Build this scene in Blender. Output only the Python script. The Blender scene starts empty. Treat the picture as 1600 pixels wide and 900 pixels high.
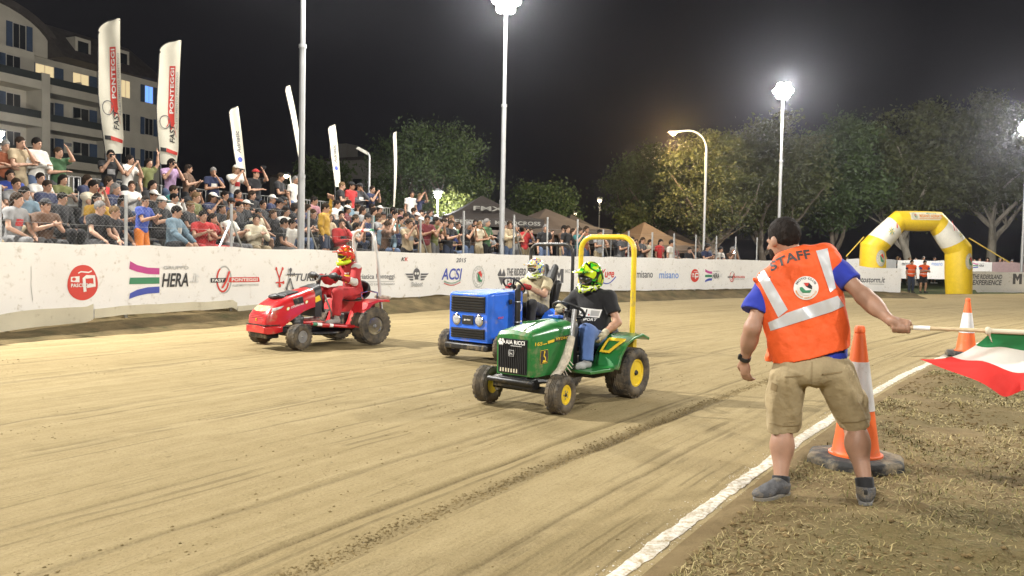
import bpy, bmesh, math, random
import numpy as np
from mathutils import Vector, Matrix
from mathutils.bvhtree import BVHTree

scene = bpy.context.scene
COL = scene.collection
PI = math.pi

# ------------------------------------------------------------------ camera
CAM_H = 1.4
F = 1250.0 / 1600.0                       # focal length in image widths
PITCH = math.atan2(47.0, 1250.0)
ROLL = math.radians(1.1)
cam_data = bpy.data.cameras.new('camera')
cam_data.sensor_width = 36.0
cam_data.lens = 36.0 * F
cam_data.clip_start = 0.05
cam_data.clip_end = 2000.0
cam = bpy.data.objects.new('camera', cam_data)
COL.objects.link(cam)
CAM_R = Matrix.Rotation(PI / 2 - PITCH, 3, 'X') @ Matrix.Rotation(ROLL, 3, 'Z')
cam.matrix_world = Matrix.Translation((0, 0, CAM_H)) @ CAM_R.to_4x4()
scene.camera = cam

# ------------------------------------------------------------------ world, moonlight, exposure
world = bpy.data.worlds.new('World')
scene.world = world
world.use_nodes = True
wn = world.node_tree
sky = wn.nodes.new('ShaderNodeTexSky')
sky.sky_type = 'NISHITA'
sky.sun_disc = False
sky.sun_elevation = math.radians(-6.0)
sky.sun_rotation = math.radians(200.0)
addc = wn.nodes.new('ShaderNodeMix')
addc.data_type = 'RGBA'
addc.blend_type = 'ADD'
addc.inputs[0].default_value = 1.0
wn.links.new(sky.outputs[0], addc.inputs[6])
addc.inputs[7].default_value = (0.050, 0.047, 0.055, 1)   # town glow on the night sky
wn.links.new(addc.outputs[2], wn.nodes['Background'].inputs[0])
wn.nodes['Background'].inputs[1].default_value = 0.10
moon = bpy.data.lights.new('moon', 'SUN')
moon.energy = 0.01
moon.angle = math.radians(0.5)
moon.color = (0.85, 0.9, 1.0)
mo = bpy.data.objects.new('moon', moon)
mo.rotation_euler = (math.radians(50), 0, math.radians(200))
COL.objects.link(mo)

scene.view_settings.view_transform = 'Standard'
scene.view_settings.look = 'None'
scene.view_settings.exposure = 0.0
scene.view_settings.gamma = 1.0
scene.view_settings.use_curve_mapping = False
scene.cycles.use_denoising = True
scene.cycles.max_bounces = 5
scene.cycles.diffuse_bounces = 2
scene.cycles.glossy_bounces = 3
scene.cycles.transmission_bounces = 4
scene.cycles.transparent_max_bounces = 6
scene.cycles.volume_bounces = 0
scene.cycles.sample_clamp_indirect = 4.0
scene.cycles.sample_clamp_direct = 0.0
scene.cycles.caustics_reflective = False
scene.cycles.caustics_refractive = False

WARM = (1.0, 0.965, 0.895)

# ------------------------------------------------------------------ pixel <-> place helpers (photo is 1600 x 900)
def ray(px, py):
    v = CAM_R @ Vector(((px - 800) / 1250.0, -(py - 450) / 1250.0, -1.0))
    return v
def at(px, py, Y):
    "point on the sight line of a photo pixel at distance Y in front of the camera"
    v = ray(px, py)
    return Vector((0, 0, CAM_H)) + v * (Y / v.y)
def ground_at(px, py, z=0.0):
    v = ray(px, py)
    return Vector((0, 0, CAM_H)) + v * ((z - CAM_H) / v.z)
def pix(p):
    q = CAM_R.transposed() @ (Vector(p) - Vector((0, 0, CAM_H)))
    return 800 + 1250 * q.x / -q.z, 450 - 1250 * q.y / -q.z

# ------------------------------------------------------------------ noise in numpy
def _hash(ix, iy, seed):
    n = (ix * 374761393 + iy * 668265263 + seed * 1274126177) & 0xffffffff
    n = ((n ^ (n >> 13)) * 1274126177) & 0xffffffff
    return ((n ^ (n >> 16)) & 0xffff) / 65535.0
def vnoise(x, y, seed=0):
    x = np.asarray(x, float); y = np.asarray(y, float)
    ix = np.floor(x).astype(np.int64); iy = np.floor(y).astype(np.int64)
    fx = x - ix; fy = y - iy
    fx = fx * fx * (3 - 2 * fx); fy = fy * fy * (3 - 2 * fy)
    a = _hash(ix, iy, seed); b = _hash(ix + 1, iy, seed); c = _hash(ix, iy + 1, seed); d = _hash(ix + 1, iy + 1, seed)
    return (a * (1 - fx) + b * fx) * (1 - fy) + (c * (1 - fx) + d * fx) * fy - 0.5
def fbm(x, y, seed=0, oct=4):
    r = 0; a = 1.0
    for o in range(oct):
        r = r + a * vnoise(x * 2 ** o, y * 2 ** o, seed + o * 17); a *= 0.5
    return r

# ------------------------------------------------------------------ objects
def link(o, parent=None):
    COL.objects.link(o)
    if parent is not None:
        o.parent = parent
    return o
def tag(o, label=None, cat=None, group=None, kind=None):
    if label: o['label'] = label
    if cat: o['category'] = cat
    if group: o['group'] = group
    if kind: o['kind'] = kind
    return o
def empty(name, loc=(0, 0, 0), rz=0.0, label=None, cat=None, group=None):
    o = bpy.data.objects.new(name, None)
    o.location = loc; o.rotation_euler = (0, 0, rz)
    o.empty_display_size = 0.2
    COL.objects.link(o)
    return tag(o, label, cat, group)
def mesh_from(name, V, Fc, smooth=False, sharp=None):
    me = bpy.data.meshes.new(name)
    if isinstance(Fc, np.ndarray):
        V = np.asarray(V, np.float32)
        n, k = Fc.shape
        me.vertices.add(len(V)); me.vertices.foreach_set('co', V.ravel())
        me.loops.add(n * k); me.loops.foreach_set('vertex_index', Fc.astype(np.int32).ravel())
        me.polygons.add(n)
        me.polygons.foreach_set('loop_start', np.arange(0, n * k, k, dtype=np.int32))
        me.polygons.foreach_set('loop_total', np.full(n, k, np.int32))
        me.update(calc_edges=True)
    else:
        me.from_pydata([tuple(v) for v in V], [], Fc)
        me.update()
    if smooth:
        me.polygons.foreach_set('use_smooth', [True] * len(me.polygons))
        if sharp is not None:
            me.set_sharp_from_angle(angle=math.radians(sharp))
    return me
def obj(name, me, m, parent=None, loc=None, color=None):
    o = bpy.data.objects.new(name, me)
    if m is not None and len(me.materials) == 0:
        me.materials.append(m)
    if loc is not None: o.location = loc
    if color is not None: o.color = (*color, 1)
    return link(o, parent)

def copy_tree(o, parent=None):
    c = o.copy(); COL.objects.link(c); c.parent = parent
    for ch in o.children:
        copy_tree(ch, c)
    return c

class MB:
    "collects shapes; build() links them as one mesh object"
    def __init__(s): s.V = []; s.F = []
    def add(s, V, Fc):
        k = len(s.V); s.V += [tuple(v) for v in V]; s.F += [tuple(i + k for i in f) for f in Fc]; return s
    def box(s, c, d, R=None, taper=(1, 1)):
        "centre, full size; taper scales x,y of the top"
        hx, hy, hz = d[0] / 2, d[1] / 2, d[2] / 2
        V = [Vector((x * hx * (taper[0] if z > 0 else 1), y * hy * (taper[1] if z > 0 else 1), z * hz)) for z in (-1, 1) for y in (-1, 1) for x in (-1, 1)]
        if R is not None: V = [R @ v for v in V]
        V = [v + Vector(c) for v in V]
        return s.add(V, [(0, 2, 3, 1), (4, 5, 7, 6), (0, 1, 5, 4), (2, 6, 7, 3), (0, 4, 6, 2), (1, 3, 7, 5)])
    def bar(s, a, b, w, h=None, up=(0, 0, 1)):
        a = Vector(a); b = Vector(b); h = h or w
        z = (b - a); L = z.length; z.normalize()
        x = Vector(up).cross(z)
        if x.length < 1e-4: x = Vector((1, 0, 0)).cross(z)
        x.normalize(); y = z.cross(x)
        R = Matrix((x, y, z)).transposed()
        return s.box((a + b) / 2, (w, h, L), R)
    def tube(s, pts, r, n=8, caps=True, closed=False):
        pts = [Vector(p) for p in pts]; m = len(pts)
        rr = r if isinstance(r, (list, tuple)) else [r] * m
        base = []
        prev = None
        for i in range(m):
            if closed:
                t = pts[(i + 1) % m] - pts[i - 1]
            else:
                t = pts[min(i + 1, m - 1)] - pts[max(i - 1, 0)]
            t.normalize()
            if prev is None:
                x = t.orthogonal().normalized()
            else:
                x = (prev - t * prev.dot(t))
                if x.length < 1e-5: x = t.orthogonal()
                x.normalize()
            prev = x; y = t.cross(x)
            base += [pts[i] + (x * math.cos(2 * PI * k / n) + y * math.sin(2 * PI * k / n)) * rr[i] for k in range(n)]
        Fc = []
        for i in range(m if closed else m - 1):
            j = (i + 1) % m
            for k in range(n):
                k2 = (k + 1) % n
                Fc.append((i * n + k, i * n + k2, j * n + k2, j * n + k))
        if caps and not closed:
            Fc.append(tuple(range(n - 1, -1, -1))); Fc.append(tuple((m - 1) * n + k for k in range(n)))
        return s.add(base, Fc)
    def lathe(s, prof, n=24, M=None, closed=False):
        "profile of (radius, height) turned about z"
        V = []; m = len(prof)
        for r, z in prof:
            V += [Vector((r * math.cos(2 * PI * k / n), r * math.sin(2 * PI * k / n), z)) for k in range(n)]
        if M is not None: V = [M @ v for v in V]
        Fc = []
        for i in range(m if closed else m - 1):
            j = (i + 1) % m
            for k in range(n):
                Fc.append((i * n + k, i * n + (k + 1) % n, j * n + (k + 1) % n, j * n + k))
        if not closed:
            if prof[0][0] > 1e-6: Fc.append(tuple(range(n - 1, -1, -1)))
            if prof[-1][0] > 1e-6: Fc.append(tuple((m - 1) * n + k for k in range(n)))
        return s.add(V, Fc)
    def prism(s, poly, h0, h1, M=None):
        "2D polygon in x,y pulled from z=h0 to z=h1"
        n = len(poly)
        V = [Vector((x, y, h0)) for x, y in poly] + [Vector((x, y, h1)) for x, y in poly]
        if M is not None: V = [M @ v for v in V]
        return s.add(V, [tuple(range(n - 1, -1, -1)), tuple(range(n, 2 * n))] + [(i, (i + 1) % n, n + (i + 1) % n, n + i) for i in range(n)])
    def loft(s, rings, cap=True):
        n = len(rings[0]); V = [v for r in rings for v in r]
        Fc = [(i * n + k, i * n + (k + 1) % n, (i + 1) * n + (k + 1) % n, (i + 1) * n + k) for i in range(len(rings) - 1) for k in range(n)]
        if cap:
            Fc.append(tuple(range(n - 1, -1, -1))); Fc.append(tuple((len(rings) - 1) * n + k for k in range(n)))
        return s.add(V, Fc)
    def mesh(s, name, smooth=False, sharp=35):
        me = mesh_from(name, s.V, s.F, smooth, sharp)
        bm = bmesh.new(); bm.from_mesh(me); bmesh.ops.recalc_face_normals(bm, faces=bm.faces); bm.to_mesh(me); bm.free()
        if smooth: me.set_sharp_from_angle(angle=math.radians(sharp))
        return me
    def build(s, name, m, parent=None, smooth=False, sharp=35, bevel=0.0, seg=2, color=None):
        me = s.mesh(name, smooth or bevel > 0, sharp)
        o = obj(name, me, m, parent, color=color)
        if bevel > 0:
            b = o.modifiers.new('bevel', 'BEVEL'); b.width = bevel; b.segments = seg; b.limit_method = 'ANGLE'; b.angle_limit = math.radians(30)
            b.harden_normals = False
        return o

# ------------------------------------------------------------------ materials
MATS = {}
def mat(name, color=(0.5, 0.5, 0.5), rough=0.6, metal=0.0, var=0.12, vscale=6.0, bump=0.0, bscale=40.0, dirt=None, dirt_amt=0.0,
        dirt_scale=5.0, coat=0.0, emit=None, estr=0.0, objcol=False, spec=0.5, sheen=0.0, stretch=None, alpha=None, sss=0.0, trans=0.0):
    if name in MATS: return MATS[name]
    m = bpy.data.materials.new(name); m.use_nodes = True
    nt = m.node_tree; N = nt.nodes; L = nt.links
    b = N['Principled BSDF']
    tc = N.new('ShaderNodeTexCoord')
    src = tc.outputs['Object']
    if stretch:
        mp = N.new('ShaderNodeMapping'); mp.inputs['Scale'].default_value = stretch
        L.new(src, mp.inputs[0]); src = mp.outputs[0]
    if objcol:
        oi = N.new('ShaderNodeObjectInfo'); base = oi.outputs['Color']
    else:
        rgb = N.new('ShaderNodeRGB'); rgb.outputs[0].default_value = (*color, 1); base = rgb.outputs[0]
    if var > 0:
        nz = N.new('ShaderNodeTexNoise'); nz.inputs['Scale'].default_value = vscale; nz.inputs['Detail'].default_value = 5
        L.new(src, nz.inputs['Vector'])
        mr = N.new('ShaderNodeMapRange'); mr.inputs[1].default_value = 0.3; mr.inputs[2].default_value = 0.7
        mr.inputs[3].default_value = 1 - var; mr.inputs[4].default_value = 1 + var
        L.new(nz.outputs[0], mr.inputs[0])
        mul = N.new('ShaderNodeVectorMath'); mul.operation = 'SCALE'
        L.new(base, mul.inputs[0]); L.new(mr.outputs[0], mul.inputs['Scale'])
        base = mul.outputs[0]
    if dirt is not None:
        nz2 = N.new('ShaderNodeTexNoise'); nz2.inputs['Scale'].default_value = dirt_scale; nz2.inputs['Detail'].default_value = 8; nz2.inputs['Roughness'].default_value = 0.7
        L.new(src, nz2.inputs['Vector'])
        mr2 = N.new('ShaderNodeMapRange'); mr2.inputs[1].default_value = 0.62 - dirt_amt * 0.35; mr2.inputs[2].default_value = 0.8 - dirt_amt * 0.2
        L.new(nz2.outputs[0], mr2.inputs[0])
        mx = N.new('ShaderNodeMix'); mx.data_type = 'RGBA'
        L.new(mr2.outputs[0], mx.inputs[0]); L.new(base, mx.inputs[6]); mx.inputs[7].default_value = (*dirt, 1)
        base = mx.outputs[2]
    L.new(base, b.inputs['Base Color'])
    b.inputs['Roughness'].default_value = rough
    b.inputs['Metallic'].default_value = metal
    b.inputs['Specular IOR Level'].default_value = spec
    b.inputs['Coat Weight'].default_value = coat
    b.inputs['Coat Roughness'].default_value = 0.12
    if sheen: b.inputs['Sheen Weight'].default_value = sheen
    if trans: b.inputs['Transmission Weight'].default_value = trans
    if sss:
        b.inputs['Subsurface Weight'].default_value = sss
        b.inputs['Subsurface Radius'].default_value = (0.012, 0.005, 0.003)
    if emit is not None:
        b.inputs['Emission Color'].default_value = (*emit, 1); b.inputs['Emission Strength'].default_value = estr
    if bump > 0:
        nb = N.new('ShaderNodeTexNoise'); nb.inputs['Scale'].default_value = bscale; nb.inputs['Detail'].default_value = 6
        L.new(src, nb.inputs['Vector'])
        bp = N.new('ShaderNodeBump'); bp.inputs['Strength'].default_value = bump; bp.inputs['Distance'].default_value = 0.02
        L.new(nb.outputs[0], bp.inputs['Height']); L.new(bp.outputs[0], b.inputs['Normal'])
    MATS[name] = m
    return m

DUST = (0.30, 0.235, 0.14)
M_GALV = mat('galvanised_steel', (0.42, 0.43, 0.43), 0.45, 0.85, var=0.2, vscale=4)
M_ALU = mat('aluminium', (0.60, 0.60, 0.58), 0.4, 0.7, var=0.15)
M_BLACK = mat('black_paint', (0.012, 0.012, 0.013), 0.45, var=0.3, dirt=DUST, dirt_amt=0.25, dirt_scale=7)
M_RUBBER = mat('tyre_rubber', (0.022, 0.021, 0.02), 0.8, var=0.25, bump=0.3, bscale=60, dirt=(0.15, 0.115, 0.07), dirt_amt=0.68, dirt_scale=7)
M_PLASTIC = mat('black_plastic', (0.018, 0.018, 0.019), 0.5, var=0.2, bump=0.1, bscale=120)
M_CHROME = mat('chrome', (0.75, 0.75, 0.75), 0.15, 1.0, var=0.1)
M_SKIN = mat('skin', (0.45, 0.25, 0.16), 0.55, objcol=True, var=0.10, vscale=14, bump=0.06, bscale=90, sss=0.08)
M_CLOTH = mat('cloth', objcol=True, rough=0.85, var=0.14, vscale=5, bump=0.35, bscale=9, sheen=0.1)
M_HAIR = mat('hair', objcol=True, rough=0.75, spec=0.15, var=0.35, vscale=40, bump=0.8, bscale=90, stretch=(1, 1, 0.35))
M_BANNER = mat('banner_vinyl', (0.82, 0.805, 0.78), 0.5, var=0.05, vscale=0.9, bump=0.25, bscale=2.5, dirt=(0.34, 0.28, 0.18), dirt_amt=0.13, dirt_scale=7.0)

def ink(name, c): return mat('ink_' + name, c, 0.55, var=0.06)
I_RED = ink('red', (0.62, 0.055, 0.04)); I_BLACK = ink('black', (0.03, 0.03, 0.033)); I_GREY = ink('grey', (0.42, 0.42, 0.41))
I_BLUE = ink('blue', (0.06, 0.09, 0.42)); I_LBLUE = ink('light_blue', (0.16, 0.30, 0.68)); I_GREEN = ink('green', (0.05, 0.24, 0.12)); I_PINK = ink('pink', (0.50, 0.06, 0.26))
I_WHITE = ink('white', (0.80, 0.79, 0.76)); I_YELLOW = ink('yellow', (0.75, 0.52, 0.03)); I_ORANGE = ink('orange', (0.70, 0.25, 0.04)); I_DARKGREY = ink('dark_grey', (0.11, 0.11, 0.12))

# ------------------------------------------------------------------ lettering (all text meshes are made before anything else stands in the scene)
_TX = {}
def make_texts(specs):
    obs = []
    for key, s, bold, shear, width in specs:
        cu = bpy.data.curves.new('lettering', 'FONT')
        cu.body = s; cu.size = 1.0; cu.offset = bold; cu.shear = shear; cu.resolution_u = 3; cu.space_character = width
        cu.align_x = 'LEFT'
        o = bpy.data.objects.new('lettering', cu); COL.objects.link(o); obs.append((key, o))
    dg = bpy.context.evaluated_depsgraph_get()
    for key, o in obs:
        me = o.evaluated_get(dg).to_mesh()
        V = np.array([v.co[:2] for v in me.vertices]); Fc = [tuple(p.vertices) for p in me.polygons]
        if len(V):
            V = (V - V.min(0)) / np.maximum(V.max(0) - V.min(0), 1e-6)
        _TX[key] = (V, Fc)
    for key, o in obs:
        cu = o.data; bpy.data.objects.remove(o); bpy.data.curves.remove(cu)
TEXT_LIST = ['PASCUCCI', 'HERA', 'GRUPPO', '.it', 'FAST', 'PONTEGGI', 'ALLESTIMENTO PONTEGGI', 'TURBOL', 'Adriatica Ponteggi', 'NOLEGGIO E MONTAGGIO', 'Daboot', 'ACSI', '2015',
             'THE RIDERSLAND', 'EXPERIENCE', 'MOTO', 'Yuge', 'misano', 'motostorm.it', 'STAFF', 'MOTO CLUB', 'MISANO ADRIATICO', 'AIA RICCI', '165', 'HYDRO', '21', '.5',
             'FREESTYLE', 'MOTOCROSS', 'COUNTAX', 'SPORT', 'H', 'P', 'Adriatic', 'FMX', 'ANT', '7', 'K', 'ferrari', 'B', 'D', 'E', 'Motor', 'garden']
make_texts([(t, t, 0.012, 0.0, 1.0) for t in TEXT_LIST] + [('b:' + t, t, 0.028, 0.0, 1.05) for t in TEXT_LIST] + [('i:' + t, t, 0.02, 0.22, 1.0) for t in TEXT_LIST])
def txt(key, x0, x1, y0, y1):
    "2D text filling a rectangle"
    V, Fc = _TX[key]
    return np.column_stack([x0 + V[:, 0] * (x1 - x0), y0 + V[:, 1] * (y1 - y0)]), Fc
def poly2(pts): return np.array(pts, float), [tuple(range(len(pts)))]
def ell2(cx, cy, rx, ry, n=28, a0=0, a1=2 * PI):
    return poly2([(cx + rx * math.cos(a0 + (a1 - a0) * i / n), cy + ry * math.sin(a0 + (a1 - a0) * i / n)) for i in range(n)])
def ring2(cx, cy, rx, ry, w, n=32, a0=0.0, a1=2 * PI, wy=None):
    wy = wy or w
    V = []; Fc = []
    for i in range(n + 1):
        a = a0 + (a1 - a0) * i / n
        V += [(cx + rx * math.cos(a), cy + ry * math.sin(a)), (cx + (rx - w) * math.cos(a), cy + (ry - wy) * math.sin(a))]
    for i in range(n): Fc.append((2 * i, 2 * i + 2, 2 * i + 3, 2 * i + 1))
    return np.array(V), Fc
def stroke2(pts, w):
    V = []; Fc = []
    pts = [Vector((*p, 0)) for p in pts]
    for i, p in enumerate(pts):
        t = (pts[min(i + 1, len(pts) - 1)] - pts[max(i - 1, 0)]).normalized()
        nn = Vector((-t.y, t.x, 0)) * w / 2
        V += [(p + nn)[:2], (p - nn)[:2]]
    for i in range(len(pts) - 1): Fc.append((2 * i, 2 * i + 2, 2 * i + 3, 2 * i + 1))
    return np.array(V), Fc
def slice2(V, Fc, step):
    "cut flat artwork by a grid so that it can follow a curved surface"
    bm = bmesh.new()
    vs = [bm.verts.new((float(x), float(y), 0)) for x, y in V]
    for f in Fc:
        try: bm.faces.new([vs[i] for i in f])
        except ValueError: pass
    lo = V.min(0); hi = V.max(0)
    for ax in (0, 1):
        k = math.ceil(lo[ax] / step)
        while k * step < hi[ax]:
            co = Vector((0, 0, 0)); co[ax] = k * step
            no = Vector((0, 0, 0)); no[ax] = 1
            bmesh.ops.bisect_plane(bm, geom=bm.verts[:] + bm.edges[:] + bm.faces[:], plane_co=co, plane_no=no)
            k += 1
    bm.verts.index_update()
    V2 = np.array([v.co[:2] for v in bm.verts]); F2 = [tuple(v.index for v in f.verts) for f in bm.faces]
    bm.free()
    return V2, F2

# ------------------------------------------------------------------ smooth solids from distance fields
def surface_nets(Fd, lo, h):
    nx, ny, nz = Fd.shape
    S = Fd < 0
    offs = [(i, j, k) for i in (0, 1) for j in (0, 1) for k in (0, 1)]
    cnt = np.zeros((nx - 1, ny - 1, nz - 1), np.int8)
    for i, j, k in offs: cnt += S[i:nx - 1 + i, j:ny - 1 + j, k:nz - 1 + k]
    act = (cnt > 0) & (cnt < 8)
    ac = np.argwhere(act)
    idx = np.full(act.shape, -1, np.int64); idx[act] = np.arange(len(ac))
    cv = np.stack([Fd[ac[:, 0] + i, ac[:, 1] + j, ac[:, 2] + k] for i, j, k in offs], 1)
    P = np.zeros((len(ac), 3)); n = np.zeros(len(ac))
    for a in range(8):
        for b in range(a + 1, 8):
            if sum(abs(offs[a][q] - offs[b][q]) for q in range(3)) != 1: continue
            fa = cv[:, a]; fb = cv[:, b]
            cr = (fa < 0) != (fb < 0)
            t = np.where(cr, fa / np.where(cr, fa - fb, 1), 0)
            P += cr[:, None] * (np.array(offs[a]) + t[:, None] * (np.array(offs[b]) - np.array(offs[a])))
            n += cr
    V = lo + h * (ac + P / n[:, None])
    Q = []
    for ax in range(3):
        o1, o2 = [q for q in range(3) if q != ax]
        sl0 = [slice(1, -1)] * 3; sl1 = [slice(1, -1)] * 3
        sl0[ax] = slice(0, -1); sl1[ax] = slice(1, None)
        s0 = S[tuple(sl0)]; s1 = S[tuple(sl1)]
        g = np.argwhere(s0 != s1)
        if not len(g): continue
        flip = s0[tuple(g.T)]
        g = g.copy(); g[:, o1] += 1; g[:, o2] += 1
        def cell(d1, d2):
            c = g.copy(); c[:, o1] -= d1; c[:, o2] -= d2
            return idx[tuple(c.T)]
        q = np.stack([cell(1, 1), cell(0, 1), cell(0, 0), cell(1, 0)], 1)
        if ax == 1: flip = ~flip
        q[~flip] = q[~flip][:, ::-1]
        Q.append(q)
    return V, np.concatenate(Q)

class Solid:
    "union of tapered capsules and ellipsoids with soft joints"
    def __init__(s, k=0.02): s.p = []; s.cuts = []; s.k = k
    def cone(s, a, b, ra, rb, k=None, flat=None, cap=False):
        s.p.append(('C' if cap else 'c', np.array(a, float), np.array(b, float), ra, rb, s.k if k is None else k, flat)); return s
    def ell(s, c, r, R=None, k=None):
        s.p.append(('e', np.array(c, float), np.array(r, float), None if R is None else np.array(R), None, s.k if k is None else k, None)); return s
    def carve(s, c, r, k=0.01):
        s.p.append(('x', np.array(c, float), np.array(r, float), None, None, k, None)); return s
    def cut(s, c, n):
        "remove everything on the n side of the plane"
        n = np.array(n, float); n = n / np.linalg.norm(n); s.cuts.append((np.array(c, float), n)); return s
    def bounds(s):
        lo = np.full(3, 1e9); hi = -lo
        for t, a, b, ra, rb, k, fl in s.p:
            if t in 'cC':
                m = max(ra, rb); lo = np.minimum(lo, np.minimum(a, b) - m); hi = np.maximum(hi, np.maximum(a, b) + m)
            elif t == 'e':
                m = b.max(); lo = np.minimum(lo, a - m); hi = np.maximum(hi, a + m)
        return lo, hi
    def mesh(s, name, h, rough=None):
        lo, hi = s.bounds(); lo = lo - 3 * h - 0.01; hi = hi + 3 * h + 0.01
        n = np.ceil((hi - lo) / h).astype(int) + 1
        D = np.full(n, 1.0, np.float32)
        ax = [lo[q] + h * np.arange(n[q]) for q in range(3)]
        for t, a, b, ra, rb, k, fl in s.p:
            if t in 'cC':
                m = max(ra, rb) + k + 3 * h; l = np.minimum(a, b) - m; u = np.maximum(a, b) + m
            else:
                m = b.max() + k + 3 * h; l = a - m; u = a + m
            i0 = np.clip(np.floor((l - lo) / h).astype(int), 0, n); i1 = np.clip(np.ceil((u - lo) / h).astype(int) + 1, 0, n)
            sl = tuple(slice(i0[q], i1[q]) for q in range(3))
            X = ax[0][sl[0]][:, None, None]; Y = ax[1][sl[1]][None, :, None]; Z = ax[2][sl[2]][None, None, :]
            if X.size == 0 or Y.size == 0 or Z.size == 0: continue
            if t in 'cC':
                ab = b - a; L2 = max(ab @ ab, 1e-9)
                tt = np.clip(((X - a[0]) * ab[0] + (Y - a[1]) * ab[1] + (Z - a[2]) * ab[2]) / L2, 0, 1)
                dx = X - a[0] - tt * ab[0]; dy = Y - a[1] - tt * ab[1]; dz = Z - a[2] - tt * ab[2]
                if fl is not None:                      # squash along a direction
                    fd, fs = fl; fd = np.array(fd, float); fd /= np.linalg.norm(fd)
                    q = dx * fd[0] + dy * fd[1] + dz * fd[2]; e = (1 / fs - 1) * q
                    dx = dx + e * fd[0]; dy = dy + e * fd[1]; dz = dz + e * fd[2]
                d = np.sqrt(dx * dx + dy * dy + dz * dz) - (ra + (rb - ra) * tt)
                if t == 'C':                            # flat end at b (hems, cuffs)
                    d = np.maximum(d, ((X - b[0]) * ab[0] + (Y - b[1]) * ab[1] + (Z - b[2]) * ab[2]) / math.sqrt(L2))
            else:
                dx = X - a[0] + 0 * (Y + Z); dy = Y - a[1] + 0 * (X + Z); dz = Z - a[2] + 0 * (X + Y)
                if ra is not None:
                    R = ra
                    dx, dy, dz = (R[0][q] * dx + R[1][q] * dy + R[2][q] * dz for q in range(3))
                k0 = np.sqrt((dx / b[0]) ** 2 + (dy / b[1]) ** 2 + (dz / b[2]) ** 2)
                k1 = np.sqrt((dx / b[0] ** 2) ** 2 + (dy / b[1] ** 2) ** 2 + (dz / b[2] ** 2) ** 2)
                d = k0 * (k0 - 1) / np.maximum(k1, 1e-6)
            c = D[sl]
            if t == 'x':
                hh = np.clip(0.5 - 0.5 * (c + d) / k, 0, 1)
                D[sl] = c * (1 - hh) - d * hh + k * hh * (1 - hh)
            else:
                hh = np.clip(0.5 + 0.5 * (c - d) / k, 0, 1)
                D[sl] = c * (1 - hh) + d * hh - k * hh * (1 - hh)
        X, Y, Z = np.meshgrid(*ax, indexing='ij', sparse=True)
        if rough is not None:
            amp, fr, seed = rough                       # cloth folds as real relief
            D += amp * (fbm(X * fr + Z * fr * 0.55, Y * fr + Z * fr * 0.6, seed, 3)).astype(np.float32)
        for c, nn in s.cuts:
            D = np.maximum(D, ((X - c[0]) * nn[0] + (Y - c[1]) * nn[1] + (Z - c[2]) * nn[2]).astype(np.float32))
        D[0] = D[-1] = 1; D[:, 0] = D[:, -1] = 1; D[:, :, 0] = D[:, :, -1] = 1
        V, Q = surface_nets(D, lo, h)
        return mesh_from(name, V, Q, smooth=True)
    def build(s, name, h, m, parent=None, color=None, rough=None):
        return obj(name, s.mesh(name, h, rough), m, parent, color=color)
# ================================================================== the track
E = np.array([0.588, 0.809]); NRM = np.array([-0.809, 0.588])     # along the track, and towards its outer edge
KB = 0.0055
def sr_xy(s, r):
    "track coordinates (along, across) to x,y; the straight bends slightly"
    q = r - KB * (s - 10.0) ** 2
    return s * E[0] + q * NRM[0], s * E[1] + q * NRM[1]
def xy_sr(x, y):
    s = x * E[0] + y * E[1]; q = x * NRM[0] + y * NRM[1]
    return s, q + KB * (s - 10.0) ** 2

RUTS = [(3.12, 0.050, 1.25), (3.42, 0.02, 0.6), (2.55, 0.018, 0.5), (2.36, 0.015, 0.45), (4.05, 0.025, 0.4), (4.75, 0.02, 0.5), (5.6, 0.03, 0.45), (6.3, 0.016, 0.45), (7.35, 0.03, 0.35),
        (8.2, 0.02, 0.35), (9.5, 0.04, 0.4), (10.9, 0.03, 0.3), (2.12, 0.02, 0.5), (12.4, 0.05, 0.3), (6.9, 0.02, 0.3)]
def rut_field(s, r):
    a = 0
    for i, (r0, w, g) in enumerate(RUTS):
        wob = 0.10 * vnoise(s * 0.18, s * 0 + i, 5 + i) + 0.03 * vnoise(s * 1.3, s * 0, 50 + i)
        fade = np.clip(0.55 + 1.6 * vnoise(s * 0.33 + i * 7.3, s * 0, 90 + i), 0, 1)
        a = np.maximum(a, g * fade * np.exp(-((r - r0 - wob) / w) ** 2))
    return a
def sheet(name, sv, rv, zfun, rmax=None):
    S_, R_ = np.meshgrid(sv, rv, indexing='ij')
    if rmax is not None:
        R_ = np.minimum(R_, rmax(S_))
    x, y = sr_xy(S_, R_)
    z, attr = zfun(S_, R_, x, y)
    V = np.column_stack([x.ravel(), y.ravel(), z.ravel()])
    ns, nr = S_.shape
    i = np.arange(ns * nr).reshape(ns, nr)
    Q = np.stack([i[:-1, :-1].ravel(), i[1:, :-1].ravel(), i[1:, 1:].ravel(), i[:-1, 1:].ravel()], 1)[:, ::-1]
    me = mesh_from(name, V, Q, smooth=True)
    at_ = me.attributes.new('mark', 'FLOAT', 'POINT'); at_.data.foreach_set('value', attr.ravel().astype(np.float32))
    return me

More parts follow.
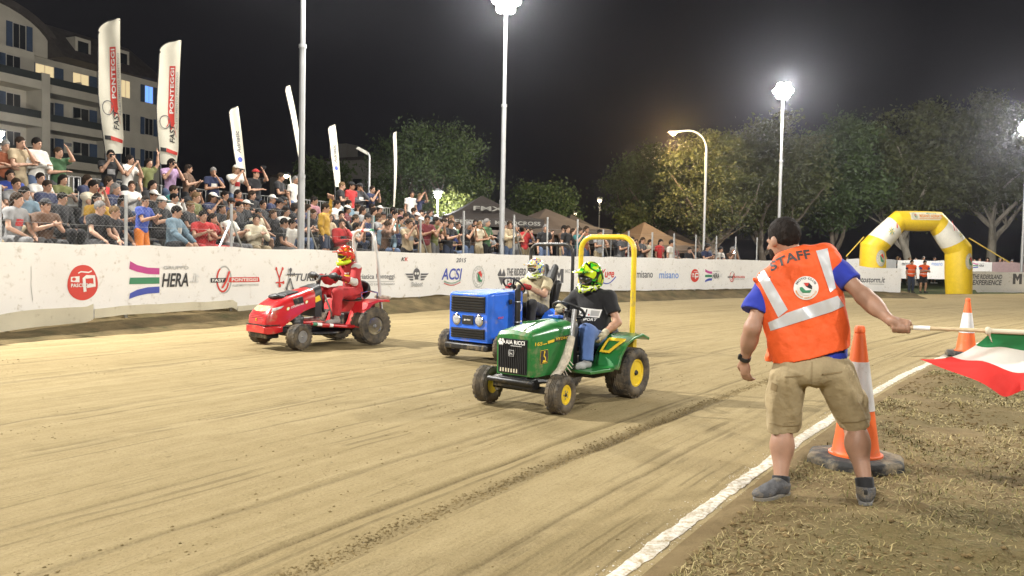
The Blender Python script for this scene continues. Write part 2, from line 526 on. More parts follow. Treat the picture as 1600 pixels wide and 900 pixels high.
def dirt_material(name, c1, c2, c3, mark_col, streak, mark_gain=1.0, grain=0.5):
    m = bpy.data.materials.new(name); m.use_nodes = True
    nt = m.node_tree; N = nt.nodes; L = nt.links; b = N['Principled BSDF']
    b.inputs['Roughness'].default_value = 0.95; b.inputs['Specular IOR Level'].default_value = 0.15
    geo = N.new('ShaderNodeNewGeometry')
    def dot(v):
        d = N.new('ShaderNodeVectorMath'); d.operation = 'DOT_PRODUCT'; L.new(geo.outputs['Position'], d.inputs[0]); d.inputs[1].default_value = v; return d.outputs['Value']
    def mth(op, a, bb=None, c=None):
        q = N.new('ShaderNodeMath'); q.operation = op
        for i, v in enumerate((a, bb, c)):
            if v is None: continue
            if isinstance(v, (int, float)): q.inputs[i].default_value = v
            else: L.new(v, q.inputs[i])
        return q.outputs[0]
    s = dot((E[0], E[1], 0)); q = dot((NRM[0], NRM[1], 0))
    ds = mth('SUBTRACT', s, 10.0); r = mth('ADD', q, mth('MULTIPLY', mth('MULTIPLY', ds, ds), KB))
    def noise(sx, sy, detail, rough=0.6, off=0.0):
        cx = N.new('ShaderNodeCombineXYZ'); L.new(mth('MULTIPLY_ADD', r, sx, off), cx.inputs[0]); L.new(mth('MULTIPLY', s, sy), cx.inputs[1])
        n = N.new('ShaderNodeTexNoise'); n.inputs['Scale'].default_value = 1; n.inputs['Detail'].default_value = detail; n.inputs['Roughness'].default_value = rough
        L.new(cx.outputs[0], n.inputs['Vector']); return n.outputs[0]
    n1 = noise(6.5 if streak else 3.2, 0.11 if streak else 2.6, 7); n2 = noise(11, 0.8 if streak else 8, 6, 0.65, 30); n3 = noise(0.35, 0.25, 4, 0.5, 70); n4 = noise(45, 38, 5, 0.7, 9)
    def ramp(v, a, c):
        mr = N.new('ShaderNodeMapRange'); mr.inputs[1].default_value = a; mr.inputs[2].default_value = c; L.new(v, mr.inputs[0]); return mr.outputs[0]
    def mix(f, a, c):
        x = N.new('ShaderNodeMix'); x.data_type = 'RGBA'
        if isinstance(f, (int, float)): x.inputs[0].default_value = f
        else: L.new(f, x.inputs[0])
        for sl, v in ((6, a), (7, c)):
            if isinstance(v, tuple): x.inputs[sl].default_value = (*v, 1)
            else: L.new(v, x.inputs[sl])
        return x.outputs[2]
    col = mix(ramp(n1, 0.34, 0.66), c1, c2)
    col = mix(mth('MULTIPLY', ramp(n2, 0.52, 0.72), 0.55), col, c3)
    col = mix(mth('MULTIPLY', ramp(n3, 0.40, 0.65), 0.30), col, c3)
    col = mix(mth('MULTIPLY', ramp(n4, 0.58, 0.74), grain), col, tuple(0.45 * v for v in c3))
    if streak:
        n5 = noise(2.6, 2.0, 6, 0.7, 810); n6 = noise(9, 6, 6, 0.72, 910); n7 = noise(60, 50, 3, 0.6, 60)
        col = mix(mth('MULTIPLY', ramp(n5, 0.50, 0.68), 0.34), col, c3); col = mix(mth('MULTIPLY', ramp(n6, 0.54, 0.66), 0.42), col, c3); col = mix(mth('MULTIPLY', ramp(n6, 0.46, 0.34), 0.30), col, c2)
        col = mix(mth('MULTIPLY', ramp(n7, 0.56, 0.70), 0.45), col, tuple(0.6 * v for v in c3)); col = mix(mth('MULTIPLY', ramp(n7, 0.42, 0.30), 0.30), col, tuple(1.25 * v for v in c2))
    at_ = N.new('ShaderNodeAttribute'); at_.attribute_name = 'mark'
    mk = mth('MULTIPLY', at_.outputs['Fac'], mth('MULTIPLY_ADD', ramp(n4, 0.35, 0.6), 0.6, 0.5))
    mk = mth('MINIMUM', mth('MULTIPLY', mk, mark_gain), 1.0)
    col = mix(mk, col, mark_col)
    if streak:                                         # thin dark scores left by tyres, broken along their length
        ln = mth('MULTIPLY', ramp(noise(17, 0.05, 1.5, 0.5, 140), 0.575, 0.62), ramp(noise(1.4, 0.75, 4, 0.65, 210), 0.47, 0.56))
        l2 = mth('MULTIPLY', ramp(noise(46, 0.22, 1.5, 0.5, 340), 0.60, 0.66), ramp(noise(2.6, 1.8, 4, 0.65, 410), 0.47, 0.57))
        sp = mth('MULTIPLY', ramp(noise(30, 9, 3, 0.6, 510), 0.64, 0.70), ramp(noise(1.2, 0.5, 3, 0.6, 610), 0.46, 0.60))
        al = mth('MINIMUM', mth('ADD', mth('ADD', mth('MULTIPLY', ln, 0.42), mth('MULTIPLY', l2, 0.30)), mth('MULTIPLY', sp, 0.55)), 0.8)
        col = mix(al, col, mark_col)
    L.new(col, b.inputs['Base Color'])
    bp = N.new('ShaderNodeBump'); bp.inputs['Strength'].default_value = 0.8; bp.inputs['Distance'].default_value = 0.02
    L.new(mth('ADD', mth('MULTIPLY', n2, 0.6), mth('MULTIPLY', n4, 0.6)), bp.inputs['Height']); L.new(bp.outputs[0], b.inputs['Normal'])
    return m
M_TRACK = dirt_material('track_dirt', (0.262, 0.203, 0.100), (0.322, 0.255, 0.136), (0.195, 0.145, 0.066), (0.085, 0.060, 0.026), True, 1.5, 0.35)
M_INFIELD = dirt_material('infield_earth', (0.150, 0.105, 0.050), (0.205, 0.150, 0.072), (0.090, 0.064, 0.028), (0.105, 0.085, 0.034), False, 0.8, 0.6)
M_BANK = mat('bank_earth', (0.095, 0.070, 0.034), 0.95, var=0.4, vscale=2.2, bump=0.9, bscale=14, spec=0.1, dirt=(0.045, 0.042, 0.018), dirt_amt=0.4, dirt_scale=1.8)
M_GROUND = mat('dark_grass_ground', (0.045, 0.055, 0.024), 0.95, var=0.5, vscale=0.8, bump=0.7, bscale=10, spec=0.1, dirt=(0.10, 0.08, 0.045), dirt_amt=0.3, dirt_scale=0.4)

g = MB(); g.add([(-900, -300, -0.08), (900, -300, -0.08), (900, 1500, -0.08), (-900, 1500, -0.08)], [(0, 1, 2, 3)])
tag(g.build('ground', M_GROUND), kind='structure')

def track_z(S_, R_, x, y):
    a = rut_field(S_, R_)
    z = 0.018 * fbm(R_ * 0.9, S_ * 0.10, 3, 3) + 0.006 * fbm(R_ * 7, S_ * 2.2, 9, 3)
    z = z + 0.007 * fbm(R_ * 3.2, S_ * 0.8, 21, 3) + 0.010 * fbm(R_ * 2.4, S_ * 2.0, 25, 4)
    z = z - np.where(np.abs(R_ - 3.12) < 0.3, 0.030, 0.014) * a + 0.008 * np.exp(-((np.abs(R_ - 3.12) - 0.14) / 0.05) ** 2)
    return z - 0.012, a
rmx = lambda s: np.interp(s, [-8, 5, 10, 18, 30, 35, 39, 43, 60], [15.1, 15.2, 15.6, 16.2, 15.5, 14.4, 12.9, 13.0, 12.6])
sv = np.concatenate([np.arange(-6, 16, 0.11), np.arange(16, 30, 0.3), np.arange(30, 62, 0.8)])
rv = np.concatenate([np.arange(1.55, 8, 0.030), np.arange(8, 16.4, 0.09)])
tag(obj('track', sheet('track', sv, rv, track_z, rmx), M_TRACK), kind='structure')

LINE_R = 1.93
def infield_z(S_, R_, x, y):
    d = np.hypot(x, y)
    near = np.clip(1.4 - d / 14, 0, 1)
    rough = np.clip((1.72 - R_) / 0.5, 0, 1)
    z = rough * (0.030 * fbm(x * 2.3, y * 2.3, 31, 5) + near * 0.05 * np.maximum(fbm(x * 5.5, y * 5.5, 37, 4) - 0.1, 0) * 1.3)
    attr = np.clip(0.3 + 2.2 * fbm(x * 0.55, y * 0.55, 44, 4), 0, 1) * rough
    return z + 0.008 - 0.02 * np.clip((R_ - 1.75) / 0.1, 0, 1), attr
def infield_h(x, y):
    s, r = xy_sr(x, y)
    return infield_z(s, r, x, y)[0]
sv = np.concatenate([np.arange(-4, 1, 0.2), np.arange(1, 13, 0.045), np.arange(13, 24, 0.2), np.arange(24, 62, 1.0)])
rv = np.concatenate([np.arange(-34, -8, 1.0), np.arange(-8, -3.6, 0.12), np.arange(-3.6, 1.86, 0.04)])
tag(obj('infield', sheet('infield', sv, rv, infield_z), M_INFIELD), kind='structure')

# chalk line along the inner edge of the track, ragged where it was spread by hand
sv = np.arange(-4, 42, 0.035)
V = []; n_ = 9
wl = 0.046 + 0.012 * vnoise(sv * 2.2, sv * 0, 3) + 0.016 * vnoise(sv * 11, sv * 0, 4) + 0.010 * vnoise(sv * 26, sv * 0, 8)
wr = 0.046 + 0.012 * vnoise(sv * 2.2, sv * 0, 13) + 0.016 * vnoise(sv * 11, sv * 0, 14) + 0.010 * vnoise(sv * 26, sv * 0, 18)
cen = LINE_R + 0.03 * vnoise(sv * 0.35, sv * 0, 6)
R_ = cen[:, None] + np.linspace(-1, 1, n_)[None, :] * np.where(np.linspace(-1, 1, n_)[None, :] < 0, wr[:, None], wl[:, None])
S_ = np.repeat(sv[:, None], n_, 1)
x, y = sr_xy(S_, R_)
z = np.maximum(track_z(S_, R_, x, y)[0], infield_z(S_, R_, x, y)[0] - 0.02) + 0.004 * (1 - np.linspace(-1, 1, n_)[None, :] ** 4) + 0.002 * vnoise(S_ * 9, R_ * 30, 77) + 0.003
i = np.arange(len(sv) * n_).reshape(len(sv), n_)
Q = np.stack([i[:-1, :-1].ravel(), i[1:, :-1].ravel(), i[1:, 1:].ravel(), i[:-1, 1:].ravel()], 1)[:, ::-1]
M_CHALK = mat('chalk', (0.66, 0.63, 0.56), 0.95, var=0.12, vscale=9, bump=0.6, bscale=60, spec=0.1, dirt=(0.30, 0.225, 0.115), dirt_amt=0.62, dirt_scale=26)
tag(obj('chalk_line', mesh_from('chalk_line', np.column_stack([x.ravel(), y.ravel(), z.ravel()]), Q, smooth=True), M_CHALK), kind='structure')

# ================================================================== banner path around the outer edge of the track
BP = [(-16.0, -1.0), (-12.0, 6.2), (-8.2, 12.8), (-5.65, 17.1), (-2.0, 22.6), (1.3, 26.2), (7.6, 31.6), (12.2, 34.4), (17.2, 35.6), (18.6, 35.8)]
def catmull(P, n=40):
    P = [np.array(p, float) for p in P]; P = [2 * P[0] - P[1]] + P + [2 * P[-1] - P[-2]]
    out = []
    for i in range(1, len(P) - 2):
        for t in np.linspace(0, 1, n, endpoint=False):
            a, b, c, d = P[i - 1:i + 3]
            out.append(0.5 * (2 * b + (c - a) * t + (2 * a - 5 * b + 4 * c - d) * t * t + (3 * b - a - 3 * c + d) * t ** 3))
    out.append(P[-2]); return np.array(out)
class Path:
    def __init__(s, P):
        s.p = catmull(P); s.u = np.concatenate([[0], np.cumsum(np.linalg.norm(np.diff(s.p, axis=0), axis=1))]); s.len = s.u[-1]
        s.px = np.array([pix((q[0], q[1], 1.0))[0] if q[1] > 0.5 else -9999 for q in s.p])
    def pos(s, u):
        return np.stack([np.interp(u, s.u, s.p[:, 0]), np.interp(u, s.u, s.p[:, 1])], -1)
    def nrm(s, u):
        "unit normal pointing away from the track"
        t = s.pos(np.asarray(u) + 0.3) - s.pos(np.asarray(u) - 0.3); t = t / np.linalg.norm(t, axis=-1, keepdims=True)
        return np.stack([-t[..., 1], t[..., 0]], -1)
    def at_px(s, px):
        ok = s.px > -5000
        return float(np.interp(px, s.px[ok], s.u[ok]))
BAN = Path(BP)
def pt(path, u, off, z):
    p = path.pos(u) + path.nrm(u) * off
    return Vector((float(p[0]), float(p[1]), z))
def wrinkle(u, z):
    return 0.030 * fbm(u * 0.55, z * 0.5, 61, 2) + 0.012 * vnoise(u * 1.7, z * 0.8 + u * 0.3, 66)
def banner_z(path, u, y):
    p = path.pos(u)
    y0 = pix((p[0], p[1], 0.0))[1]; y1 = pix((p[0], p[1], 1.5))[1]
    return 1.5 * (y0 - y) / (y0 - y1)
def banner_sheet(path, name, u0, u1, ztop, zbot, thick=0.006, step=0.09, nv=14):
    us = np.arange(u0, u1 + step / 2, step)
    V = []
    for side in (0, 1):
        for u in us:
            zt = ztop(u); zb = zbot(u)
            p = path.pos(u); nn = path.nrm(u)
            for v in np.linspace(0, 1, nv):
                z = zb + (zt - zb) * v
                o = wrinkle(u, z) + (thick if side else 0)
                V.append((p[0] + nn[0] * o, p[1] + nn[1] * o, z))
    n = len(us); Fc = []
    ii = lambda s, a, b: s * n * nv + a * nv + b
    for a in range(n - 1):
        for b in range(nv - 1):
            Fc.append((ii(0, a, b), ii(0, a + 1, b), ii(0, a + 1, b + 1), ii(0, a, b + 1)))
            Fc.append((ii(1, a, b), ii(1, a, b + 1), ii(1, a + 1, b + 1), ii(1, a + 1, b)))
        Fc.append((ii(0, a, nv - 1), ii(0, a + 1, nv - 1), ii(1, a + 1, nv - 1), ii(1, a, nv - 1)))
        Fc.append((ii(0, a, 0), ii(1, a, 0), ii(1, a + 1, 0), ii(0, a + 1, 0)))
    for a in (0, n - 1):
        for b in range(nv - 1): Fc.append((ii(0, a, b), ii(0, a, b + 1), ii(1, a, b + 1), ii(1, a, b)))
    return mesh_from(name, V, Fc, smooth=True, sharp=50)
def banner_art(path, parent, label, px0, px1, ytop, ybot, layers, name='logo'):
    "flat printed artwork on the banner; layers of (2D shape in 0..1, ink)"
    u0, u1 = path.at_px(px0), path.at_px(px1)
    um = (u0 + u1) / 2
    z0, z1 = banner_z(path, um, ybot), banner_z(path, um, ytop)
    V = []; Fc = []; mi = []; inks = []
    for li, ((v2, f2), m) in enumerate(layers):
        w = np.column_stack([u0 + v2[:, 0] * (u1 - u0), z0 + v2[:, 1] * (z1 - z0)])
        w, f2 = slice2(w, f2, 0.12)
        if m not in inks: inks.append(m)
        k = len(V)
        u = w[:, 0]; zz = w[:, 1]
        p = path.pos(u); nn = path.nrm(u)
        o = np.array([float(wrinkle(a, b)) for a, b in zip(u, zz)]) - 0.007 - 0.0025 * li
        V += list(np.column_stack([p + nn * o[:, None], zz])); Fc += [tuple(i + k for i in f) for f in f2]; mi += [inks.index(m)] * len(f2)
    me = mesh_from(name, V, Fc)
    for m in inks: me.materials.append(m)
    me.polygons.foreach_set('material_index', mi); me.update()
    o = obj(name, me, None, parent)
    if label: o['label'] = label
    return o

U_END = BAN.at_px(1408)
def ztop_main(u):
    px = float(np.interp(u, BAN.u, BAN.px))
    return 1.50 + 0.022 * float(vnoise(u * 0.7, 0.0, 71)) + 0.03 * float(vnoise(u * 2.1, 0.0, 72)) - 0.24 * min(max((px - 1300) / 60, 0), 1)
def zbot_main(u):
    px = float(np.interp(u, BAN.u, BAN.px))
    z = np.interp(px, [-400, 0, 60, 143, 147, 250, 368, 371, 408, 412, 600, 1300, 1400], [0.06, 0.07, 0.09, 0.15, 0.21, 0.24, 0.27, 0.18, 0.20, 0.27, 0.30, 0.30, 0.22])
    return float(z) + 0.05 * float(vnoise(u * 1.1, 0, 75)) + 0.02 * float(vnoise(u * 4, 0, 76))
banner = obj('sponsor_banner', banner_sheet(BAN, 'sponsor_banner', BAN.at_px(-900), U_END, ztop_main, zbot_main), M_BANNER)
tag(banner, 'long white vinyl sponsor banner curving along the outer edge of the track', 'banner')

# the dirty lower flap, sewn on below the left stretch
M_FLAP = mat('flap_vinyl', (0.60, 0.55, 0.41), 0.6, var=0.12, vscale=1.2, bump=0.3, bscale=4, dirt=(0.28, 0.22, 0.12), dirt_amt=0.12, dirt_scale=6)
for a_, b_, h_ in ((-330, 142, 0.26), (148, 367, 0.15), (371, 410, 0.10)):
    o_ = obj('hem_flap', banner_sheet(BAN, 'hem_flap', BAN.at_px(a_), BAN.at_px(b_), lambda u: zbot_main(u) + h_ * (1 + 0.25 * float(vnoise(u * 0.8, 0, 78))), lambda u: zbot_main(u) - 0.015, step=0.12, nv=6), M_FLAP, banner)
    o_.location = (0.014, -0.010, 0)
# ---- printed sponsors
def art_pascucci():
    disc = poly2([(0.5 + 0.5 * math.cos(a) * (1 - 0.04 * math.sin(3 * a)), 0.5 + 0.5 * math.sin(a) * (1 + 0.03 * math.cos(2 * a))) for a in np.linspace(0, 2 * PI, 36, endpoint=False)])
    return [(disc, I_RED), (poly2([(0.10, 0.53), (0.38, 0.51), (0.38, 0.68), (0.10, 0.66)]), I_WHITE), (ell2(0.2, 0.6, 0.06, 0.045), I_RED),
            (stroke2([(0.33, 0.76), (0.42, 0.80), (0.68, 0.78), (0.78, 0.82)], 0.035), I_WHITE),
            (stroke2([(0.56, 0.25), (0.52, 0.62), (0.60, 0.66), (0.86, 0.66), (0.88, 0.42), (0.62, 0.40)], 0.10), I_WHITE), (txt('b:PASCUCCI', 0.10, 0.80, 0.38, 0.48), I_WHITE)]
def art_hera():
    L = []
    for i, m in enumerate((I_PINK, I_GREEN, I_BLUE)):
        yc = 0.78 - 0.29 * i; lo, hi = yc - 0.10, yc + 0.10; fl = (0.18, 0.0, -0.16)[i]
        L.append((poly2([(0.02, lo + fl), (0.12, lo + fl * 0.5), (0.26, lo + fl * 0.1), (0.42, lo), (0.42, hi), (0.26, hi + fl * 0.1), (0.12, hi + fl * 0.55), (0.03, hi + fl * 1.2)]), m))
    return L + [(txt('i:HERA', 0.45, 0.83, 0.28, 0.72), I_BLACK), (txt('GRUPPO', 0.47, 0.83, 0.84, 0.95), I_GREY), (txt('i:.it', 0.86, 0.99, 0.40, 0.72), ink('faint_grey', (0.66, 0.66, 0.65)))]
def art_fp():
    return [(ring2(0.27, 0.5, 0.15, 0.5, 0.025, wy=0.06), I_GREY), (ring2(0.24, 0.5, 0.13, 0.46, 0.03, a0=2.0, a1=6.0, wy=0.07), I_RED),
            (poly2([(0.0, 0.40), (0.29, 0.40), (0.31, 0.56), (0.0, 0.56)]), I_BLACK), (poly2([(0.35, 0.40), (1.0, 0.40), (0.98, 0.58), (0.37, 0.58)]), I_RED),
            (txt('b:FAST', 0.03, 0.26, 0.43, 0.53), I_WHITE), (txt('b:PONTEGGI', 0.41, 0.95, 0.43, 0.55), I_WHITE), (txt('ALLESTIMENTO PONTEGGI', 0.42, 0.97, 0.25, 0.33), I_GREY),
            (stroke2([(0.22, 0.20), (0.30, 0.45), (0.36, 0.80)], 0.04), I_RED)]
def man_fig(cx, m, up):
    L = []
    for a, b in (((cx, 0.5), (cx - 0.14, 0.9 if up else 0.05)), ((cx, 0.5), (cx + 0.14, 0.9 if up else 0.05)), ((cx, 0.55), (cx, 0.2 if up else 0.85)), ((cx - 0.17, 0.32 if up else 0.66), (cx + 0.17, 0.32 if up else 0.66))):
        L += [(stroke2([a, b], 0.055), m), (ell2(*b, 0.045, 0.07, 12), m)]
    return L + [(ell2(cx, 0.2 if up else 0.85, 0.06, 0.09, 14), m)]
def art_turbo():
    return man_fig(0.26, I_RED, True) + [(s[0], s[1]) for s in man_fig(0.72, I_DARKGREY, False)]
def shrink(layers, x0, x1, y0=0.0, y1=1.0):
    return [((np.column_stack([x0 + v[:, 0] * (x1 - x0), y0 + v[:, 1] * (y1 - y0)]), f), m) for (v, f), m in layers]
def art_seal(red=I_RED, green=I_GREEN, rim=I_GREY):
    L = [(ring2(0.5, 0.5, 0.5, 0.5, 0.05), rim), (ring2(0.5, 0.5, 0.36, 0.36, 0.03), rim)]
    for k in range(16):
        a = 2 * PI * k / 16
        L.append((poly2([(0.5 + 0.41 * math.cos(a + d) * q, 0.5 + 0.41 * math.sin(a + d) * q) for d, q in ((-0.08, 0.95), (0.08, 0.95), (0.06, 1.08), (-0.06, 1.08))]), rim))
    L += [(poly2([(0.36, 0.70), (0.55, 0.78), (0.70, 0.62), (0.66, 0.45), (0.55, 0.55)]), red), (poly2([(0.30, 0.66), (0.36, 0.68), (0.60, 0.36), (0.70, 0.40), (0.66, 0.26), (0.42, 0.30)]), green)]
    return L
def art_skull():
    L = [(ell2(0.5, 0.72, 0.14, 0.22), I_DARKGREY), (poly2([(0.42, 0.42), (0.58, 0.42), (0.56, 0.6), (0.44, 0.6)]), I_DARKGREY), (ell2(0.45, 0.70, 0.04, 0.06, 12), I_WHITE), (ell2(0.55, 0.70, 0.04, 0.06, 12), I_WHITE),
         (stroke2([(0.5, 0.92), (0.5, 1.0)], 0.02), I_DARKGREY)]
    for sgn in (-1, 1):
        for k in range(3):
            y = 0.70 - 0.12 * k; x1 = 0.5 - 0.08 * k
            L.append((poly2([(0.5 + sgn * 0.16, y - 0.08), (0.5 + sgn * (x1 - 0.06), y - 0.07), (0.5 + sgn * x1, y), (0.5 + sgn * 0.16, y - 0.0)]), I_DARKGREY))
    return L + [(txt('b:Daboot', 0.26, 0.74, 0.10, 0.32), I_GREY)]
def art_acsi():
    sw = lambda dy, m: (stroke2([(0.12 + t * 0.8, 0.22 + dy - 0.14 * math.sin(t * PI) + 0.05 * t) for t in np.linspace(0, 1, 12)], 0.035), m)
    return [(txt('i:ACSI', 0.0, 1.0, 0.34, 0.96), I_BLUE), sw(0.06, I_GREEN), sw(0.0, I_GREY), sw(-0.06, I_RED)]
def art_riders():
    return [(poly2([(0.02, 0.62), (0.10, 0.95), (0.135, 0.62), (0.19, 0.95), (0.235, 0.60), (0.16, 0.15), (0.13, 0.05)]), I_DARKGREY), (stroke2([(0.0, 0.52), (0.24, 0.50)], 0.04), I_WHITE),
            (txt('i:THE RIDERSLAND', 0.27, 1.0, 0.56, 0.96), I_DARKGREY), (txt('i:EXPERIENCE', 0.27, 1.0, 0.04, 0.48), I_DARKGREY)]
def art_moto():
    return [(poly2([(0, 0.05), (0.13, 0.05), (0.13, 0.6), (0.22, 0.3), (0.31, 0.6), (0.31, 0.05), (0.44, 0.05), (0.44, 0.95), (0.30, 0.95), (0.22, 0.65), (0.14, 0.95), (0, 0.95)]), I_DARKGREY), (txt('MOTO', 0.52, 1.0, 0.68, 0.94), I_GREY)]
def art_yuge():
    return [(txt('i:Yuge', 0.1, 0.9, 0.30, 0.95), I_RED), (stroke2([(0.15 + 0.85 * t, 0.2 - 0.25 * math.sin(t * 3) + 0.35 * t) for t in np.linspace(0, 1, 10)], 0.06), I_BLUE)]
A = lambda lab, a, b, c, d, L: banner_art(BAN, banner, lab, a, b, c, d, L)
A('red round coffee logo reading PASCUCCI', 105, 153, 413, 470, art_pascucci())
A('three curved stripes beside the word HERA', 200, 312, 413, 462, art_hera())
A('red ring logo reading FAST PONTEGGI', 329, 405, 415, 458, art_fp())
A('red and grey stick figures of the TURBOL logo', 427, 461, 416, 453, art_turbo())
A('dark slanted letters TURBOL', 461, 512, 427, 439, [(txt('i:TURBOL', 0, 1, 0, 1), I_DARKGREY)])
A('grey lettering Adriatica Ponteggi', 551, 616, 428, 446, [(txt('Adriatica Ponteggi', 0, 1, 0.45, 1), I_DARKGREY), (stroke2([(0, 0.33), (1, 0.33)], 0.05), I_GREY), (txt('NOLEGGIO E MONTAGGIO', 0.1, 1, 0.0, 0.2), I_GREY)])
A(None, 626, 637, 402, 408, [(txt('i:K', 0.5, 1, 0, 1), I_RED), (txt('i:K', 0, 0.55, 0, 1), I_BLACK)])
A('dark winged skull emblem', 632, 669, 417, 451, art_skull())
A('blue ACSI letters over a tricolour swoosh', 690, 722, 418, 447, art_acsi())
A(None, 712, 728, 403, 410, [(txt('i:2015', 0, 1, 0, 1), I_DARKGREY)])
A('faded round moto club seal', 738, 757, 415, 450, art_seal(rim=ink('pale_grey', (0.55, 0.56, 0.53))))
A('dark THE RIDERSLAND EXPERIENCE lettering with shield', 776, 834, 418, 447, art_riders())
A(None, 866, 898, 419, 443, art_moto())
A('red and blue handwritten logo', 936, 962, 419, 446, art_yuge())
A('dark misano lettering', 995, 1020, 423, 434, [(txt('misano', 0, 1, 0, 1), I_DARKGREY)])
A('light blue misano lettering', 1030, 1060, 424, 435, [(txt('misano', 0, 1, 0, 1), I_LBLUE)])
A('small red round coffee logo', 1079, 1092, 420, 441, art_pascucci())
A('small striped HERA logo', 1101, 1128, 422, 440, art_hera())
A('small red FAST PONTEGGI ring logo', 1137, 1164, 424, 441, art_fp())
A('dark motostorm.it lettering', 1334, 1383, 433, 445, [(txt('i:motostorm.it', 0, 1, 0.3, 1), I_DARKGREY), (stroke2([(0.5, 0.12), (0.97, 0.10)], 0.08), I_GREY)])
A(None, 46, 53, 416, 470, [(stroke2([(0.3, 1), (0.35, 0.7), (0.3, 0.45), (0.6, 0.1), (0.7, 0)], 0.12), I_GREY)])

# second banner beyond the arch
BAN2 = Path([(23.6, 42.8), (26.5, 43.6), (31, 44.4), (38, 45.5), (46, 47)])
banner2 = obj('sponsor_banner', banner_sheet(BAN2, 'sponsor_banner', 0.0, BAN2.len - 0.4, lambda u: 1.16 + 0.06 * float(vnoise(u * 0.9, 0, 81)) - 0.1 * math.exp(-u * 3), lambda u: (0.16 if u < 1.6 else 0.03) + 0.05 * float(vnoise(u * 1.3, 0, 82)), step=0.15, nv=10), M_BANNER)
tag(banner2, 'low white banner right of the yellow arch reading THE RIDERSLAND EXPERIENCE', 'banner')
banner_art(BAN2, banner2, 'dark THE RIDERSLAND EXPERIENCE lettering with shield', 1503, 1566, 428, 446, art_riders())
banner_art(BAN2, banner2, None, 1583, 1615, 427, 445, art_moto())

# ================================================================== dirt bank below and behind the banner
U0, U640, U690, U950, U1120 = BAN.at_px(-900), BAN.at_px(632), BAN.at_px(676), BAN.at_px(940), BAN.at_px(1120)
def bank_h(u): return float(np.interp(u, [U0, U640, U690, U950, U1120, BAN.len], [0.22, 0.24, 0.80, 0.78, 0.34, 0.24]))
us = np.arange(U0, U_END + 0.6, 0.12)
offs = [-1.25, -1.0, -0.8, -0.6, -0.45, -0.3, -0.15, 0.0, 0.2, 0.5, 0.9, 1.4, 3, 6, 9, 12, 14]
V = []
for u in us:
    hb = bank_h(u)
    b0 = float(np.interp(float(np.interp(u, BAN.u, BAN.px)), [-900, 0, 145, 260, 370, 480, 700, 1300, 1420], [0.02, 0.03, 0.09, 0.15, 0.15, 0.22, 0.26, 0.26, 0.16]))
    zz = [-0.03, 0.012, 0.2 * b0 + 0.01, 0.45 * b0 + 0.012, 0.65 * b0 + 0.014, 0.9 * b0 + 0.015, b0 + 0.012, b0 + 0.01, 0.6 * b0 + 0.1, 0.25 + (hb - 0.25) * 0.5, hb, hb, hb, hb, hb * 0.9, hb * 0.6, -0.12]
    p = BAN.pos(u); nn = BAN.nrm(u)
    for k, (o, z) in enumerate(zip(offs, zz)):
        jit = 0.03 * float(fbm(u * 1.6, o * 1.6, 88, 4)) if k > 0 else 0
        wob = 0.16 * float(vnoise(u * 0.6, 0, 89)) if k < 4 else 0
        V.append((p[0] + nn[0] * (o + wob), p[1] + nn[1] * (o + wob), z + 2.2 * jit * (1 if k < 14 else 0) * min(1.0, 0.3 + z)))
n = len(us); k = len(offs); i = np.arange(n * k).reshape(n, k)
Q = np.stack([i[:-1, :-1].ravel(), i[1:, :-1].ravel(), i[1:, 1:].ravel(), i[:-1, 1:].ravel()], 1)
tag(obj('bank', mesh_from('bank', np.array(V), Q, smooth=True), M_BANK), kind='structure')

# ================================================================== wire fence behind the banner
fence = empty('wire_fence', pt(BAN, BAN.at_px(480), 0.12, 0.25), label='galvanised wire fence with leaning braces standing just behind the long banner', cat='fence')
finv = Matrix.Translation(-fence.location)
def fpt(u, off, z): return pt(BAN, u, off, z) - fence.location
post_px = [-330, -120, 6, 203, 367, 487, 587, 661, 728, 806, 858, 905, 945, 985, 1022, 1056, 1090, 1122, 1152, 1185, 1215, 1245]
pu = [BAN.at_px(p) for p in post_px]
for i, u in enumerate(pu):
    top = 2.42 if u < U690 else 2.75 - 0.3 * (u > U950)
    MB().tube([fpt(u, 0.12, 0.1), fpt(u, 0.12, top)], 0.032, 8).build('post', M_GALV, fence, smooth=True)
    if i in (4, 5, 7, 9, 12, 15, 18):
        for sgn in ((-1, 1) if i == 4 else (1,)):
            MB().tube([fpt(u, 0.12, top - 0.35), fpt(u + sgn * 0.85, 0.16, 0.4)], 0.022, 6).build('brace', M_GALV, fence, smooth=True)
for z in (1.85, 2.36):
    MB().tube([fpt(u, 0.12, z + 0.012 * math.sin(u)) for u in np.arange(pu[0], pu[-1], 0.8)], 0.0035, 4).build('wire', M_GALV, fence)
# chain link: crossing wires over the left stretch
V = []; Fc = []
def strand(ua, za, ub, zb):
    k = len(V); w = 0.0009
    for (u, z) in ((ua, za), (ub, zb)):
        p = fpt(u, 0.125, z)
        V.extend([p + Vector((0, 0, w)), p - Vector((0, 0, w))])
    Fc.append((k, k + 2, k + 3, k + 1))
uu = BAN.at_px(-150)
while uu < U640:
    for sgn in (-1, 1):
        for z0 in (1.3, 1.66, 2.02):
            strand(uu + (0 if sgn > 0 else 0.34) + (z0 - 1.3) * sgn * 0.94, z0, uu + (0.34 if sgn > 0 else 0) + (z0 - 1.3) * sgn * 0.94, z0 + 0.36)
    uu += 0.07
tag(obj('chain_link', mesh_from('chain_link', V, Fc), M_GALV, fence), kind='stuff')

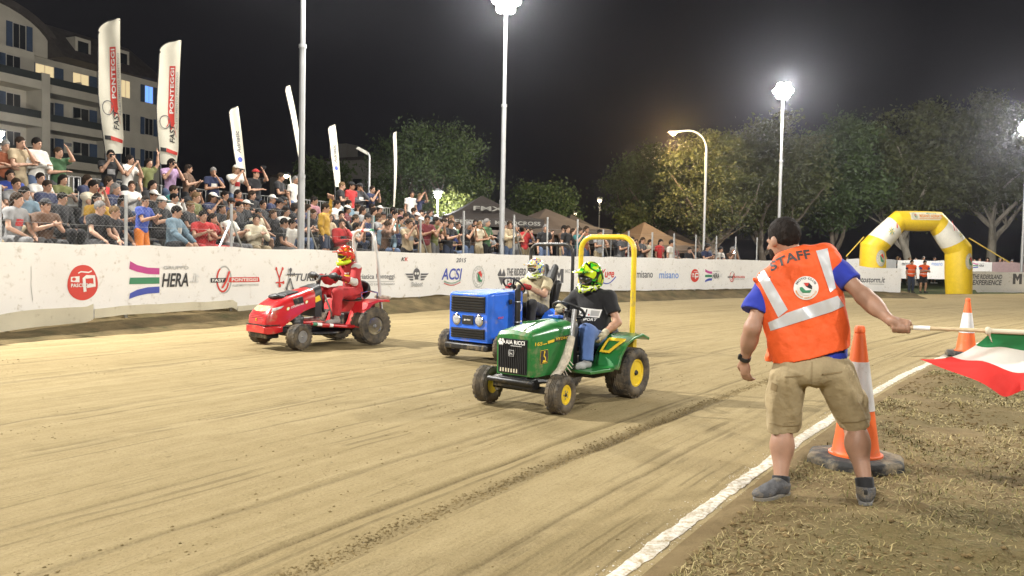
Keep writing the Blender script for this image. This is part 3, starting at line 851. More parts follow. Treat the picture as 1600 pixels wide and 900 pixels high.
# ================================================================== grandstand
SD = Vector((0.51, 0.86, 0)).normalized(); SN = Vector((-0.86, 0.51, 0)).normalized(); S0 = Vector((-8.2, 12.8, 0))
T0, T1 = -4.5, 17.2
ROWS = [(1.05, 1.0), (1.85, 1.25), (2.65, 1.5), (3.45, 1.75), (4.25, 2.0)]
stand_rz = math.atan2(SD.y, SD.x)
stand = empty('grandstand', S0 + SD * T0, stand_rz, 'aluminium grandstand with bench rows full of spectators behind the banner', 'grandstand')
M_DECK = mat('deck_board', (0.30, 0.29, 0.27), 0.6, 0.3, var=0.2, vscale=3, stretch=(0.3, 4, 4))
LT = T1 - T0
for off, z in ROWS:
    for q in range(6):
        x0 = LT * q / 6 + 0.005; x1 = LT * (q + 1) / 6 - 0.005
        MB().box(((x0 + x1) / 2, off, z - 0.025), (x1 - x0, 0.62, 0.05)).build('deck_plank', M_DECK, stand)
        MB().box(((x0 + x1) / 2, off + 0.36, z + 0.41), (x1 - x0, 0.28, 0.045)).build('seat_plank', M_ALU, stand)
    MB().box((LT / 2, off - 0.33, z - 0.12), (LT, 0.03, 0.22)).build('riser', M_DECK, stand)
for q in range(10):
    x = LT * q / 9
    m = MB(); x = min(max(x, 0.05), LT - 0.05)
    m.bar((x, 0.75, 0.85), (x, 4.9, 1.9), 0.05, 0.09); m.bar((x, 0.75, -0.05), (x, 0.75, 0.95), 0.05); m.bar((x, 2.8, -0.05), (x, 2.8, 1.4), 0.05); m.bar((x, 4.85, -0.05), (x, 4.85, 1.95), 0.05); m.bar((x, 0.75, 0.0), (x, 2.8, 1.2), 0.035); m.bar((x, 2.8, 0), (x, 4.85, 1.7), 0.035)
    for off, z in ROWS: m.bar((x, off + 0.36, z - 0.03), (x, off + 0.36, z + 0.4), 0.04)
    m.build('support_frame', M_GALV, stand)
nrail = 10
for q in range(nrail):
    x0 = LT * q / nrail + 0.03; x1 = LT * (q + 1) / nrail - 0.03
    m = MB(); m.tube([(x0, 4.72, 1.98), (x0, 4.72, 3.08), (x1, 4.72, 3.08), (x1, 4.72, 1.98)], 0.021, 6); m.tube([(x0, 4.72, 2.12), (x1, 4.72, 2.12)], 0.018, 6)
    k = 1
    while x0 + 0.115 * k < x1:
        m.box((x0 + 0.115 * k, 4.72, 2.6), (0.022, 0.012, 0.94)); k += 1
    m.build('back_railing', M_ALU, stand)
m = MB(); m.tube([(LT - 0.02, 1.0, 1.0), (LT - 0.02, 1.0, 2.0), (LT - 0.02, 4.6, 3.05)], 0.021, 6)
for k in range(14):
    y = 1.2 + 0.25 * k; zb = 1.0 + 1.0 * (y - 1.05) / 3.2; m.box((LT - 0.02, y, zb + 0.52), (0.012, 0.022, 0.98))
m.build('end_railing', M_ALU, stand)
def stand_pt(t, off, z): return S0 + SD * t + SN * off + Vector((0, 0, z))

# ================================================================== floodlight poles
M_LAMP = mat('flood_glass', (0.9, 0.9, 0.9), 0.3, var=0, emit=(1.0, 0.97, 0.90), estr=60.0)
M_POLE = mat('pole_steel', (0.44, 0.45, 0.46), 0.55, 0.55, var=0.12, vscale=2)
def flood_pole(base, top, aim, label, watts, heads=4, r=0.085, rad=0.44, color=WARM, group='floodlight poles round the track', light=True, spot=None):
    root = empty('floodlight_pole', base, label=label, cat='floodlight', group=group)
    h = top - base.z
    MB().lathe([(0.0, 0), (r * 1.9, 0), (r * 1.9, 0.02), (r, 0.021), (r, h * 0.34), (r * 0.86, h * 0.341), (r * 0.86, h * 0.66), (r * 0.70, h * 0.661), (r * 0.66, h), (0, h)], 14).build('pole', M_POLE, root, smooth=True, sharp=40)
    for z in (h * 0.34, h * 0.66): MB().lathe([(r * 1.04, z - 0.05), (r * 1.1, z - 0.05), (r * 1.1, z + 0.03), (r * 0.9, z + 0.03)], 14).build('collar', M_POLE, root, smooth=True)
    d = Vector((aim[0] - base.x, aim[1] - base.y, 0)).normalized(); sx = Vector((-d.y, d.x, 0))
    MB().bar(sx * -0.40 + Vector((0, 0, h)), sx * 0.40 + Vector((0, 0, h)), 0.07).build('crossbar', M_POLE, root)
    ax = (d * 0.80 + Vector((0, 0, -0.60))).normalized(); up = ax.cross(sx).normalized(); R4 = Matrix((sx, up, ax)).transposed().to_4x4()
    for k in range(7):
        a = k * PI / 3; c = Vector((0, 0, h + 0.05)) + d * 0.10 + ((sx * math.cos(a) + up * math.sin(a)) * 0.31 if k < 6 else Vector())
        hd = MB().lathe([(0.0, -0.18), (0.07, -0.18), (0.12, -0.12), (0.15, 0.03), (0.165, 0.05), (0.155, 0.05), (0.145, 0.03), (0.0, 0.02)], 18, Matrix.Translation(c) @ R4).build('flood_head', M_BLACK, root, smooth=True)
        MB().lathe([(0.0, 0.035), (0.148, 0.035), (0.148, 0.047), (0.0, 0.052)], 18, Matrix.Translation(c) @ R4).build('glass', M_LAMP, hd, smooth=True)
    if light:
        L = bpy.data.lights.new('flood_light', 'SPOT' if spot else 'POINT'); L.energy = watts; L.color = color; L.shadow_soft_size = rad
        lo = bpy.data.objects.new('flood_light', L); lo.location = d * 0.66 + Vector((0, 0, h - 0.0)); link(lo, root)
        if spot:
            L.spot_size = math.radians(spot); L.spot_blend = 0.6; lo.rotation_euler = (Vector((aim[0], aim[1], 0)) - base - lo.location).to_track_quat('-Z', 'Y').to_euler()
    return root
P1 = at(470, 384, 19.2); P2 = at(783.5, 392, 25.6); P3 = at(1215.5, 400, 38.0); P4 = at(1597, 405, 46.0)
for p in (P1, P2, P3, P4): p.z = 0.0
mid = (1.5, 12)
flood_pole(P1, 9.6, mid, 'thick floodlight pole behind the banner left of the red tractor, its lamp above the picture', 3500)
flood_pole(P2, 9.45, mid, 'tall floodlight pole behind the blue tractor, lamp lit at the top of the picture', 4000)
flood_pole(P3, 9.45, (8, 20), 'lit floodlight pole rising behind the head of the man in the orange vest', 6000)
flood_pole(P4, 9.3, (10, 20), 'lit floodlight pole beyond the banner at the right edge of the picture', 6000)
# the ring of poles goes on out of the picture: beside the stand, and on the side where the photographer stands
flood_pole(Vector((-14.8, 13.2, 0)), 11.0, (1.5, 9.0), 'floodlight pole behind the stand beyond the left edge of the picture', 25500, rad=0.22, spot=80)
flood_pole(Vector((-6.5, -9.0, 0)), 9.6, mid, 'floodlight pole on the near side of the track, left behind the photographer', 11500, rad=0.3)
flood_pole(Vector((10.5, -8.0, 0)), 9.6, mid, 'floodlight pole on the near side of the track, right behind the photographer', 6000, rad=0.3)
flood_pole(Vector((16.5, 13.0, 0)), 9.6, (2, 22), 'floodlight pole on the infield beyond the right edge of the picture', 11500, rad=0.3)

# ================================================================== dusty night air
M_HAZE = bpy.data.materials.new('dusty_air'); M_HAZE.use_nodes = True
hn = M_HAZE.node_tree; hn.nodes.remove(hn.nodes['Principled BSDF'])
pv = hn.nodes.new('ShaderNodeVolumePrincipled'); pv.inputs['Color'].default_value = (0.86, 0.87, 1.0, 1); pv.inputs['Density'].default_value = 0.00045; pv.inputs['Anisotropy'].default_value = 0.90
hn.links.new(pv.outputs[0], hn.nodes['Material Output'].inputs['Volume'])
hz = MB().box((0, 600, 12.0), (1900, 1900, 26.4)).build('haze', M_HAZE)
tag(hz, kind='stuff')

# ================================================================== loose soil and dry grass
def scatter_lumps(name, P, size, m, seed, flat=0.6):
    rng = np.random.default_rng(seed); n = len(P)
    base = np.array([(1, 0, 0), (0, 1, 0), (-1, 0, 0), (0, -1, 0), (0, 0, 1.0), (0, 0, -0.6)], float)
    f = np.array([(0, 1, 4), (1, 2, 4), (2, 3, 4), (3, 0, 4), (1, 0, 5), (2, 1, 5), (3, 2, 5), (0, 3, 5)])
    V = base[None] * (1 + 0.45 * (rng.random((n, 6, 3)) - 0.5)) * size[:, None, None]; V[:, :, 2] *= flat
    a = rng.random(n) * 6.283; c, s_ = np.cos(a)[:, None], np.sin(a)[:, None]
    x = V[:, :, 0] * c - V[:, :, 1] * s_; y = V[:, :, 0] * s_ + V[:, :, 1] * c
    V = np.stack([x, y, V[:, :, 2]], 2) + P[:, None, :]
    Fc = (f[None] + 6 * np.arange(n)[:, None, None]).reshape(-1, 3)
    return obj(name, mesh_from(name, V.reshape(-1, 3), Fc), m)
rng = np.random.default_rng(7)
M_CLOD = mat('soil_clod', (0.19, 0.142, 0.068), 0.95, var=0.4, vscale=8, spec=0.1)
ns = 26000
s_ = 1.5 + 20 * rng.random(ns) ** 1.7; r_ = 2.0 + 10 * rng.random(ns)
k_ = rng.random(ns) < 0.30; r_[k_] = 3.12 + rng.normal(size=k_.sum()) * 0.040; s_[k_] = 1.5 + 11 * rng.random(k_.sum())
dens = vnoise(s_ * 0.5, r_ * 1.6, 301) + vnoise(s_ * 1.7, r_ * 4, 303); keep = k_ | (dens > 0.20)
s_, r_ = s_[keep], r_[keep]
x, y = sr_xy(s_, r_); z = track_z(s_, r_, x, y)[0]
tag(scatter_lumps('loose_soil', np.column_stack([x, y, z + 0.001]), 0.0025 + 0.009 * rng.random(len(x)) ** 4, M_CLOD, 5), 'crumbs of loose soil along the tyre ruts', 'soil', kind='stuff')
M_CLOD2 = mat('infield_clod', (0.155, 0.110, 0.052), 0.95, var=0.4, vscale=8, spec=0.1)
ns = 26000
s_ = 1.0 + 13 * rng.random(ns) ** 1.3; r_ = 1.72 - 5.2 * rng.random(ns) ** 1.4
keep = vnoise(s_ * 1.3, r_ * 1.3, 305) + 0.7 * vnoise(s_ * 5, r_ * 5, 306) > -0.15
s_, r_ = s_[keep], r_[keep]; x, y = sr_xy(s_, r_)
tag(scatter_lumps('trampled_clods', np.column_stack([x, y, infield_h(x, y) + 0.002]), 0.004 + 0.022 * rng.random(len(x)) ** 5, M_CLOD2, 6), 'trampled clods of earth on the infield', 'soil', kind='stuff')
ns = 3500
s_ = 0.5 + 14 * rng.random(ns) ** 1.5; r_ = LINE_R + rng.normal(size=ns) * 0.065
x, y = sr_xy(s_, r_)
tag(scatter_lumps('chalk_dust', np.column_stack([x, y, np.maximum(track_z(s_, r_, x, y)[0], infield_h(x, y) - 0.02) + 0.004]), 0.002 + 0.006 * rng.random(ns) ** 3, M_CHALK, 9, 0.4), 'crumbs of white chalk spread beside the line', 'chalk', kind='stuff')
# dry straw and short grass, denser in patches
nb = 260000
s_ = 1.0 + 24 * rng.random(nb) ** 2.1; r_ = 1.70 - 7.5 * rng.random(nb) ** 1.25
x, y = sr_xy(s_, r_)
d_ = vnoise(x * 1.1, y * 1.1, 311) + 0.8 * vnoise(x * 3.1, y * 3.1, 312) + 0.25 * np.clip((1.4 - r_) / 1.5, -0.6, 1)
keep = d_ > -0.02
keep |= (np.hypot(x, y) < 7.5) & (rng.random(nb) < 0.55)
x, y, d_ = x[keep], y[keep], d_[keep]; nb = len(x)
z = infield_h(x, y)
a = rng.random(nb) * 6.283; L_ = (0.020 + 0.050 * rng.random(nb) ** 1.6) * (1 + 0.6 * np.clip(d_, 0, 1)); el = np.where(rng.random(nb) < 0.78, rng.uniform(0.05, 0.45, nb), rng.uniform(0.4, 1.3, nb)); wd = 0.0016 + 0.0020 * rng.random(nb)
dist = np.hypot(x, y); wd *= np.clip(dist / 4.5, 1, 3)
dx, dy = np.cos(a), np.sin(a); px_, py_ = -dy, dx
p0 = np.column_stack([x, y, z - 0.002]); mid_ = p0 + np.column_stack([dx * np.cos(el) * L_ * 0.55, dy * np.cos(el) * L_ * 0.55, np.sin(el) * L_ * 0.6]); tip = p0 + np.column_stack([dx * np.cos(el * 0.6) * L_, dy * np.cos(el * 0.6) * L_, np.sin(el * 0.55) * L_])
sw = np.column_stack([px_ * wd, py_ * wd, 0 * wd])
V = np.stack([p0 - sw, p0 + sw, mid_ + sw * 0.8, mid_ - sw * 0.8, tip], 1).reshape(-1, 3)
idx = 5 * np.arange(nb)[:, None]
Fc = np.concatenate([idx + np.array([[0, 1, 2]]), idx + np.array([[0, 2, 3]]), idx + np.array([[3, 2, 4]])])
me = mesh_from('dry_grass', V, Fc)
at_ = me.attributes.new('tone', 'FLOAT', 'POINT'); at_.data.foreach_set('value', np.repeat(np.clip(rng.random(nb) * 0.8 + 0.6 * vnoise(x * 0.8, y * 0.8, 320), 0, 1), 5).astype(np.float32))
M_STRAW = mat('straw', (0.3, 0.25, 0.1), 0.8, var=0, spec=0.2)
nt = M_STRAW.node_tree; an = nt.nodes.new('ShaderNodeAttribute'); an.attribute_name = 'tone'; cr = nt.nodes.new('ShaderNodeValToRGB')
cr.color_ramp.elements[0].color = (0.110, 0.105, 0.035, 1); cr.color_ramp.elements[1].color = (0.46, 0.37, 0.19, 1); e_ = cr.color_ramp.elements.new(0.45); e_.color = (0.25, 0.20, 0.085, 1)
nt.links.new(an.outputs['Fac'], cr.inputs[0]); nt.links.new(cr.outputs[0], nt.nodes['Principled BSDF'].inputs['Base Color'])
tag(obj('dry_grass', me, M_STRAW), 'short dry trampled grass of the infield', 'grass', kind='stuff')
# ================================================================== trees
M_BARK = mat('bark', (0.16, 0.13, 0.10), 0.9, var=0.35, vscale=5, bump=0.8, bscale=16, stretch=(1, 1, 0.3))
M_PALEBARK = mat('pale_bark', (0.30, 0.27, 0.22), 0.9, var=0.35, vscale=3, bump=0.6, bscale=12, stretch=(1, 1, 0.4))
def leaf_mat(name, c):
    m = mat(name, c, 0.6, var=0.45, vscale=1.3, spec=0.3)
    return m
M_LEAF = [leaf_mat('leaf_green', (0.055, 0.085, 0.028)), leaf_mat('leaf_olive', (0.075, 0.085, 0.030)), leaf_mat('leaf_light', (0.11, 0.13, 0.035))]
def tree_meshes(seed, H, W, base, n_leaf=9000, leaf=0.16, wispy=0.0):
    rng = np.random.default_rng(seed); rnd = random.Random(seed)
    tips = []
    mb = MB()
    def limb(p, d, L, r, lvl):
        pts = [p]; q = Vector(p); dd = Vector(d).normalized(); n = 5
        for k in range(n):
            dd = (dd + Vector((rnd.uniform(-1, 1), rnd.uniform(-1, 1), rnd.uniform(-0.2, 0.5))) * 0.20).normalized()
            q = q + dd * (L / n); pts.append(Vector(q))
        mb.tube(pts, [r * (1 - 0.62 * k / n) for k in range(n + 1)], 7 if lvl == 0 else 5)
        if lvl >= 2:
            tips.append(Vector(q)); tips.append(Vector(pts[3])); return
        nb = 5 if lvl == 0 else 4
        for b in range(nb):
            a = 2 * PI * (b + rnd.random() * 0.7) / nb
            i0 = rnd.choice([3, 4, 5]) if lvl == 0 else rnd.choice([2, 3, 4, 5])
            out = Vector((math.cos(a), math.sin(a), rnd.uniform(0.35, 1.1)))
            limb(pts[i0], (dd * 0.5 + out).normalized(), L * (rnd.uniform(0.55, 0.8) if lvl else (H - base) / max(base, 1) * 0.31), r * 0.45, lvl + 1)
    limb(Vector((0, 0, -0.1)), (0, 0, 1), base * 1.25, 0.028 * H + 0.05, 0)
    # crown: leaf clumps inside an uneven envelope
    cz = (base + H) / 2; rz = (H - base) / 2
    cl = []
    lob = [(rnd.uniform(0, 2 * PI), rnd.uniform(-0.5, 0.9), rnd.uniform(0.75, 1.12)) for _ in range(9)]
    while len(cl) < 120:
        v = rng.normal(size=3); v /= np.linalg.norm(v)
        rad = rnd.random() ** 0.4
        a = math.atan2(v[1], v[0]); sc = 0.82
        for la, lz, ls in lob:
            w = math.exp(-((math.cos(a - la) - 1) ** 2 * 3 + (v[2] - lz) ** 2 * 5)); sc = sc * (1 - w) + ls * w
        c = np.array([v[0] * W / 2, v[1] * W / 2, v[2] * rz]) * rad * sc
        cl.append((c[0], c[1], c[2] + cz, 0.5 + 0.5 * rnd.random()))
    cl = np.array(cl)
    pick = rng.integers(0, len(cl), n_leaf)
    P = cl[pick, :3] + rng.normal(size=(n_leaf, 3)) * (0.06 * (W + 2 * rz) / 2 + 0.1) * cl[pick, 3:4] * np.array([1.15, 1.15, 0.7])
    d1 = rng.normal(size=(n_leaf, 3)); d1 /= np.linalg.norm(d1, axis=1)[:, None]
    if wispy: d1[:, 2] -= wispy; d1 /= np.linalg.norm(d1, axis=1)[:, None]
    d2 = np.cross(d1, rng.normal(size=(n_leaf, 3))); d2 /= np.linalg.norm(d2, axis=1)[:, None]
    s = leaf * rng.uniform(0.6, 1.4, (n_leaf, 1))
    V = np.stack([P - d1 * s, P + d2 * s * 0.45, P + d1 * s, P - d2 * s * 0.45], 1).reshape(-1, 3)
    Q = np.arange(n_leaf * 4).reshape(-1, 4)
    return mb.mesh('trunk', True, 60), mesh_from('crown', V, Q)
def plant_tree(px, Y, top_y, wpx, label, seed, leafm=0, base=0.28, n=9000, leaf=0.16, bark=None, cat='tree', name='broadleaf_tree', wispy=0.0, z0=-0.08, group='trees round the arena'):
    p = at(px, 400, Y); H = at(px, top_y, Y).z - z0; W = wpx * Y / 1250
    p.z = z0
    t = empty(name, p, label=label, cat=cat, group=group)
    tm, cm = tree_meshes(seed, H, W, H * base, n, leaf, wispy)
    obj('trunk', tm, bark or M_BARK, t); obj('crown', cm, M_LEAF[leafm], t)
    return t
plant_tree(668, 47, 183, 215, 'wide feathery tree behind the grandstand end, above the small white lamp', 11, 0, 0.28, 25500, 0.088, wispy=0.3)
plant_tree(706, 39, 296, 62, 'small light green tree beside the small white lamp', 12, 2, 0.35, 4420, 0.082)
plant_tree(848, 52, 266, 125, 'low dark tree behind the black tents', 13, 0, 0.25, 13600, 0.102)
plant_tree(1004, 60, 212, 130, 'dark tree between the small street lamp and the curved street lamp', 14, 0, 0.22, 17000, 0.122)
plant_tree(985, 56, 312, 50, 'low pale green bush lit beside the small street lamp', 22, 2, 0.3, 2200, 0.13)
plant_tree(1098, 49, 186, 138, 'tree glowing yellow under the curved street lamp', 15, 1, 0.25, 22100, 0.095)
plant_tree(1195, 57, 168, 170, 'tall dark tree behind the head of the man in the orange vest', 16, 1, 0.22, 31100, 0.14)
plant_tree(1305, 60, 172, 160, 'dark tree just left of the yellow arch', 17, 0, 0.24, 31100, 0.14)
plant_tree(1428, 60, 152, 150, 'tree with a pale trunk seen through the yellow arch', 18, 1, 0.26, 31100, 0.14, M_PALEBARK)
plant_tree(1548, 61, 128, 175, 'tallest tree with a forked pale trunk, right of the yellow arch', 19, 1, 0.30, 34500, 0.14, M_PALEBARK)
plant_tree(1700, 60, 120, 180, 'tree beyond the right edge of the picture', 20, 0, 0.28, 15300, 0.136)
plant_tree(500, 62, 236, 110, 'dark tree in front of the far low building', 21, 0, 0.2, 6000, 0.2)

# ================================================================== apartment house on the left
M_PLASTER = mat('plaster', (0.60, 0.57, 0.49), 0.9, var=0.10, vscale=0.7, bump=0.2, bscale=20)
M_ROOF = mat('roof_slate', (0.07, 0.06, 0.055), 0.8, var=0.3, vscale=2, bump=0.5, bscale=8)
M_SHUT = mat('blue_shutter', (0.05, 0.09, 0.17), 0.6, var=0.15)
M_GLASS = mat('dark_glass', (0.02, 0.025, 0.03), 0.08, var=0.0, spec=0.8)
M_LITGLASS = mat('lit_window', (0.5, 0.42, 0.28), 0.4, var=0.2, vscale=1.5, emit=(1.0, 0.78, 0.42), estr=0.75)
M_FRAME = mat('window_frame', (0.60, 0.58, 0.53), 0.6)
M_RAIL = mat('balcony_glass', (0.05, 0.06, 0.06), 0.2, var=0.1)
bd = Vector((0.40, 0.917, 0)).normalized()
bend = Vector((-34.0, 77.0, -0.08))
# local frame: x along the facade away from the far end towards the camera, y out of the facade, z up
house = empty('apartment_house', bend, math.atan2(-bd.y, -bd.x), 'pale five storey apartment house with blue shutters, arched gable and lit windows', 'building')
def hb(name, x0, x1, y0, y1, z0, z1, m, parent=house, bevel=0.0):
    return MB().box(((x0 + x1) / 2, (y0 + y1) / 2, (z0 + z1) / 2), (x1 - x0, y1 - y0, z1 - z0)).build(name, m, parent, bevel=bevel)
hb('wall', 0, 5.6, -9, 0, 0, 17.5, M_PLASTER)
hb('wall', 5.6, 12.2, -9, -1.6, 0, 17.5, M_PLASTER)
hb('wall', 12.2, 24, -9, -0.6, 0, 17.5, M_PLASTER)
hb('pier', 12.2, 12.9, -0.6, 1.3, 0, 15.6, M_PLASTER)
hb('pier', 5.3, 5.62, 0.002, 0.25, 0, 17.3, M_PLASTER)
# arched gable and roof
arc = [(9.8 + 6.5 - 6.5 * math.cos(a), 17.5 + 3.6 * math.sin(a)) for a in np.linspace(0, PI, 20)]
Mx = Matrix(((1, 0, 0, 0), (0, 0, 1, 0), (0, 1, 0, 0), (0, 0, 0, 1)))
MB().prism(arc, -8.9, -1.45, Mx).build('gable', M_PLASTER, house)
arc2 = [(16.3 - 7.1 * math.cos(a), 17.5 + 4.1 * math.sin(a)) for a in np.linspace(0, PI, 20)] + [(16.3 + 6.52 * math.cos(a), 17.48 + 3.62 * math.sin(a)) for a in np.linspace(0, PI, 20)]
rf = MB().prism(arc2, -9.2, -1.0, Mx).build('roof', M_ROOF, house)
MB().loft([[Vector((-0.5, 0.7, 17.5)), Vector((10.4, 0.7, 17.5)), Vector((10.4, -9.3, 17.5)), Vector((-0.5, -9.3, 17.5))], [Vector((1.5, -2.4, 20.6)), Vector((10.4, -2.4, 20.6)), Vector((10.4, -7, 20.6)), Vector((1.5, -7, 20.6))]]).build('roof', M_ROOF, house)
for x in (3.2, 7.2):
    dm = hb('dormer', x, x + 1.5, -2.6, -0.3, 17.9, 19.7, M_PLASTER); hb('pane', x + 0.25, x + 1.25, -0.3, -0.27, 18.2, 19.4, M_GLASS, dm)
def window(x, y, z, w, h, lit=False, shutters='both', glass=None):
    f = hb('window', x - w / 2 - 0.08, x + w / 2 + 0.08, y + 0.002, y + 0.06, z - 0.08, z + h + 0.08, M_FRAME)
    hb('pane', x - w / 2, x - 0.03, y + 0.06, y + 0.075, z, z + h, glass or (M_LITGLASS if lit else M_GLASS), f); hb('pane', x + 0.03, x + w / 2, y + 0.06, y + 0.075, z, z + h, glass or (M_LITGLASS if lit else M_GLASS), f)
    for sd in (-1, 1):
        if shutters == 'both' or (shutters == 'left' and sd > 0) or (shutters == 'right' and sd < 0):
            xc = x + sd * (w * 0.75 + 0.1); hb('shutter', xc - w * 0.25, xc + w * 0.25, y + 0.065, y + 0.11, z - 0.05, z + h + 0.05, M_SHUT, f)
M_TV = mat('blue_screen', (0.1, 0.2, 0.6), 0.4, var=0, emit=(0.15, 0.35, 1.0), estr=1.6)
for st in range(5):
    z0 = 2.5 + 3 * st
    window(1.3, 0, z0 + 0.9, 0.85, 1.5, False, 'both', M_TV if st == 4 else None)
    window(3.9, 0, z0 + 0.9, 0.9, 1.5, st == 4, 'left' if st != 2 else 'both')
    # recessed balconies
    hb('balcony_slab', 5.62, 12.18, -1.6, 0.7, z0 - 0.25, z0, M_PLASTER); hb('parapet', 5.62, 12.18, 0.58, 0.70, z0 + 0.002, z0 + 0.42, M_PLASTER); hb('balcony_rail', 5.66, 12.14, 0.62, 0.66, z0 + 0.44, z0 + 1.02, M_RAIL)
    hb('balcony_divider', 8.75, 8.95, -1.5, 0.55, z0 + 0.01, z0 + 1.2, M_PLASTER)
    window(7.2, -1.6, z0 + 0.3, 1.5, 2.1, st in (4,), 'right'); window(10.6, -1.6, z0 + 0.3, 1.6, 2.1, st == 4, 'both')
    # front balconies under the gable
    hb('balcony_slab', 12.92, 24, -0.598, 1.3, z0 - 0.25, z0, M_PLASTER); hb('parapet', 12.92, 24, 1.18, 1.30, z0 + 0.002, z0 + 0.42, M_PLASTER); hb('balcony_rail', 12.96, 23.9, 1.22, 1.26, z0 + 0.44, z0 + 1.02, M_RAIL)
    window(14.0, -0.6, z0 + 0.1, 1.1, 2.2, False, 'left'); window(16.4, -0.6, z0 + 0.1, 1.3, 2.2, st == 3, 'right' if st == 3 else 'both'); window(20, -0.6, z0 + 0.1, 1.3, 2.2, False)
window(12.9, -1.45, 17.75, 1.0, 1.9, False, 'both'); window(16.2, -1.45, 17.9, 1.0, 2.0, False, 'both')
MB().tube([(5.75, 0.15, 17.4), (5.9, 0.15, 16.6), (6.1, 0.1, 15.8), (5.8, 0.1, 15.2), (5.8, 0.1, 0)], 0.06, 6).build('drainpipe', M_GALV, house)

# low far building behind the stand
far = empty('far_building', at(505, 400, 88), math.radians(-28), 'dim grey low building with a stepped roof far behind the stand', 'building')
far.location.z = -0.08
def fb(name, x0, x1, y0, y1, z0, z1, m, parent=far): return MB().box(((x0 + x1) / 2, (y0 + y1) / 2, (z0 + z1) / 2), (x1 - x0, y1 - y0, z1 - z0)).build(name, m, parent)
M_FARW = mat('far_plaster', (0.26, 0.25, 0.23), 0.9, var=0.15, vscale=0.5)
fb('wall', -2, 9, 0, 8, 0, 11.6, M_FARW); fb('wall', -9, -2, 1, 8, 0, 10.2, M_FARW); fb('roof', -2.4, 9.4, -0.4, 8.4, 11.6, 11.9, M_ROOF); fb('roof', -9.4, -2.01, 0.6, 8.4, 10.2, 10.5, M_ROOF); fb('chimney', -1, 1.4, 2, 4, 11.9, 13.8, M_FARW)
for i in range(4):
    for j in range(3):
        w_ = fb('window', -1 + 2.5 * i, 0.2 + 2.5 * i, -0.03, -0.002, 1.5 + 3.2 * j, 3.2 + 3.2 * j, M_GLASS)
fb('window', -7.5, -6.2, 0.97, 0.998, 7.4, 9.0, M_GLASS); fb('window', -5, -3.8, 0.97, 0.998, 7.4, 9.0, M_GLASS)

# ================================================================== lamps
def lamp_glow(name, e, s): return mat(name, (0.9, 0.85, 0.7), 0.4, var=0, emit=e, estr=s)
M_SODIUM = lamp_glow('sodium_glass', (1.0, 0.62, 0.25), 45); M_WHITEGLOW = lamp_glow('white_glass', (1.0, 0.98, 0.95), 60); M_WARMGLOW = lamp_glow('warm_glass', (1.0, 0.78, 0.5), 30)
def street_lamp(px, y_top, Y, label, kind='post', color=(1, 0.8, 0.55), watts=60, arm=0.0, gm=None, lit=True, r=0.05, zb=-0.08):
    top = at(px, y_top, Y); foot = Vector((top.x + arm, top.y, zb)); h = top.z - zb
    t = empty('street_lamp', foot, label=label, cat='street lamp', group='lamps behind the arena')
    if arm:
        pts = [(0, 0, 0), (0, 0, h - 0.9)] + [(-arm * (1 - math.cos(a)) * 0.55, 0, h - 0.9 + 1.0 * math.sin(a)) for a in np.linspace(0.2, PI / 2, 6)] + [(-arm * 0.95, 0, h + 0.02)]
        MB().tube(pts, [r * 1.4] * 2 + [r] * (len(pts) - 2), 8).build('pole', M_POLE, t, smooth=True)
        hd = MB().box((-arm, 0, h + 0.02), (0.6, 0.26, 0.12), taper=(0.7, 0.7)).build('lamp_head', M_POLE, t, bevel=0.03)
    else:
        MB().tube([(0, 0, 0), (0, 0, h)], [r * 1.3, r], 8).build('pole', M_POLE, t, smooth=True)
        hd = MB().lathe([(0.05, h), (0.20, h + 0.02), (0.24, h + 0.14), (0.05, h + 0.24), (0, h + 0.25)], 12).build('lamp_head', M_POLE, t, smooth=True)
    if lit:
        MB().lathe([(0, -0.16), (0.10, -0.13), (0.16, -0.02), (0.12, 0.0), (0, 0.0)], 12, Matrix.Translation((-arm, 0, h - 0.045))).build('glass', gm or M_WARMGLOW, hd, smooth=True)
        L = bpy.data.lights.new('lamp_light', 'POINT'); L.energy = watts; L.color = color; L.shadow_soft_size = 0.24
        lo = bpy.data.objects.new('lamp_light', L); lo.location = (-arm, 0, h - 0.38); link(lo, t)
    return t
street_lamp(1052, 206, 44.5, 'curved street lamp glowing orange above the yellow lit tree', color=(1, 0.66, 0.28), watts=2300, arm=1.85, gm=M_SODIUM)
street_lamp(937, 312, 62, 'small post lamp glowing between the tents and the trees', watts=120)
street_lamp(447, 273, 50, 'small warm lamp on a thin post seen behind the top of the stand', watts=120, arm=0.35)
street_lamp(684, 303, 37, 'small dazzling white lamp beside the light green tree', color=(1, 0.98, 0.95), watts=900, gm=M_WHITEGLOW, r=0.035, zb=0.3)
street_lamp(899, 333, 68, 'faint far lamp behind the black tents', watts=60)
street_lamp(662, 297, 60, 'faint orange lamp beside the dazzling white one', color=(1, 0.66, 0.28), watts=40, gm=M_SODIUM)
street_lamp(1146, 391, 50, 'low white lamp behind the crowd, left of the orange vest', color=(1, 1, 1), watts=90, gm=M_WHITEGLOW, r=0.03)
street_lamp(2, 208, 52, 'white lamp in front of the apartment house at the left edge', watts=1500, color=(1, 0.93, 0.8), gm=M_WHITEGLOW)
# unlit floodlight on a bent pole behind the stand
p = at(577, 330, 31.5); t = empty('bent_floodlight', (p.x, p.y, 0), label='unlit box floodlight on a thin pole behind the right end of the stand', cat='floodlight')
zt = at(574, 240, 31.5).z
MB().tube([(0, 0, 0), (-0.02, 0, zt - 0.1), (-0.08, 0, zt + 0.02)], 0.045, 8).build('pole', M_POLE, t, smooth=True)
MB().box((-0.28, -0.05, zt + 0.1), (0.5, 0.36, 0.12), Matrix.Rotation(math.radians(28), 3, 'Y'), taper=(0.8, 0.8)).build('flood_head', mat('pale_lamp_box', (0.55, 0.53, 0.47), 0.5), t, bevel=0.02)

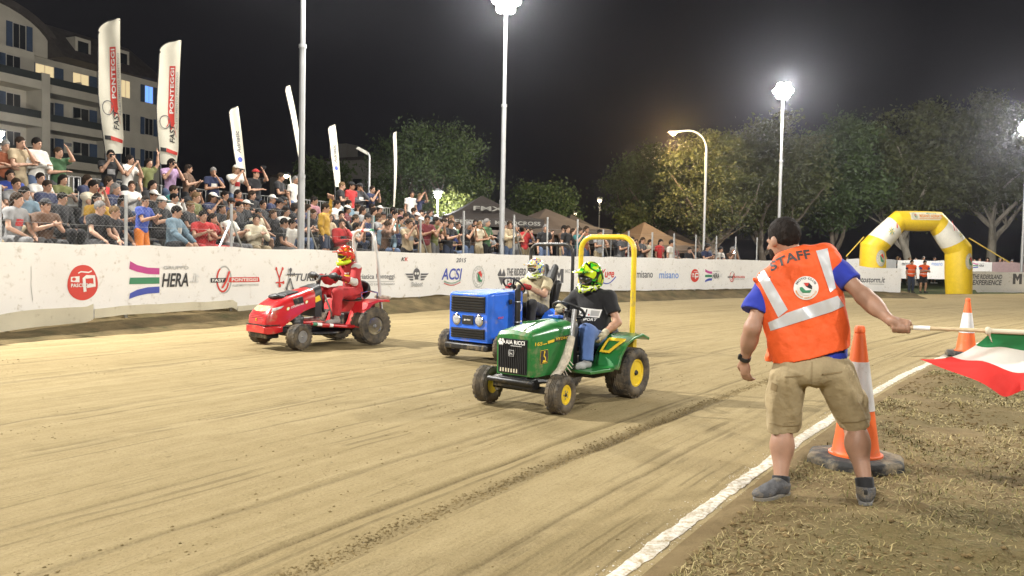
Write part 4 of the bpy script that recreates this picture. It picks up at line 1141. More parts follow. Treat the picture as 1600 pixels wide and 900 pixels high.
# ================================================================== tents
M_TENT = mat('black_tent_cloth', (0.035, 0.027, 0.022), 0.7, var=0.2, vscale=1.5, bump=0.5, bscale=3)
M_TENTB = mat('brown_tent_cloth', (0.12, 0.085, 0.06), 0.7, var=0.2, vscale=1.5, bump=0.5, bscale=3)
I_TENT = ink('tent_white', (0.26, 0.25, 0.22))
def tent(px, Y, w, z0, eave, peak, label, m, words=None, rz=0.35):
    p = at(px, 380, Y); t = empty('gazebo_tent', (p.x, p.y, z0), rz, label, 'tent', 'pop-up tents behind the crowd')
    h = w / 2; V = []; Fc = []
    n = 8
    rings = []
    for k in range(n + 1):
        q = k / n; hh = h * (1 - q) * (1 - 0.10 * math.sin(q * PI)); z = eave + (peak - eave) * (q ** 1.25)
        rings.append([Vector((x, y, z - 0.05 * (1 - q) * (1 if (abs(x) < h * (1 - q) * .5 or abs(y) < h * (1 - q) * .5) else 0))) for x, y in [(-hh, -hh), (0, -hh), (hh, -hh), (hh, 0), (hh, hh), (0, hh), (-hh, hh), (-hh, 0)]])
    MB().loft(rings, cap=False).build('canopy', m, t, smooth=True, sharp=40)
    for a in range(4):
        R = Matrix.Rotation(a * PI / 2, 3, 'Z')
        v = MB().box(R @ Vector((0, -h + 0.01, eave - 0.16)), (w, 0.012, 0.30), R).build('valance', m, t)
        if words and a == 0:
            for wd_, xa, xb in zip(words.split(), (-0.92, 0.04), (-0.04, 0.92)):
                v2, f2 = txt('b:' + wd_, h * xa, h * xb, eave - 0.24, eave - 0.09)
                obj('lettering', mesh_from('lettering', [(x, -h + 0.0, z) for x, z in v2], f2), I_TENT, v)
    for sx in (-1, 1):
        for sy in (-1, 1): MB().bar((sx * (h - 0.05), sy * (h - 0.05), 0), (sx * (h - 0.05), sy * (h - 0.05), eave), 0.045).build('leg', M_GALV, t)
    if words:
        tilt = math.atan2(peak - eave, h)
        c = Vector((0, -h * 0.60, eave + (peak - eave) * (0.40 ** 1.25) + 0.06))
        R = Matrix.Rotation(tilt * 0.93, 3, 'X')
        v2, f2 = txt('i:FMX', -0.65, 0.65, -0.25, 0.25)
        obj('emblem', mesh_from('emblem', [c + R @ Vector((x, y, 0.03)) for x, y in v2], f2), I_TENT, t)
tent(752, 32.5, 4.1, 0.75, 2.15, 3.15, 'black pop-up tent lettered FREESTYLE MOTOCROSS, nearest to the stand', M_TENT, 'FREESTYLE MOTOCROSS', 0.25)
tent(852, 37, 4.4, 0.7, 2.05, 3.0, 'dark brown tent directly behind the lettered black tent', M_TENTB, None, 0.5)
tent(892, 43, 4.6, 0.5, 2.0, 3.3, 'pointed black tent behind the blue tractor roll bar', M_TENT, None, 0.5)
tent(1006, 47, 4.6, 0.2, 2.1, 3.45, 'brown pointed tent left of the yellow roll bar top, behind the crowd', M_TENTB, None, 0.5)
tent(1046, 52, 4.6, 0.1, 2.1, 3.35, 'brown pointed tent right behind the other brown one, under the lit tree', M_TENTB, None, 0.5)

# ================================================================== feather flags
M_FLAGC = mat('flag_cloth', (0.74, 0.70, 0.58), 0.8, var=0.06, vscale=2, bump=0.3, bscale=3)
def feather(px_b, y_b, px_t, y_t, w, t_, label, art=False, turn=0.0, small=None):
    d = stand_pt(t_, 5.15, 0); Y = d.y
    a = at(px_b, y_b, Y); b = at(px_t, y_t, Y + 0.02)
    root = empty('feather_flag', (a.x, a.y, -0.05), label=label, cat='flag', group='feather flags along the back of the stand')
    o = root.location
    zc = (b - a); L = zc.length; zc.normalize()
    sx = Vector((math.cos(turn), math.sin(turn), 0)); sx = (sx - zc * sx.dot(zc)).normalized(); nn = sx.cross(zc)
    V = []; n = 70
    def edge(q):                                             # left and right outline along the height
        l = -w * (0.5 + 0.02 * math.sin(q * 6)) * (1 if q < 0.9 else math.sqrt(max(1 - ((q - 0.9) / 0.1) ** 2, 0)) * 0.92 - 0.42 * 0 )
        r = w * 0.5 * (1.0 if q > 0.12 else 0.82 + 1.5 * q)
        if q > 0.9: l = w * 0.5 - (w * 1.0) * math.sqrt(max(1 - ((q - 0.9) / 0.105) ** 2, 0.0))
        l *= (0.62 + 0.38 * min(q / 0.45, 1)) if q <= 0.9 else 1
        return l, r
    def P(u, q, off=0.0):
        l, r = edge(q)
        x = l + (r - l) * u
        bow = 0.05 * math.sin(q * 2.6) + 0.025 * math.sin(u * 5 + q * 4)
        return a + zc * (L * q) + sx * x + nn * (bow + off) - o
    m_ = 9
    V = [P(u / (m_ - 1), k / n) for k in range(n + 1) for u in range(m_)] + [P(u / (m_ - 1), k / n, 0.006) for k in range(n + 1) for u in range(m_)]
    Fc = []
    q0 = (n + 1) * m_
    for k in range(n):
        for u in range(m_ - 1):
            i = k * m_ + u; Fc += [(i, i + 1, i + m_ + 1, i + m_), (q0 + i, q0 + i + m_, q0 + i + m_ + 1, q0 + i + 1)]
    obj('sail', mesh_from('sail', V, Fc, smooth=True), M_FLAGC, root)
    pole = [Vector((a.x, a.y, -0.05)) - o, P(0, 0.0)] + [P(0, k / n) for k in range(1, n)] + [P(0.5, 1.0), P(0.98, 0.985)]
    MB().tube([p_ - nn * 0.0 for p_ in pole], [0.028] * 2 + [0.015] * (len(pole) - 2), 6).build('pole', M_PLASTIC, root, smooth=True)
    if art:
        def put(name, layers):
            VV = []; FF = []; mi = []; inks = []
            for li, ((v2, f2), m) in enumerate(layers):
                v2, f2 = slice2(v2, f2, 0.05)
                if m not in inks: inks.append(m)
                k0 = len(VV); VV += [P(x, y, 0.012 + 0.003 * li) for x, y in v2]; FF += [tuple(i + k0 for i in f) for f in f2]; mi += [inks.index(m)] * len(f2)
            me = mesh_from(name, VV, FF)
            for m in inks: me.materials.append(m)
            me.polygons.foreach_set('material_index', mi); me.update(); obj(name, me, None, root)
        def vert(key, x0, x1, y0, y1):                      # lettering that climbs the flag
            v, f = txt(key, 0, 1, 0, 1)
            return np.column_stack([x1 - v[:, 1] * (x1 - x0), y0 + v[:, 0] * (y1 - y0)]), f
        put('lettering', [(poly2([(0.50, 0.335), (0.80, 0.335), (0.80, 0.79), (0.50, 0.79)]), I_RED), (vert('b:PONTEGGI', 0.56, 0.75, 0.41, 0.775), I_WHITE),
                          (poly2([(0.55, 0.335), (0.84, 0.335), (0.62, 0.27)]), I_RED), (vert('i:FAST', 0.58, 0.82, 0.175, 0.325), I_BLACK),
                          (vert('ALLESTIMENTO PONTEGGI', 0.86, 0.96, 0.28, 0.74), I_GREY), (ring2(0.38, 0.34, 0.24, 0.055, 0.03, wy=0.006), I_DARKGREY), (stroke2([(0.45, 0.30), (0.62, 0.36), (0.8, 0.30), (0.9, 0.22)], 0.012), I_RED),
                          (poly2([(0.12, 0.105), (0.42, 0.10), (0.42, 0.13), (0.12, 0.135)]), I_BLACK), (poly2([(0.43, 0.10), (1.0, 0.075), (1.0, 0.10), (0.43, 0.13)]), I_RED)])
    elif small:
        v, f = txt('i:' + small, 0, 1, 0, 1); v2 = np.column_stack([0.75 - v[:, 1] * 0.4, 0.38 + v[:, 0] * 0.3])
        v2, f = slice2(v2, f, 0.05)
        obj('lettering', mesh_from('lettering', [P(x, y, 0.012) for x, y in v2], f), I_DARKGREY, root)
        v2, f = ell2(0.55, 0.30, 0.25, 0.035)
        obj('emblem', mesh_from('emblem', [P(x, y, 0.012) for x, y in v2], f), I_BLUE, root)
feather(176, 240, 171, 30, 0.56, 5.2, 'big white feather flag lettered FAST PONTEGGI, the left one of two', True)
feather(261, 257, 267, 63, 0.58, 6.9, 'big white feather flag lettered FAST PONTEGGI, the right one of two', True)
feather(378, 285, 364, 167, 0.28, 9.1, 'narrow cream feather flag leaning left, with a small blue emblem', False, 0.5, 'Adriatic')
feather(474, 285, 447, 133, 0.30, 11.4, 'slanting feather flag turned edge-on beside the thick light pole', False, 1.25)
feather(527, 292, 517, 195, 0.27, 13.1, 'narrow white feather flag between the thick pole and the unlit floodlight', False, 0.6, 'Adriatic')
feather(614.5, 335, 615, 205, 0.30, 16.2, 'thin white feather flag seen edge-on at the right end of the stand', False, 1.35)

# ================================================================== inflatable arch
M_INFY = mat('yellow_inflatable', (0.72, 0.50, 0.02), 0.45, var=0.06, bump=0.25, bscale=2.5)
M_INFW = mat('white_inflatable', (0.72, 0.70, 0.62), 0.45, var=0.06, bump=0.25, bscale=2.5)
AY = 41.7
arch = empty('inflatable_arch', at(1432, 457, AY), label='yellow and white inflatable start arch over the gap in the banners', cat='inflatable arch')
arch.location.z = -0.05
def apt(px, py): return at(px, py, AY) - arch.location
joint = [apt(1363, 462), apt(1364, 387), apt(1407, 341), apt(1470, 343), apt(1497, 390), apt(1498, 462)]
joint[2] = apt(1405, 345); joint[3] = apt(1462, 346)
joint[0].z = 0.02; joint[5].z = 0.02
ar = [0.62, 0.62, 0.50, 0.50, 0.62, 0.62]
def mitre(i, n=20):
    a, b, c = joint[max(i - 1, 0)], joint[i], joint[min(i + 1, 5)]
    t1 = (b - a).normalized() if i > 0 else (c - b).normalized(); t2 = (c - b).normalized() if i < 5 else t1
    t = (t1 + t2).normalized(); x = Vector((0, 1, 0)); y = t.cross(x).normalized(); cs = max(t.dot(t1), 0.3)
    return [b + x * (math.cos(2 * PI * k / n) * ar[i]) + y * (math.sin(2 * PI * k / n) * ar[i] / cs) for k in range(n)]
def seg_ring(i, q, n=20):
    A_, B_ = mitre(i, n), mitre(i + 1, n); bul = 1 + 0.05 * math.sin(q * PI)
    cen = sum(A_, Vector()) / n * (1 - q) + sum(B_, Vector()) / n * q
    return [cen + ((A_[k] * (1 - q) + B_[k] * q) - cen) * bul for k in range(n)]
segs = []
for i, m in enumerate((M_INFY, M_INFW, M_INFY, M_INFW, M_INFY)):
    q0, q1 = {1: (0.24, 0.80), 3: (0.20, 0.76)}.get(i, (0, 1))
    segs.append(MB().loft([seg_ring(i, q) for q in np.linspace(q0, q1, 8)], cap=(i in (0, 4))).build('tube_section', m, arch, smooth=True, sharp=60))
    if q1 < 1:
        MB().loft([seg_ring(i, q) for q in np.linspace(0, q0, 4)], cap=False).build('tube_section', M_INFY, arch, smooth=True, sharp=60); MB().loft([seg_ring(i, q) for q in np.linspace(q1, 1, 4)], cap=False).build('tube_section', M_INFY, arch, smooth=True, sharp=60)
def arch_art(name, parent, px0, px1, y0, y1, layers):
    "printed on the bulging front of a tube: dropped on to its surface along the arch's own depth axis"
    dg = None
    bmv = [v.co for v in parent.data.vertices]; tree = BVHTree.FromPolygons(bmv, [tuple(p.vertices) for p in parent.data.polygons])
    a = apt(px0, y1); b = apt(px1, y0)
    VV = []; FF = []; mi = []; inks = []
    for li, ((v2, f2), m) in enumerate(layers):
        w = np.column_stack([a.x + v2[:, 0] * (b.x - a.x), a.z + v2[:, 1] * (b.z - a.z)]); w, f2 = slice2(w, f2, 0.1)
        if m not in inks: inks.append(m)
        k0 = len(VV)
        for x, z in w:
            hit = tree.ray_cast(Vector((x, -3, z)), Vector((0, 1, 0)))[0]
            VV.append((x, (hit.y if hit else 0) - 0.01 - 0.004 * li, z))
        FF += [tuple(i + k0 for i in f) for f in f2]; mi += [inks.index(m)] * len(f2)
    me = mesh_from(name, VV, FF)
    for m in inks: me.materials.append(m)
    me.polygons.foreach_set('material_index', mi); me.update(); obj(name, me, None, parent)
I_ARCHW = ink('arch_cream', (0.66, 0.62, 0.46))
arch_art('seal', segs[0], 1360, 1377, 391, 416, [(ell2(0.5, 0.5, 0.5, 0.5), I_ARCHW)] + art_seal())
arch_art('seal', segs[4], 1497, 1513, 396, 421, [(ell2(0.5, 0.5, 0.5, 0.5), I_ARCHW)] + art_seal())
arch_art('title', segs[2], 1416, 1473, 333, 344, [(poly2([(0, 0), (1, 0), (1, 1), (0, 1)]), I_ARCHW), (txt('b:MISANO ADRIATICO', 0.24, 0.97, 0.32, 0.74), I_ORANGE), (txt('MOTO CLUB', 0.45, 0.72, 0.80, 0.95), I_GREEN), (stroke2([(0.22, 0.2), (0.98, 0.2)], 0.06), I_ORANGE)] + shrink(art_seal(), 0.03, 0.17, 0.05, 0.95))
arch_art('letter', segs[1], 1393, 1400, 341, 357, [(txt('b:H', 0, 1, 0, 1), I_RED)])
arch_art('letter', segs[3], 1482, 1489, 345, 361, [(txt('b:H', 0, 1, 0, 1), I_RED)])
for sg, c in ((1, (1379, 1391, 354, 370)), (3, (1488, 1500, 360, 374))):
    L = [(poly2([(0.5, 0.5), (0.5 + 0.5 * math.cos(a), 0.5 + 0.5 * math.sin(a)), (0.5 + 0.2 * math.cos(a + 0.5), 0.5 + 0.2 * math.sin(a + 0.5))]), I_GREEN if k % 2 else I_YELLOW) for k, a in enumerate(np.linspace(0, 2 * PI, 9)[:-1])]
    arch_art('emblem', segs[sg], *c, L)
M_STRAP = mat('yellow_strap', (0.55, 0.40, 0.06), 0.7)
MB().tube([apt(1350, 370), apt(1322, 401)], 0.03, 6).build('guy_strap', M_STRAP, arch)
MB().tube([apt(1514, 372), apt(1577, 410)], 0.03, 6).build('guy_strap', M_STRAP, arch)

# far barrier across the back, seen through the arch
BAN3 = Path([(17.5, 50.0), (24, 51.5), (31, 52.5), (40, 53)])
panels = [(1322, 1345, 'white far banner panel left of the arch'), (1402, 1484, 'white far banner panel reading misano, seen through the arch'), (1346, 1401, 'grey far banner panel behind the left leg of the arch'), (1516, 1549, 'far banner panel with a striped logo right of the arch'), (1550, 1640, 'pinkish far banner panel behind the right banner')]
M_PANEL2 = mat('grey_vinyl', (0.38, 0.38, 0.38), 0.6, var=0.08); M_PANEL3 = mat('pink_vinyl', (0.42, 0.30, 0.30), 0.6, var=0.08)
for i, (a, b, lab) in enumerate(panels):
    o = obj('far_banner', banner_sheet(BAN3, 'far_banner', BAN3.at_px(a), BAN3.at_px(b), lambda u: 1.75 + 0.03 * math.sin(u * 3), lambda u: 0.55, step=0.25, nv=6), (M_BANNER, M_BANNER, M_PANEL2, M_BANNER, M_PANEL3)[i])
    tag(o, lab, 'banner', 'far banners behind the arch')
    if i == 1:
        banner_art(BAN3, o, None, 1409, 1425, 409, 415, [(txt('misano', 0, 1, 0, 1), I_DARKGREY)]); banner_art(BAN3, o, None, 1455, 1472, 409, 415, [(txt('misano', 0, 1, 0, 1), I_LBLUE)])
    if i == 3: banner_art(BAN3, o, None, 1519, 1540, 411, 419, art_hera())
# ================================================================== people
def vv(p): return Vector(tuple(float(c) for c in p))
def nz(v): v = Vector(v); v.normalize(); return v
class Fig:
    "a person laid out from joint positions; every garment is grown from the same joints"
    def __init__(s, J, size=1.0, hf=None, hu=None, girth=1.0):
        s.J = {k: vv(v) for k, v in J.items()}; s.z = size; s.g = girth
        J = s.J
        s.up = nz(J['neck'] - J['pelvis']); rl = J['shR'] - J['shL']
        s.fwd = nz(s.up.cross(rl)); s.right = nz(s.fwd.cross(s.up))
        s.hf = nz(hf) if hf is not None else s.fwd; s.hu = nz(hu) if hu is not None else s.up
        s.hr = nz(s.hf.cross(s.hu)); s.hu = nz(s.hr.cross(s.hf))
        s.HB = Matrix((s.hr, s.hf, s.hu)).transposed(); s.TB = Matrix((s.right, s.fwd, s.up)).transposed()
    def h(s, x, y, z): return s.J['head'] + (s.hr * x + s.hf * y + s.hu * z) * s.z
    def head(s, S, ears=True):
        z = s.z; R = np.array(s.HB)
        S.ell(s.h(0, -0.012, 0.028), np.array((0.077, 0.099, 0.100)) * z, R, 0.02)
        S.ell(s.h(0, 0.025, -0.045), np.array((0.058, 0.066, 0.072)) * z, R, 0.03)
        S.ell(s.h(0, 0.066, -0.088), np.array((0.026, 0.022, 0.020)) * z, R, 0.025)
        S.cone(s.h(0, 0.085, 0.012), s.h(0, 0.112, -0.030), 0.010 * z, 0.016 * z, 0.012)
        S.ell(s.h(0, 0.088, -0.062), np.array((0.024, 0.012, 0.010)) * z, R, 0.008)
        for q in (-1, 1):
            S.carve(s.h(q * 0.034, 0.098, 0.010), np.array((0.017, 0.012, 0.011)) * z, 0.010)
            S.ell(s.h(q * 0.034, 0.083, 0.009), np.array((0.013, 0.009, 0.010)) * z, R, 0.003)
            if ears: S.ell(s.h(q * 0.080, -0.012, -0.008), np.array((0.013, 0.022, 0.032)) * z, R, 0.010)
        S.cone(s.J['neck'], s.h(0, -0.02, -0.055), 0.062 * z * s.g ** 0.5, 0.055 * z, 0.03)
    def torso(s, S, e=0.0, k=0.05):
        J = s.J; z = s.z; g = s.g; R = np.array(s.TB)
        ch = J['pelvis'].lerp(J['neck'], 0.66); be = J['pelvis'].lerp(J['neck'], 0.34)
        S.ell(ch, np.array((0.160 * g + e, 0.105 * g + e, 0.170 + e)) * z, R, k)
        S.ell(be, np.array((0.140 * g + e, 0.105 * g + e, 0.150 + e)) * z, R, k)
        S.ell(J['pelvis'], np.array((0.150 * g + e, 0.110 * g + e, 0.120 + e)) * z, R, k)
        for q in 'LR': S.cone(J['neck'] - s.up * 0.02, J['sh' + q], 0.060 * z + e, 0.062 * z + e, k)
    def hand(s, S, W, d, n, lat, curl=0.35, fine=True, thumb=1):
        "palm, four jointed fingers and a thumb; d towards the fingertips, n the palm side, lat towards the thumb"
        z = s.z * 0.98; d = nz(d); n = nz(n - d * n.dot(d)); lat = nz(lat - d * lat.dot(d) - n * lat.dot(n))
        R = np.array(Matrix((lat, n, d)).transposed())
        S.ell(W + d * 0.048 * z, np.array((0.042, 0.017, 0.052)) * z, R, 0.012)
        if not fine:
            S.ell(W + d * 0.115 * z + n * 0.02 * z, np.array((0.036, 0.014, 0.042)) * z, R, 0.015); S.cone(W + d * 0.03 * z + lat * 0.03 * z, W + d * 0.08 * z + lat * 0.055 * z, 0.014, 0.011, 0.01); return
        for i, (off, L) in enumerate(((0.030, 0.070), (0.010, 0.080), (-0.011, 0.074), (-0.031, 0.058))):
            p = W + (d * 0.088 + lat * off) * z; a = curl * (0.8 + 0.12 * i)
            for k_, f in enumerate((0.45, 0.32, 0.23)):
                dd = d * math.cos(a) + n * math.sin(a); q = p + dd * L * f * z
                S.cone(p, q, (0.0100 - 0.0008 * k_) * z, (0.0094 - 0.0008 * k_) * z, 0.003); p = q; a += curl * 1.15
        p = W + (d * 0.022 + lat * 0.030) * z; q = p + (lat * 0.030 + d * 0.032 + n * 0.012) * z; r = q + (d * 0.030 + n * 0.016 * thumb + lat * 0.004) * z
        S.cone(p, q, 0.0135 * z, 0.0115 * z, 0.010); S.cone(q, r, 0.0112 * z, 0.0095 * z, 0.004)
    def arm(s, S, q, e=0.0, k=0.02):
        J = s.J; z = s.z
        S.cone(J['sh' + q], J['el' + q], 0.052 * z + e, 0.040 * z + e, k); fm = J['el' + q].lerp(J['wr' + q], 0.35)
        S.cone(J['el' + q], fm, 0.041 * z + e, 0.042 * z + e, k); S.cone(fm, J['wr' + q], 0.042 * z + e, 0.027 * z + e, k)
    def leg(s, S, q, e=0.0, k=0.03):
        J = s.J; z = s.z; kn = J['kn' + q]; an = J['an' + q]
        back = (J['hip' + q] - kn).cross(an - kn); 
        S.cone(J['hip' + q], kn, 0.085 * z + e, 0.056 * z + e, k); cm = kn.lerp(an, 0.32)
        S.cone(kn, cm, 0.054 * z + e, 0.060 * z + e, k); S.cone(cm, an, 0.060 * z + e, 0.036 * z + e, k)
    def foot(s, S, q, e=0.0):
        J = s.J; z = s.z; an = J['an' + q]; toe = J['toe' + q]
        d = toe - an; d.z = 0; d.normalize()
        low = toe.z
        heel = Vector((an.x, an.y, low + 0.032)) - d * 0.035 * z
        S.cone(heel, toe + Vector((0, 0, 0.028)), 0.038 * z + e, 0.032 * z + e, 0.02); S.cone(an, heel + d * 0.03 * z, 0.040 * z + e, 0.040 * z + e, 0.02)
        S.ell(heel.lerp(toe, 0.72) + Vector((0, 0, 0.01)), (0.046 * z + e,) * 2 + (0.034 * z + e,), None, 0.02)
        S.cut((0, 0, low), (0, 0, -1))
    def skin(s, fine=True, hands=None, legs=True, e=-0.01):
        S = Solid(0.02); s.torso(S, e); s.head(S)
        for q in 'LR':
            s.arm(S, q)
            if hands and hands.get(q): s.hand(S, s.J['wr' + q], *hands[q], fine=fine)
            if legs: s.leg(S, q)
        return S
    def tee(s, sl=0.55, e=0.018, hem=None):
        S = Solid(0.045); s.torso(S, e, 0.06)
        for q in 'LR':
            J = s.J; m = J['sh' + q].lerp(J['el' + q], sl)
            S.cone(J['sh' + q], m, 0.066 * s.z + e * 0.6, 0.060 * s.z + e * 0.9, 0.03, cap=True)
        S.carve(s.J['neck'] + s.up * 0.065 * s.z + s.fwd * 0.02, np.array((0.078, 0.078, 0.062)) * s.z, 0.012)
        c = s.J['pelvis'] - s.up * (0.06 if hem is None else hem) * s.z
        S.cut(c, -s.up); return S
    def longsleeve(s, e=0.022):
        S = s.tee(0.9, e)
        for q in 'LR': s.arm(S, q, 0.012, 0.03)
        for q in 'LR': pass
        return S
    def trousers(s, frac=1.0, e=0.016):
        S = Solid(0.03); J = s.J; R = np.array(s.TB)
        S.ell(J['pelvis'] - s.up * 0.03, np.array((0.156 * s.g, 0.118 * s.g, 0.115)) * s.z, R, 0.04)
        for q in 'LR':
            kn, an = J['kn' + q], J['an' + q]
            if frac >= 1:
                S.cone(J['hip' + q], kn, 0.090 * s.z + e, 0.064 * s.z + e, 0.03); S.cone(kn, kn.lerp(an, 0.93), 0.064 * s.z + e, 0.050 * s.z + e, 0.03, cap=True)
            else:
                S.cone(J['hip' + q], J['hip' + q].lerp(kn, frac), 0.092 * s.z + e, 0.076 * s.z + e, 0.03, cap=True)
        return S
    def shoe(s, q):
        S = Solid(0.02); s.foot(S, q, 0.004); return S
    def features(s):
        "brows, eyes and lips as one thin mask on the face"
        z = s.z; S = Solid(0.004); R = np.array(s.HB)
        for q in (-1, 1):
            S.ell(s.h(q * 0.034, 0.088, 0.010), np.array((0.015, 0.010, 0.008)) * z, R, 0.002)
            S.cone(s.h(q * 0.016, 0.092, 0.030), s.h(q * 0.054, 0.080, 0.032), 0.006 * z, 0.005 * z, 0.002)
        return S
    def hair(s, style='short', e=0.010):
        z = s.z; R = np.array(s.HB); S = Solid(0.02)
        S.ell(s.h(0, -0.016, 0.034), np.array((0.079 + e, 0.101 + e, 0.101 + e)) * z, R, 0.02)
        if style == 'long':
            for q in (-1, 0, 1):
                S.cone(s.h(q * 0.055, -0.055, 0.02), s.h(q * 0.070, -0.060, -0.20), 0.05 * z, 0.030 * z, 0.03)
        if style == 'bun': S.ell(s.h(0, -0.115, 0.09), (0.045 * z,) * 3, None, 0.02)
        # off the face and below the ears
        S.cut(s.h(0, 0.060, 0.035), s.hf * 1.0 - s.hu * 0.75)
        if style in ('short', 'bun'): S.cut(s.h(0, -0.05, -0.055), -s.hu * 1.0 + s.hf * 0.25)
        return S
    def cap(s):
        z = s.z; R = np.array(s.HB); S = Solid(0.01)
        S.ell(s.h(0, -0.012, 0.040), np.array((0.092, 0.114, 0.108)) * z, R, 0.02); S.cut(s.h(0, 0, 0.048), -s.hu)
        S2 = S; S.ell(s.h(0, 0.135, 0.056), np.array((0.070, 0.075, 0.012)) * z, R, 0.008)
        return S

SKINS = [(0.42, 0.235, 0.15), (0.48, 0.28, 0.19), (0.36, 0.195, 0.12), (0.44, 0.26, 0.175)]
HAIRS = [(0.012, 0.009, 0.007), (0.012, 0.009, 0.007), (0.02, 0.013, 0.009), (0.03, 0.02, 0.012), (0.03, 0.018, 0.010), (0.05, 0.03, 0.016), (0.02, 0.015, 0.012), (0.16, 0.10, 0.05), (0.20, 0.19, 0.18)]
COLORS = {'black': (0.012, 0.012, 0.014), 'dark grey': (0.06, 0.06, 0.065), 'white': (0.62, 0.60, 0.55), 'grey': (0.25, 0.25, 0.25), 'red': (0.42, 0.025, 0.025), 'navy': (0.018, 0.025, 0.07),
          'blue': (0.03, 0.06, 0.30), 'light blue': (0.13, 0.20, 0.25), 'olive': (0.12, 0.13, 0.04), 'green': (0.05, 0.12, 0.05), 'beige': (0.42, 0.33, 0.21), 'mustard': (0.42, 0.24, 0.02),
          'maroon': (0.14, 0.02, 0.025), 'pink': (0.32, 0.15, 0.17), 'lilac': (0.45, 0.30, 0.48), 'rust': (0.26, 0.075, 0.03), 'teal': (0.03, 0.16, 0.16), 'brown': (0.11, 0.06, 0.035), 'orange': (0.60, 0.17, 0.02), 'cream': (0.55, 0.49, 0.36)}
PANTS = {'jeans': (0.09, 0.13, 0.22), 'black trousers': (0.012, 0.012, 0.014), 'dark jeans': (0.03, 0.04, 0.07), 'khaki trousers': (0.28, 0.22, 0.13), 'grey trousers': (0.12, 0.12, 0.12)}

def pose_joints(seat, arms, rng):
    "joints of a spectator looking along -y, feet at z = 0"
    J = {}
    lean = rng.uniform(-0.04, 0.05)
    if seat:
        J['pelvis'] = (0, 0.03, 0.53); J['neck'] = (0.0, 0.0 - lean - 0.04, 1.05); spread = rng.uniform(0.09, 0.18)
        for q, x in (('L', 1), ('R', -1)):
            J['hip' + q] = (x * 0.09, 0.02, 0.51); J['kn' + q] = (x * spread, -0.40, 0.50); J['an' + q] = (x * spread, -0.36 + rng.uniform(-0.1, 0.1), 0.085); J['toe' + q] = (x * (spread + 0.03), J['an' + q][1] - 0.17, 0.0)
    else:
        J['pelvis'] = (0, 0.02, 0.95); J['neck'] = (rng.uniform(-0.03, 0.03), 0.0 - lean, 1.46)
        for q, x in (('L', 1), ('R', -1)):
            st = rng.uniform(0.09, 0.15)
            J['hip' + q] = (x * 0.09, 0.02, 0.91); J['kn' + q] = (x * (st + 0.005), -0.03, 0.49); J['an' + q] = (x * st, 0.02, 0.085); J['toe' + q] = (x * (st + 0.04), -0.15, 0.0)
    nk = np.array(J['neck']); sh = nk[2] - 0.06
    J['head'] = tuple(nk + np.array((rng.uniform(-0.015, 0.015), -0.035, 0.155)))
    A = {'lap': ((0.25, -0.06, sh - 0.27), (0.10, -0.27, sh - 0.40)), 'clap': ((0.25, -0.13, sh - 0.24), (0.035, -0.33, sh - 0.14)), 'phone': ((0.23, -0.20, sh - 0.18), (0.06, -0.27, sh + 0.09)),
         'high': ((0.25, -0.20, sh + 0.06), (0.09, -0.26, sh + 0.30)), 'down': ((0.24, 0.03, sh - 0.28), (0.25, -0.05, sh - 0.52)), 'crossed': ((0.24, -0.09, sh - 0.27), (-0.07, -0.20, sh - 0.22)),
         'face': ((0.22, -0.20, sh - 0.20), (0.06, -0.17, sh + 0.05)), 'up': ((0.26, -0.06, sh + 0.20), (0.22, -0.10, sh + 0.46)), 'knee': ((0.26, -0.13, sh - 0.25), (0.17, -0.34, sh - 0.40))}
    two = {'up': ('up', 'down' if not seat else 'lap'), 'face': ('face', 'crossed'), 'side': ('high', 'crossed')}.get(arms, (arms, arms))
    hands = {}
    for q, x, a in (('L', 1, two[0]), ('R', -1, two[1])):
        e, w = A[a]
        J['sh' + q] = (nk[0] + x * 0.185, nk[1] + 0.01, sh + (0.03 if a in ('up', 'high') else 0)); wz = w[2] + (0.03 if (a == 'crossed' and q == 'L') else 0)
        J['el' + q] = (nk[0] + x * e[0], nk[1] + e[1], e[2]); J['wr' + q] = (nk[0] + x * w[0], nk[1] + w[1] - (0.03 if a == 'crossed' and q == 'L' else 0), wz)
        d = vv(J['wr' + q]) - vv(J['el' + q])
        hands[q] = (d, Vector((-x, 0.2, 0)) if a in ('clap', 'phone', 'high') else Vector((0, 0.3, -1)), Vector((0, -0.3, 1)) if a in ('clap', 'phone', 'high', 'up') else Vector((-x, 0, 0.3)), 0.4)
    return J, hands
def lookdir(rng): 
    a = rng.uniform(-0.5, 0.5); return Vector((math.sin(a), -math.cos(a), rng.uniform(-0.22, 0.0)))

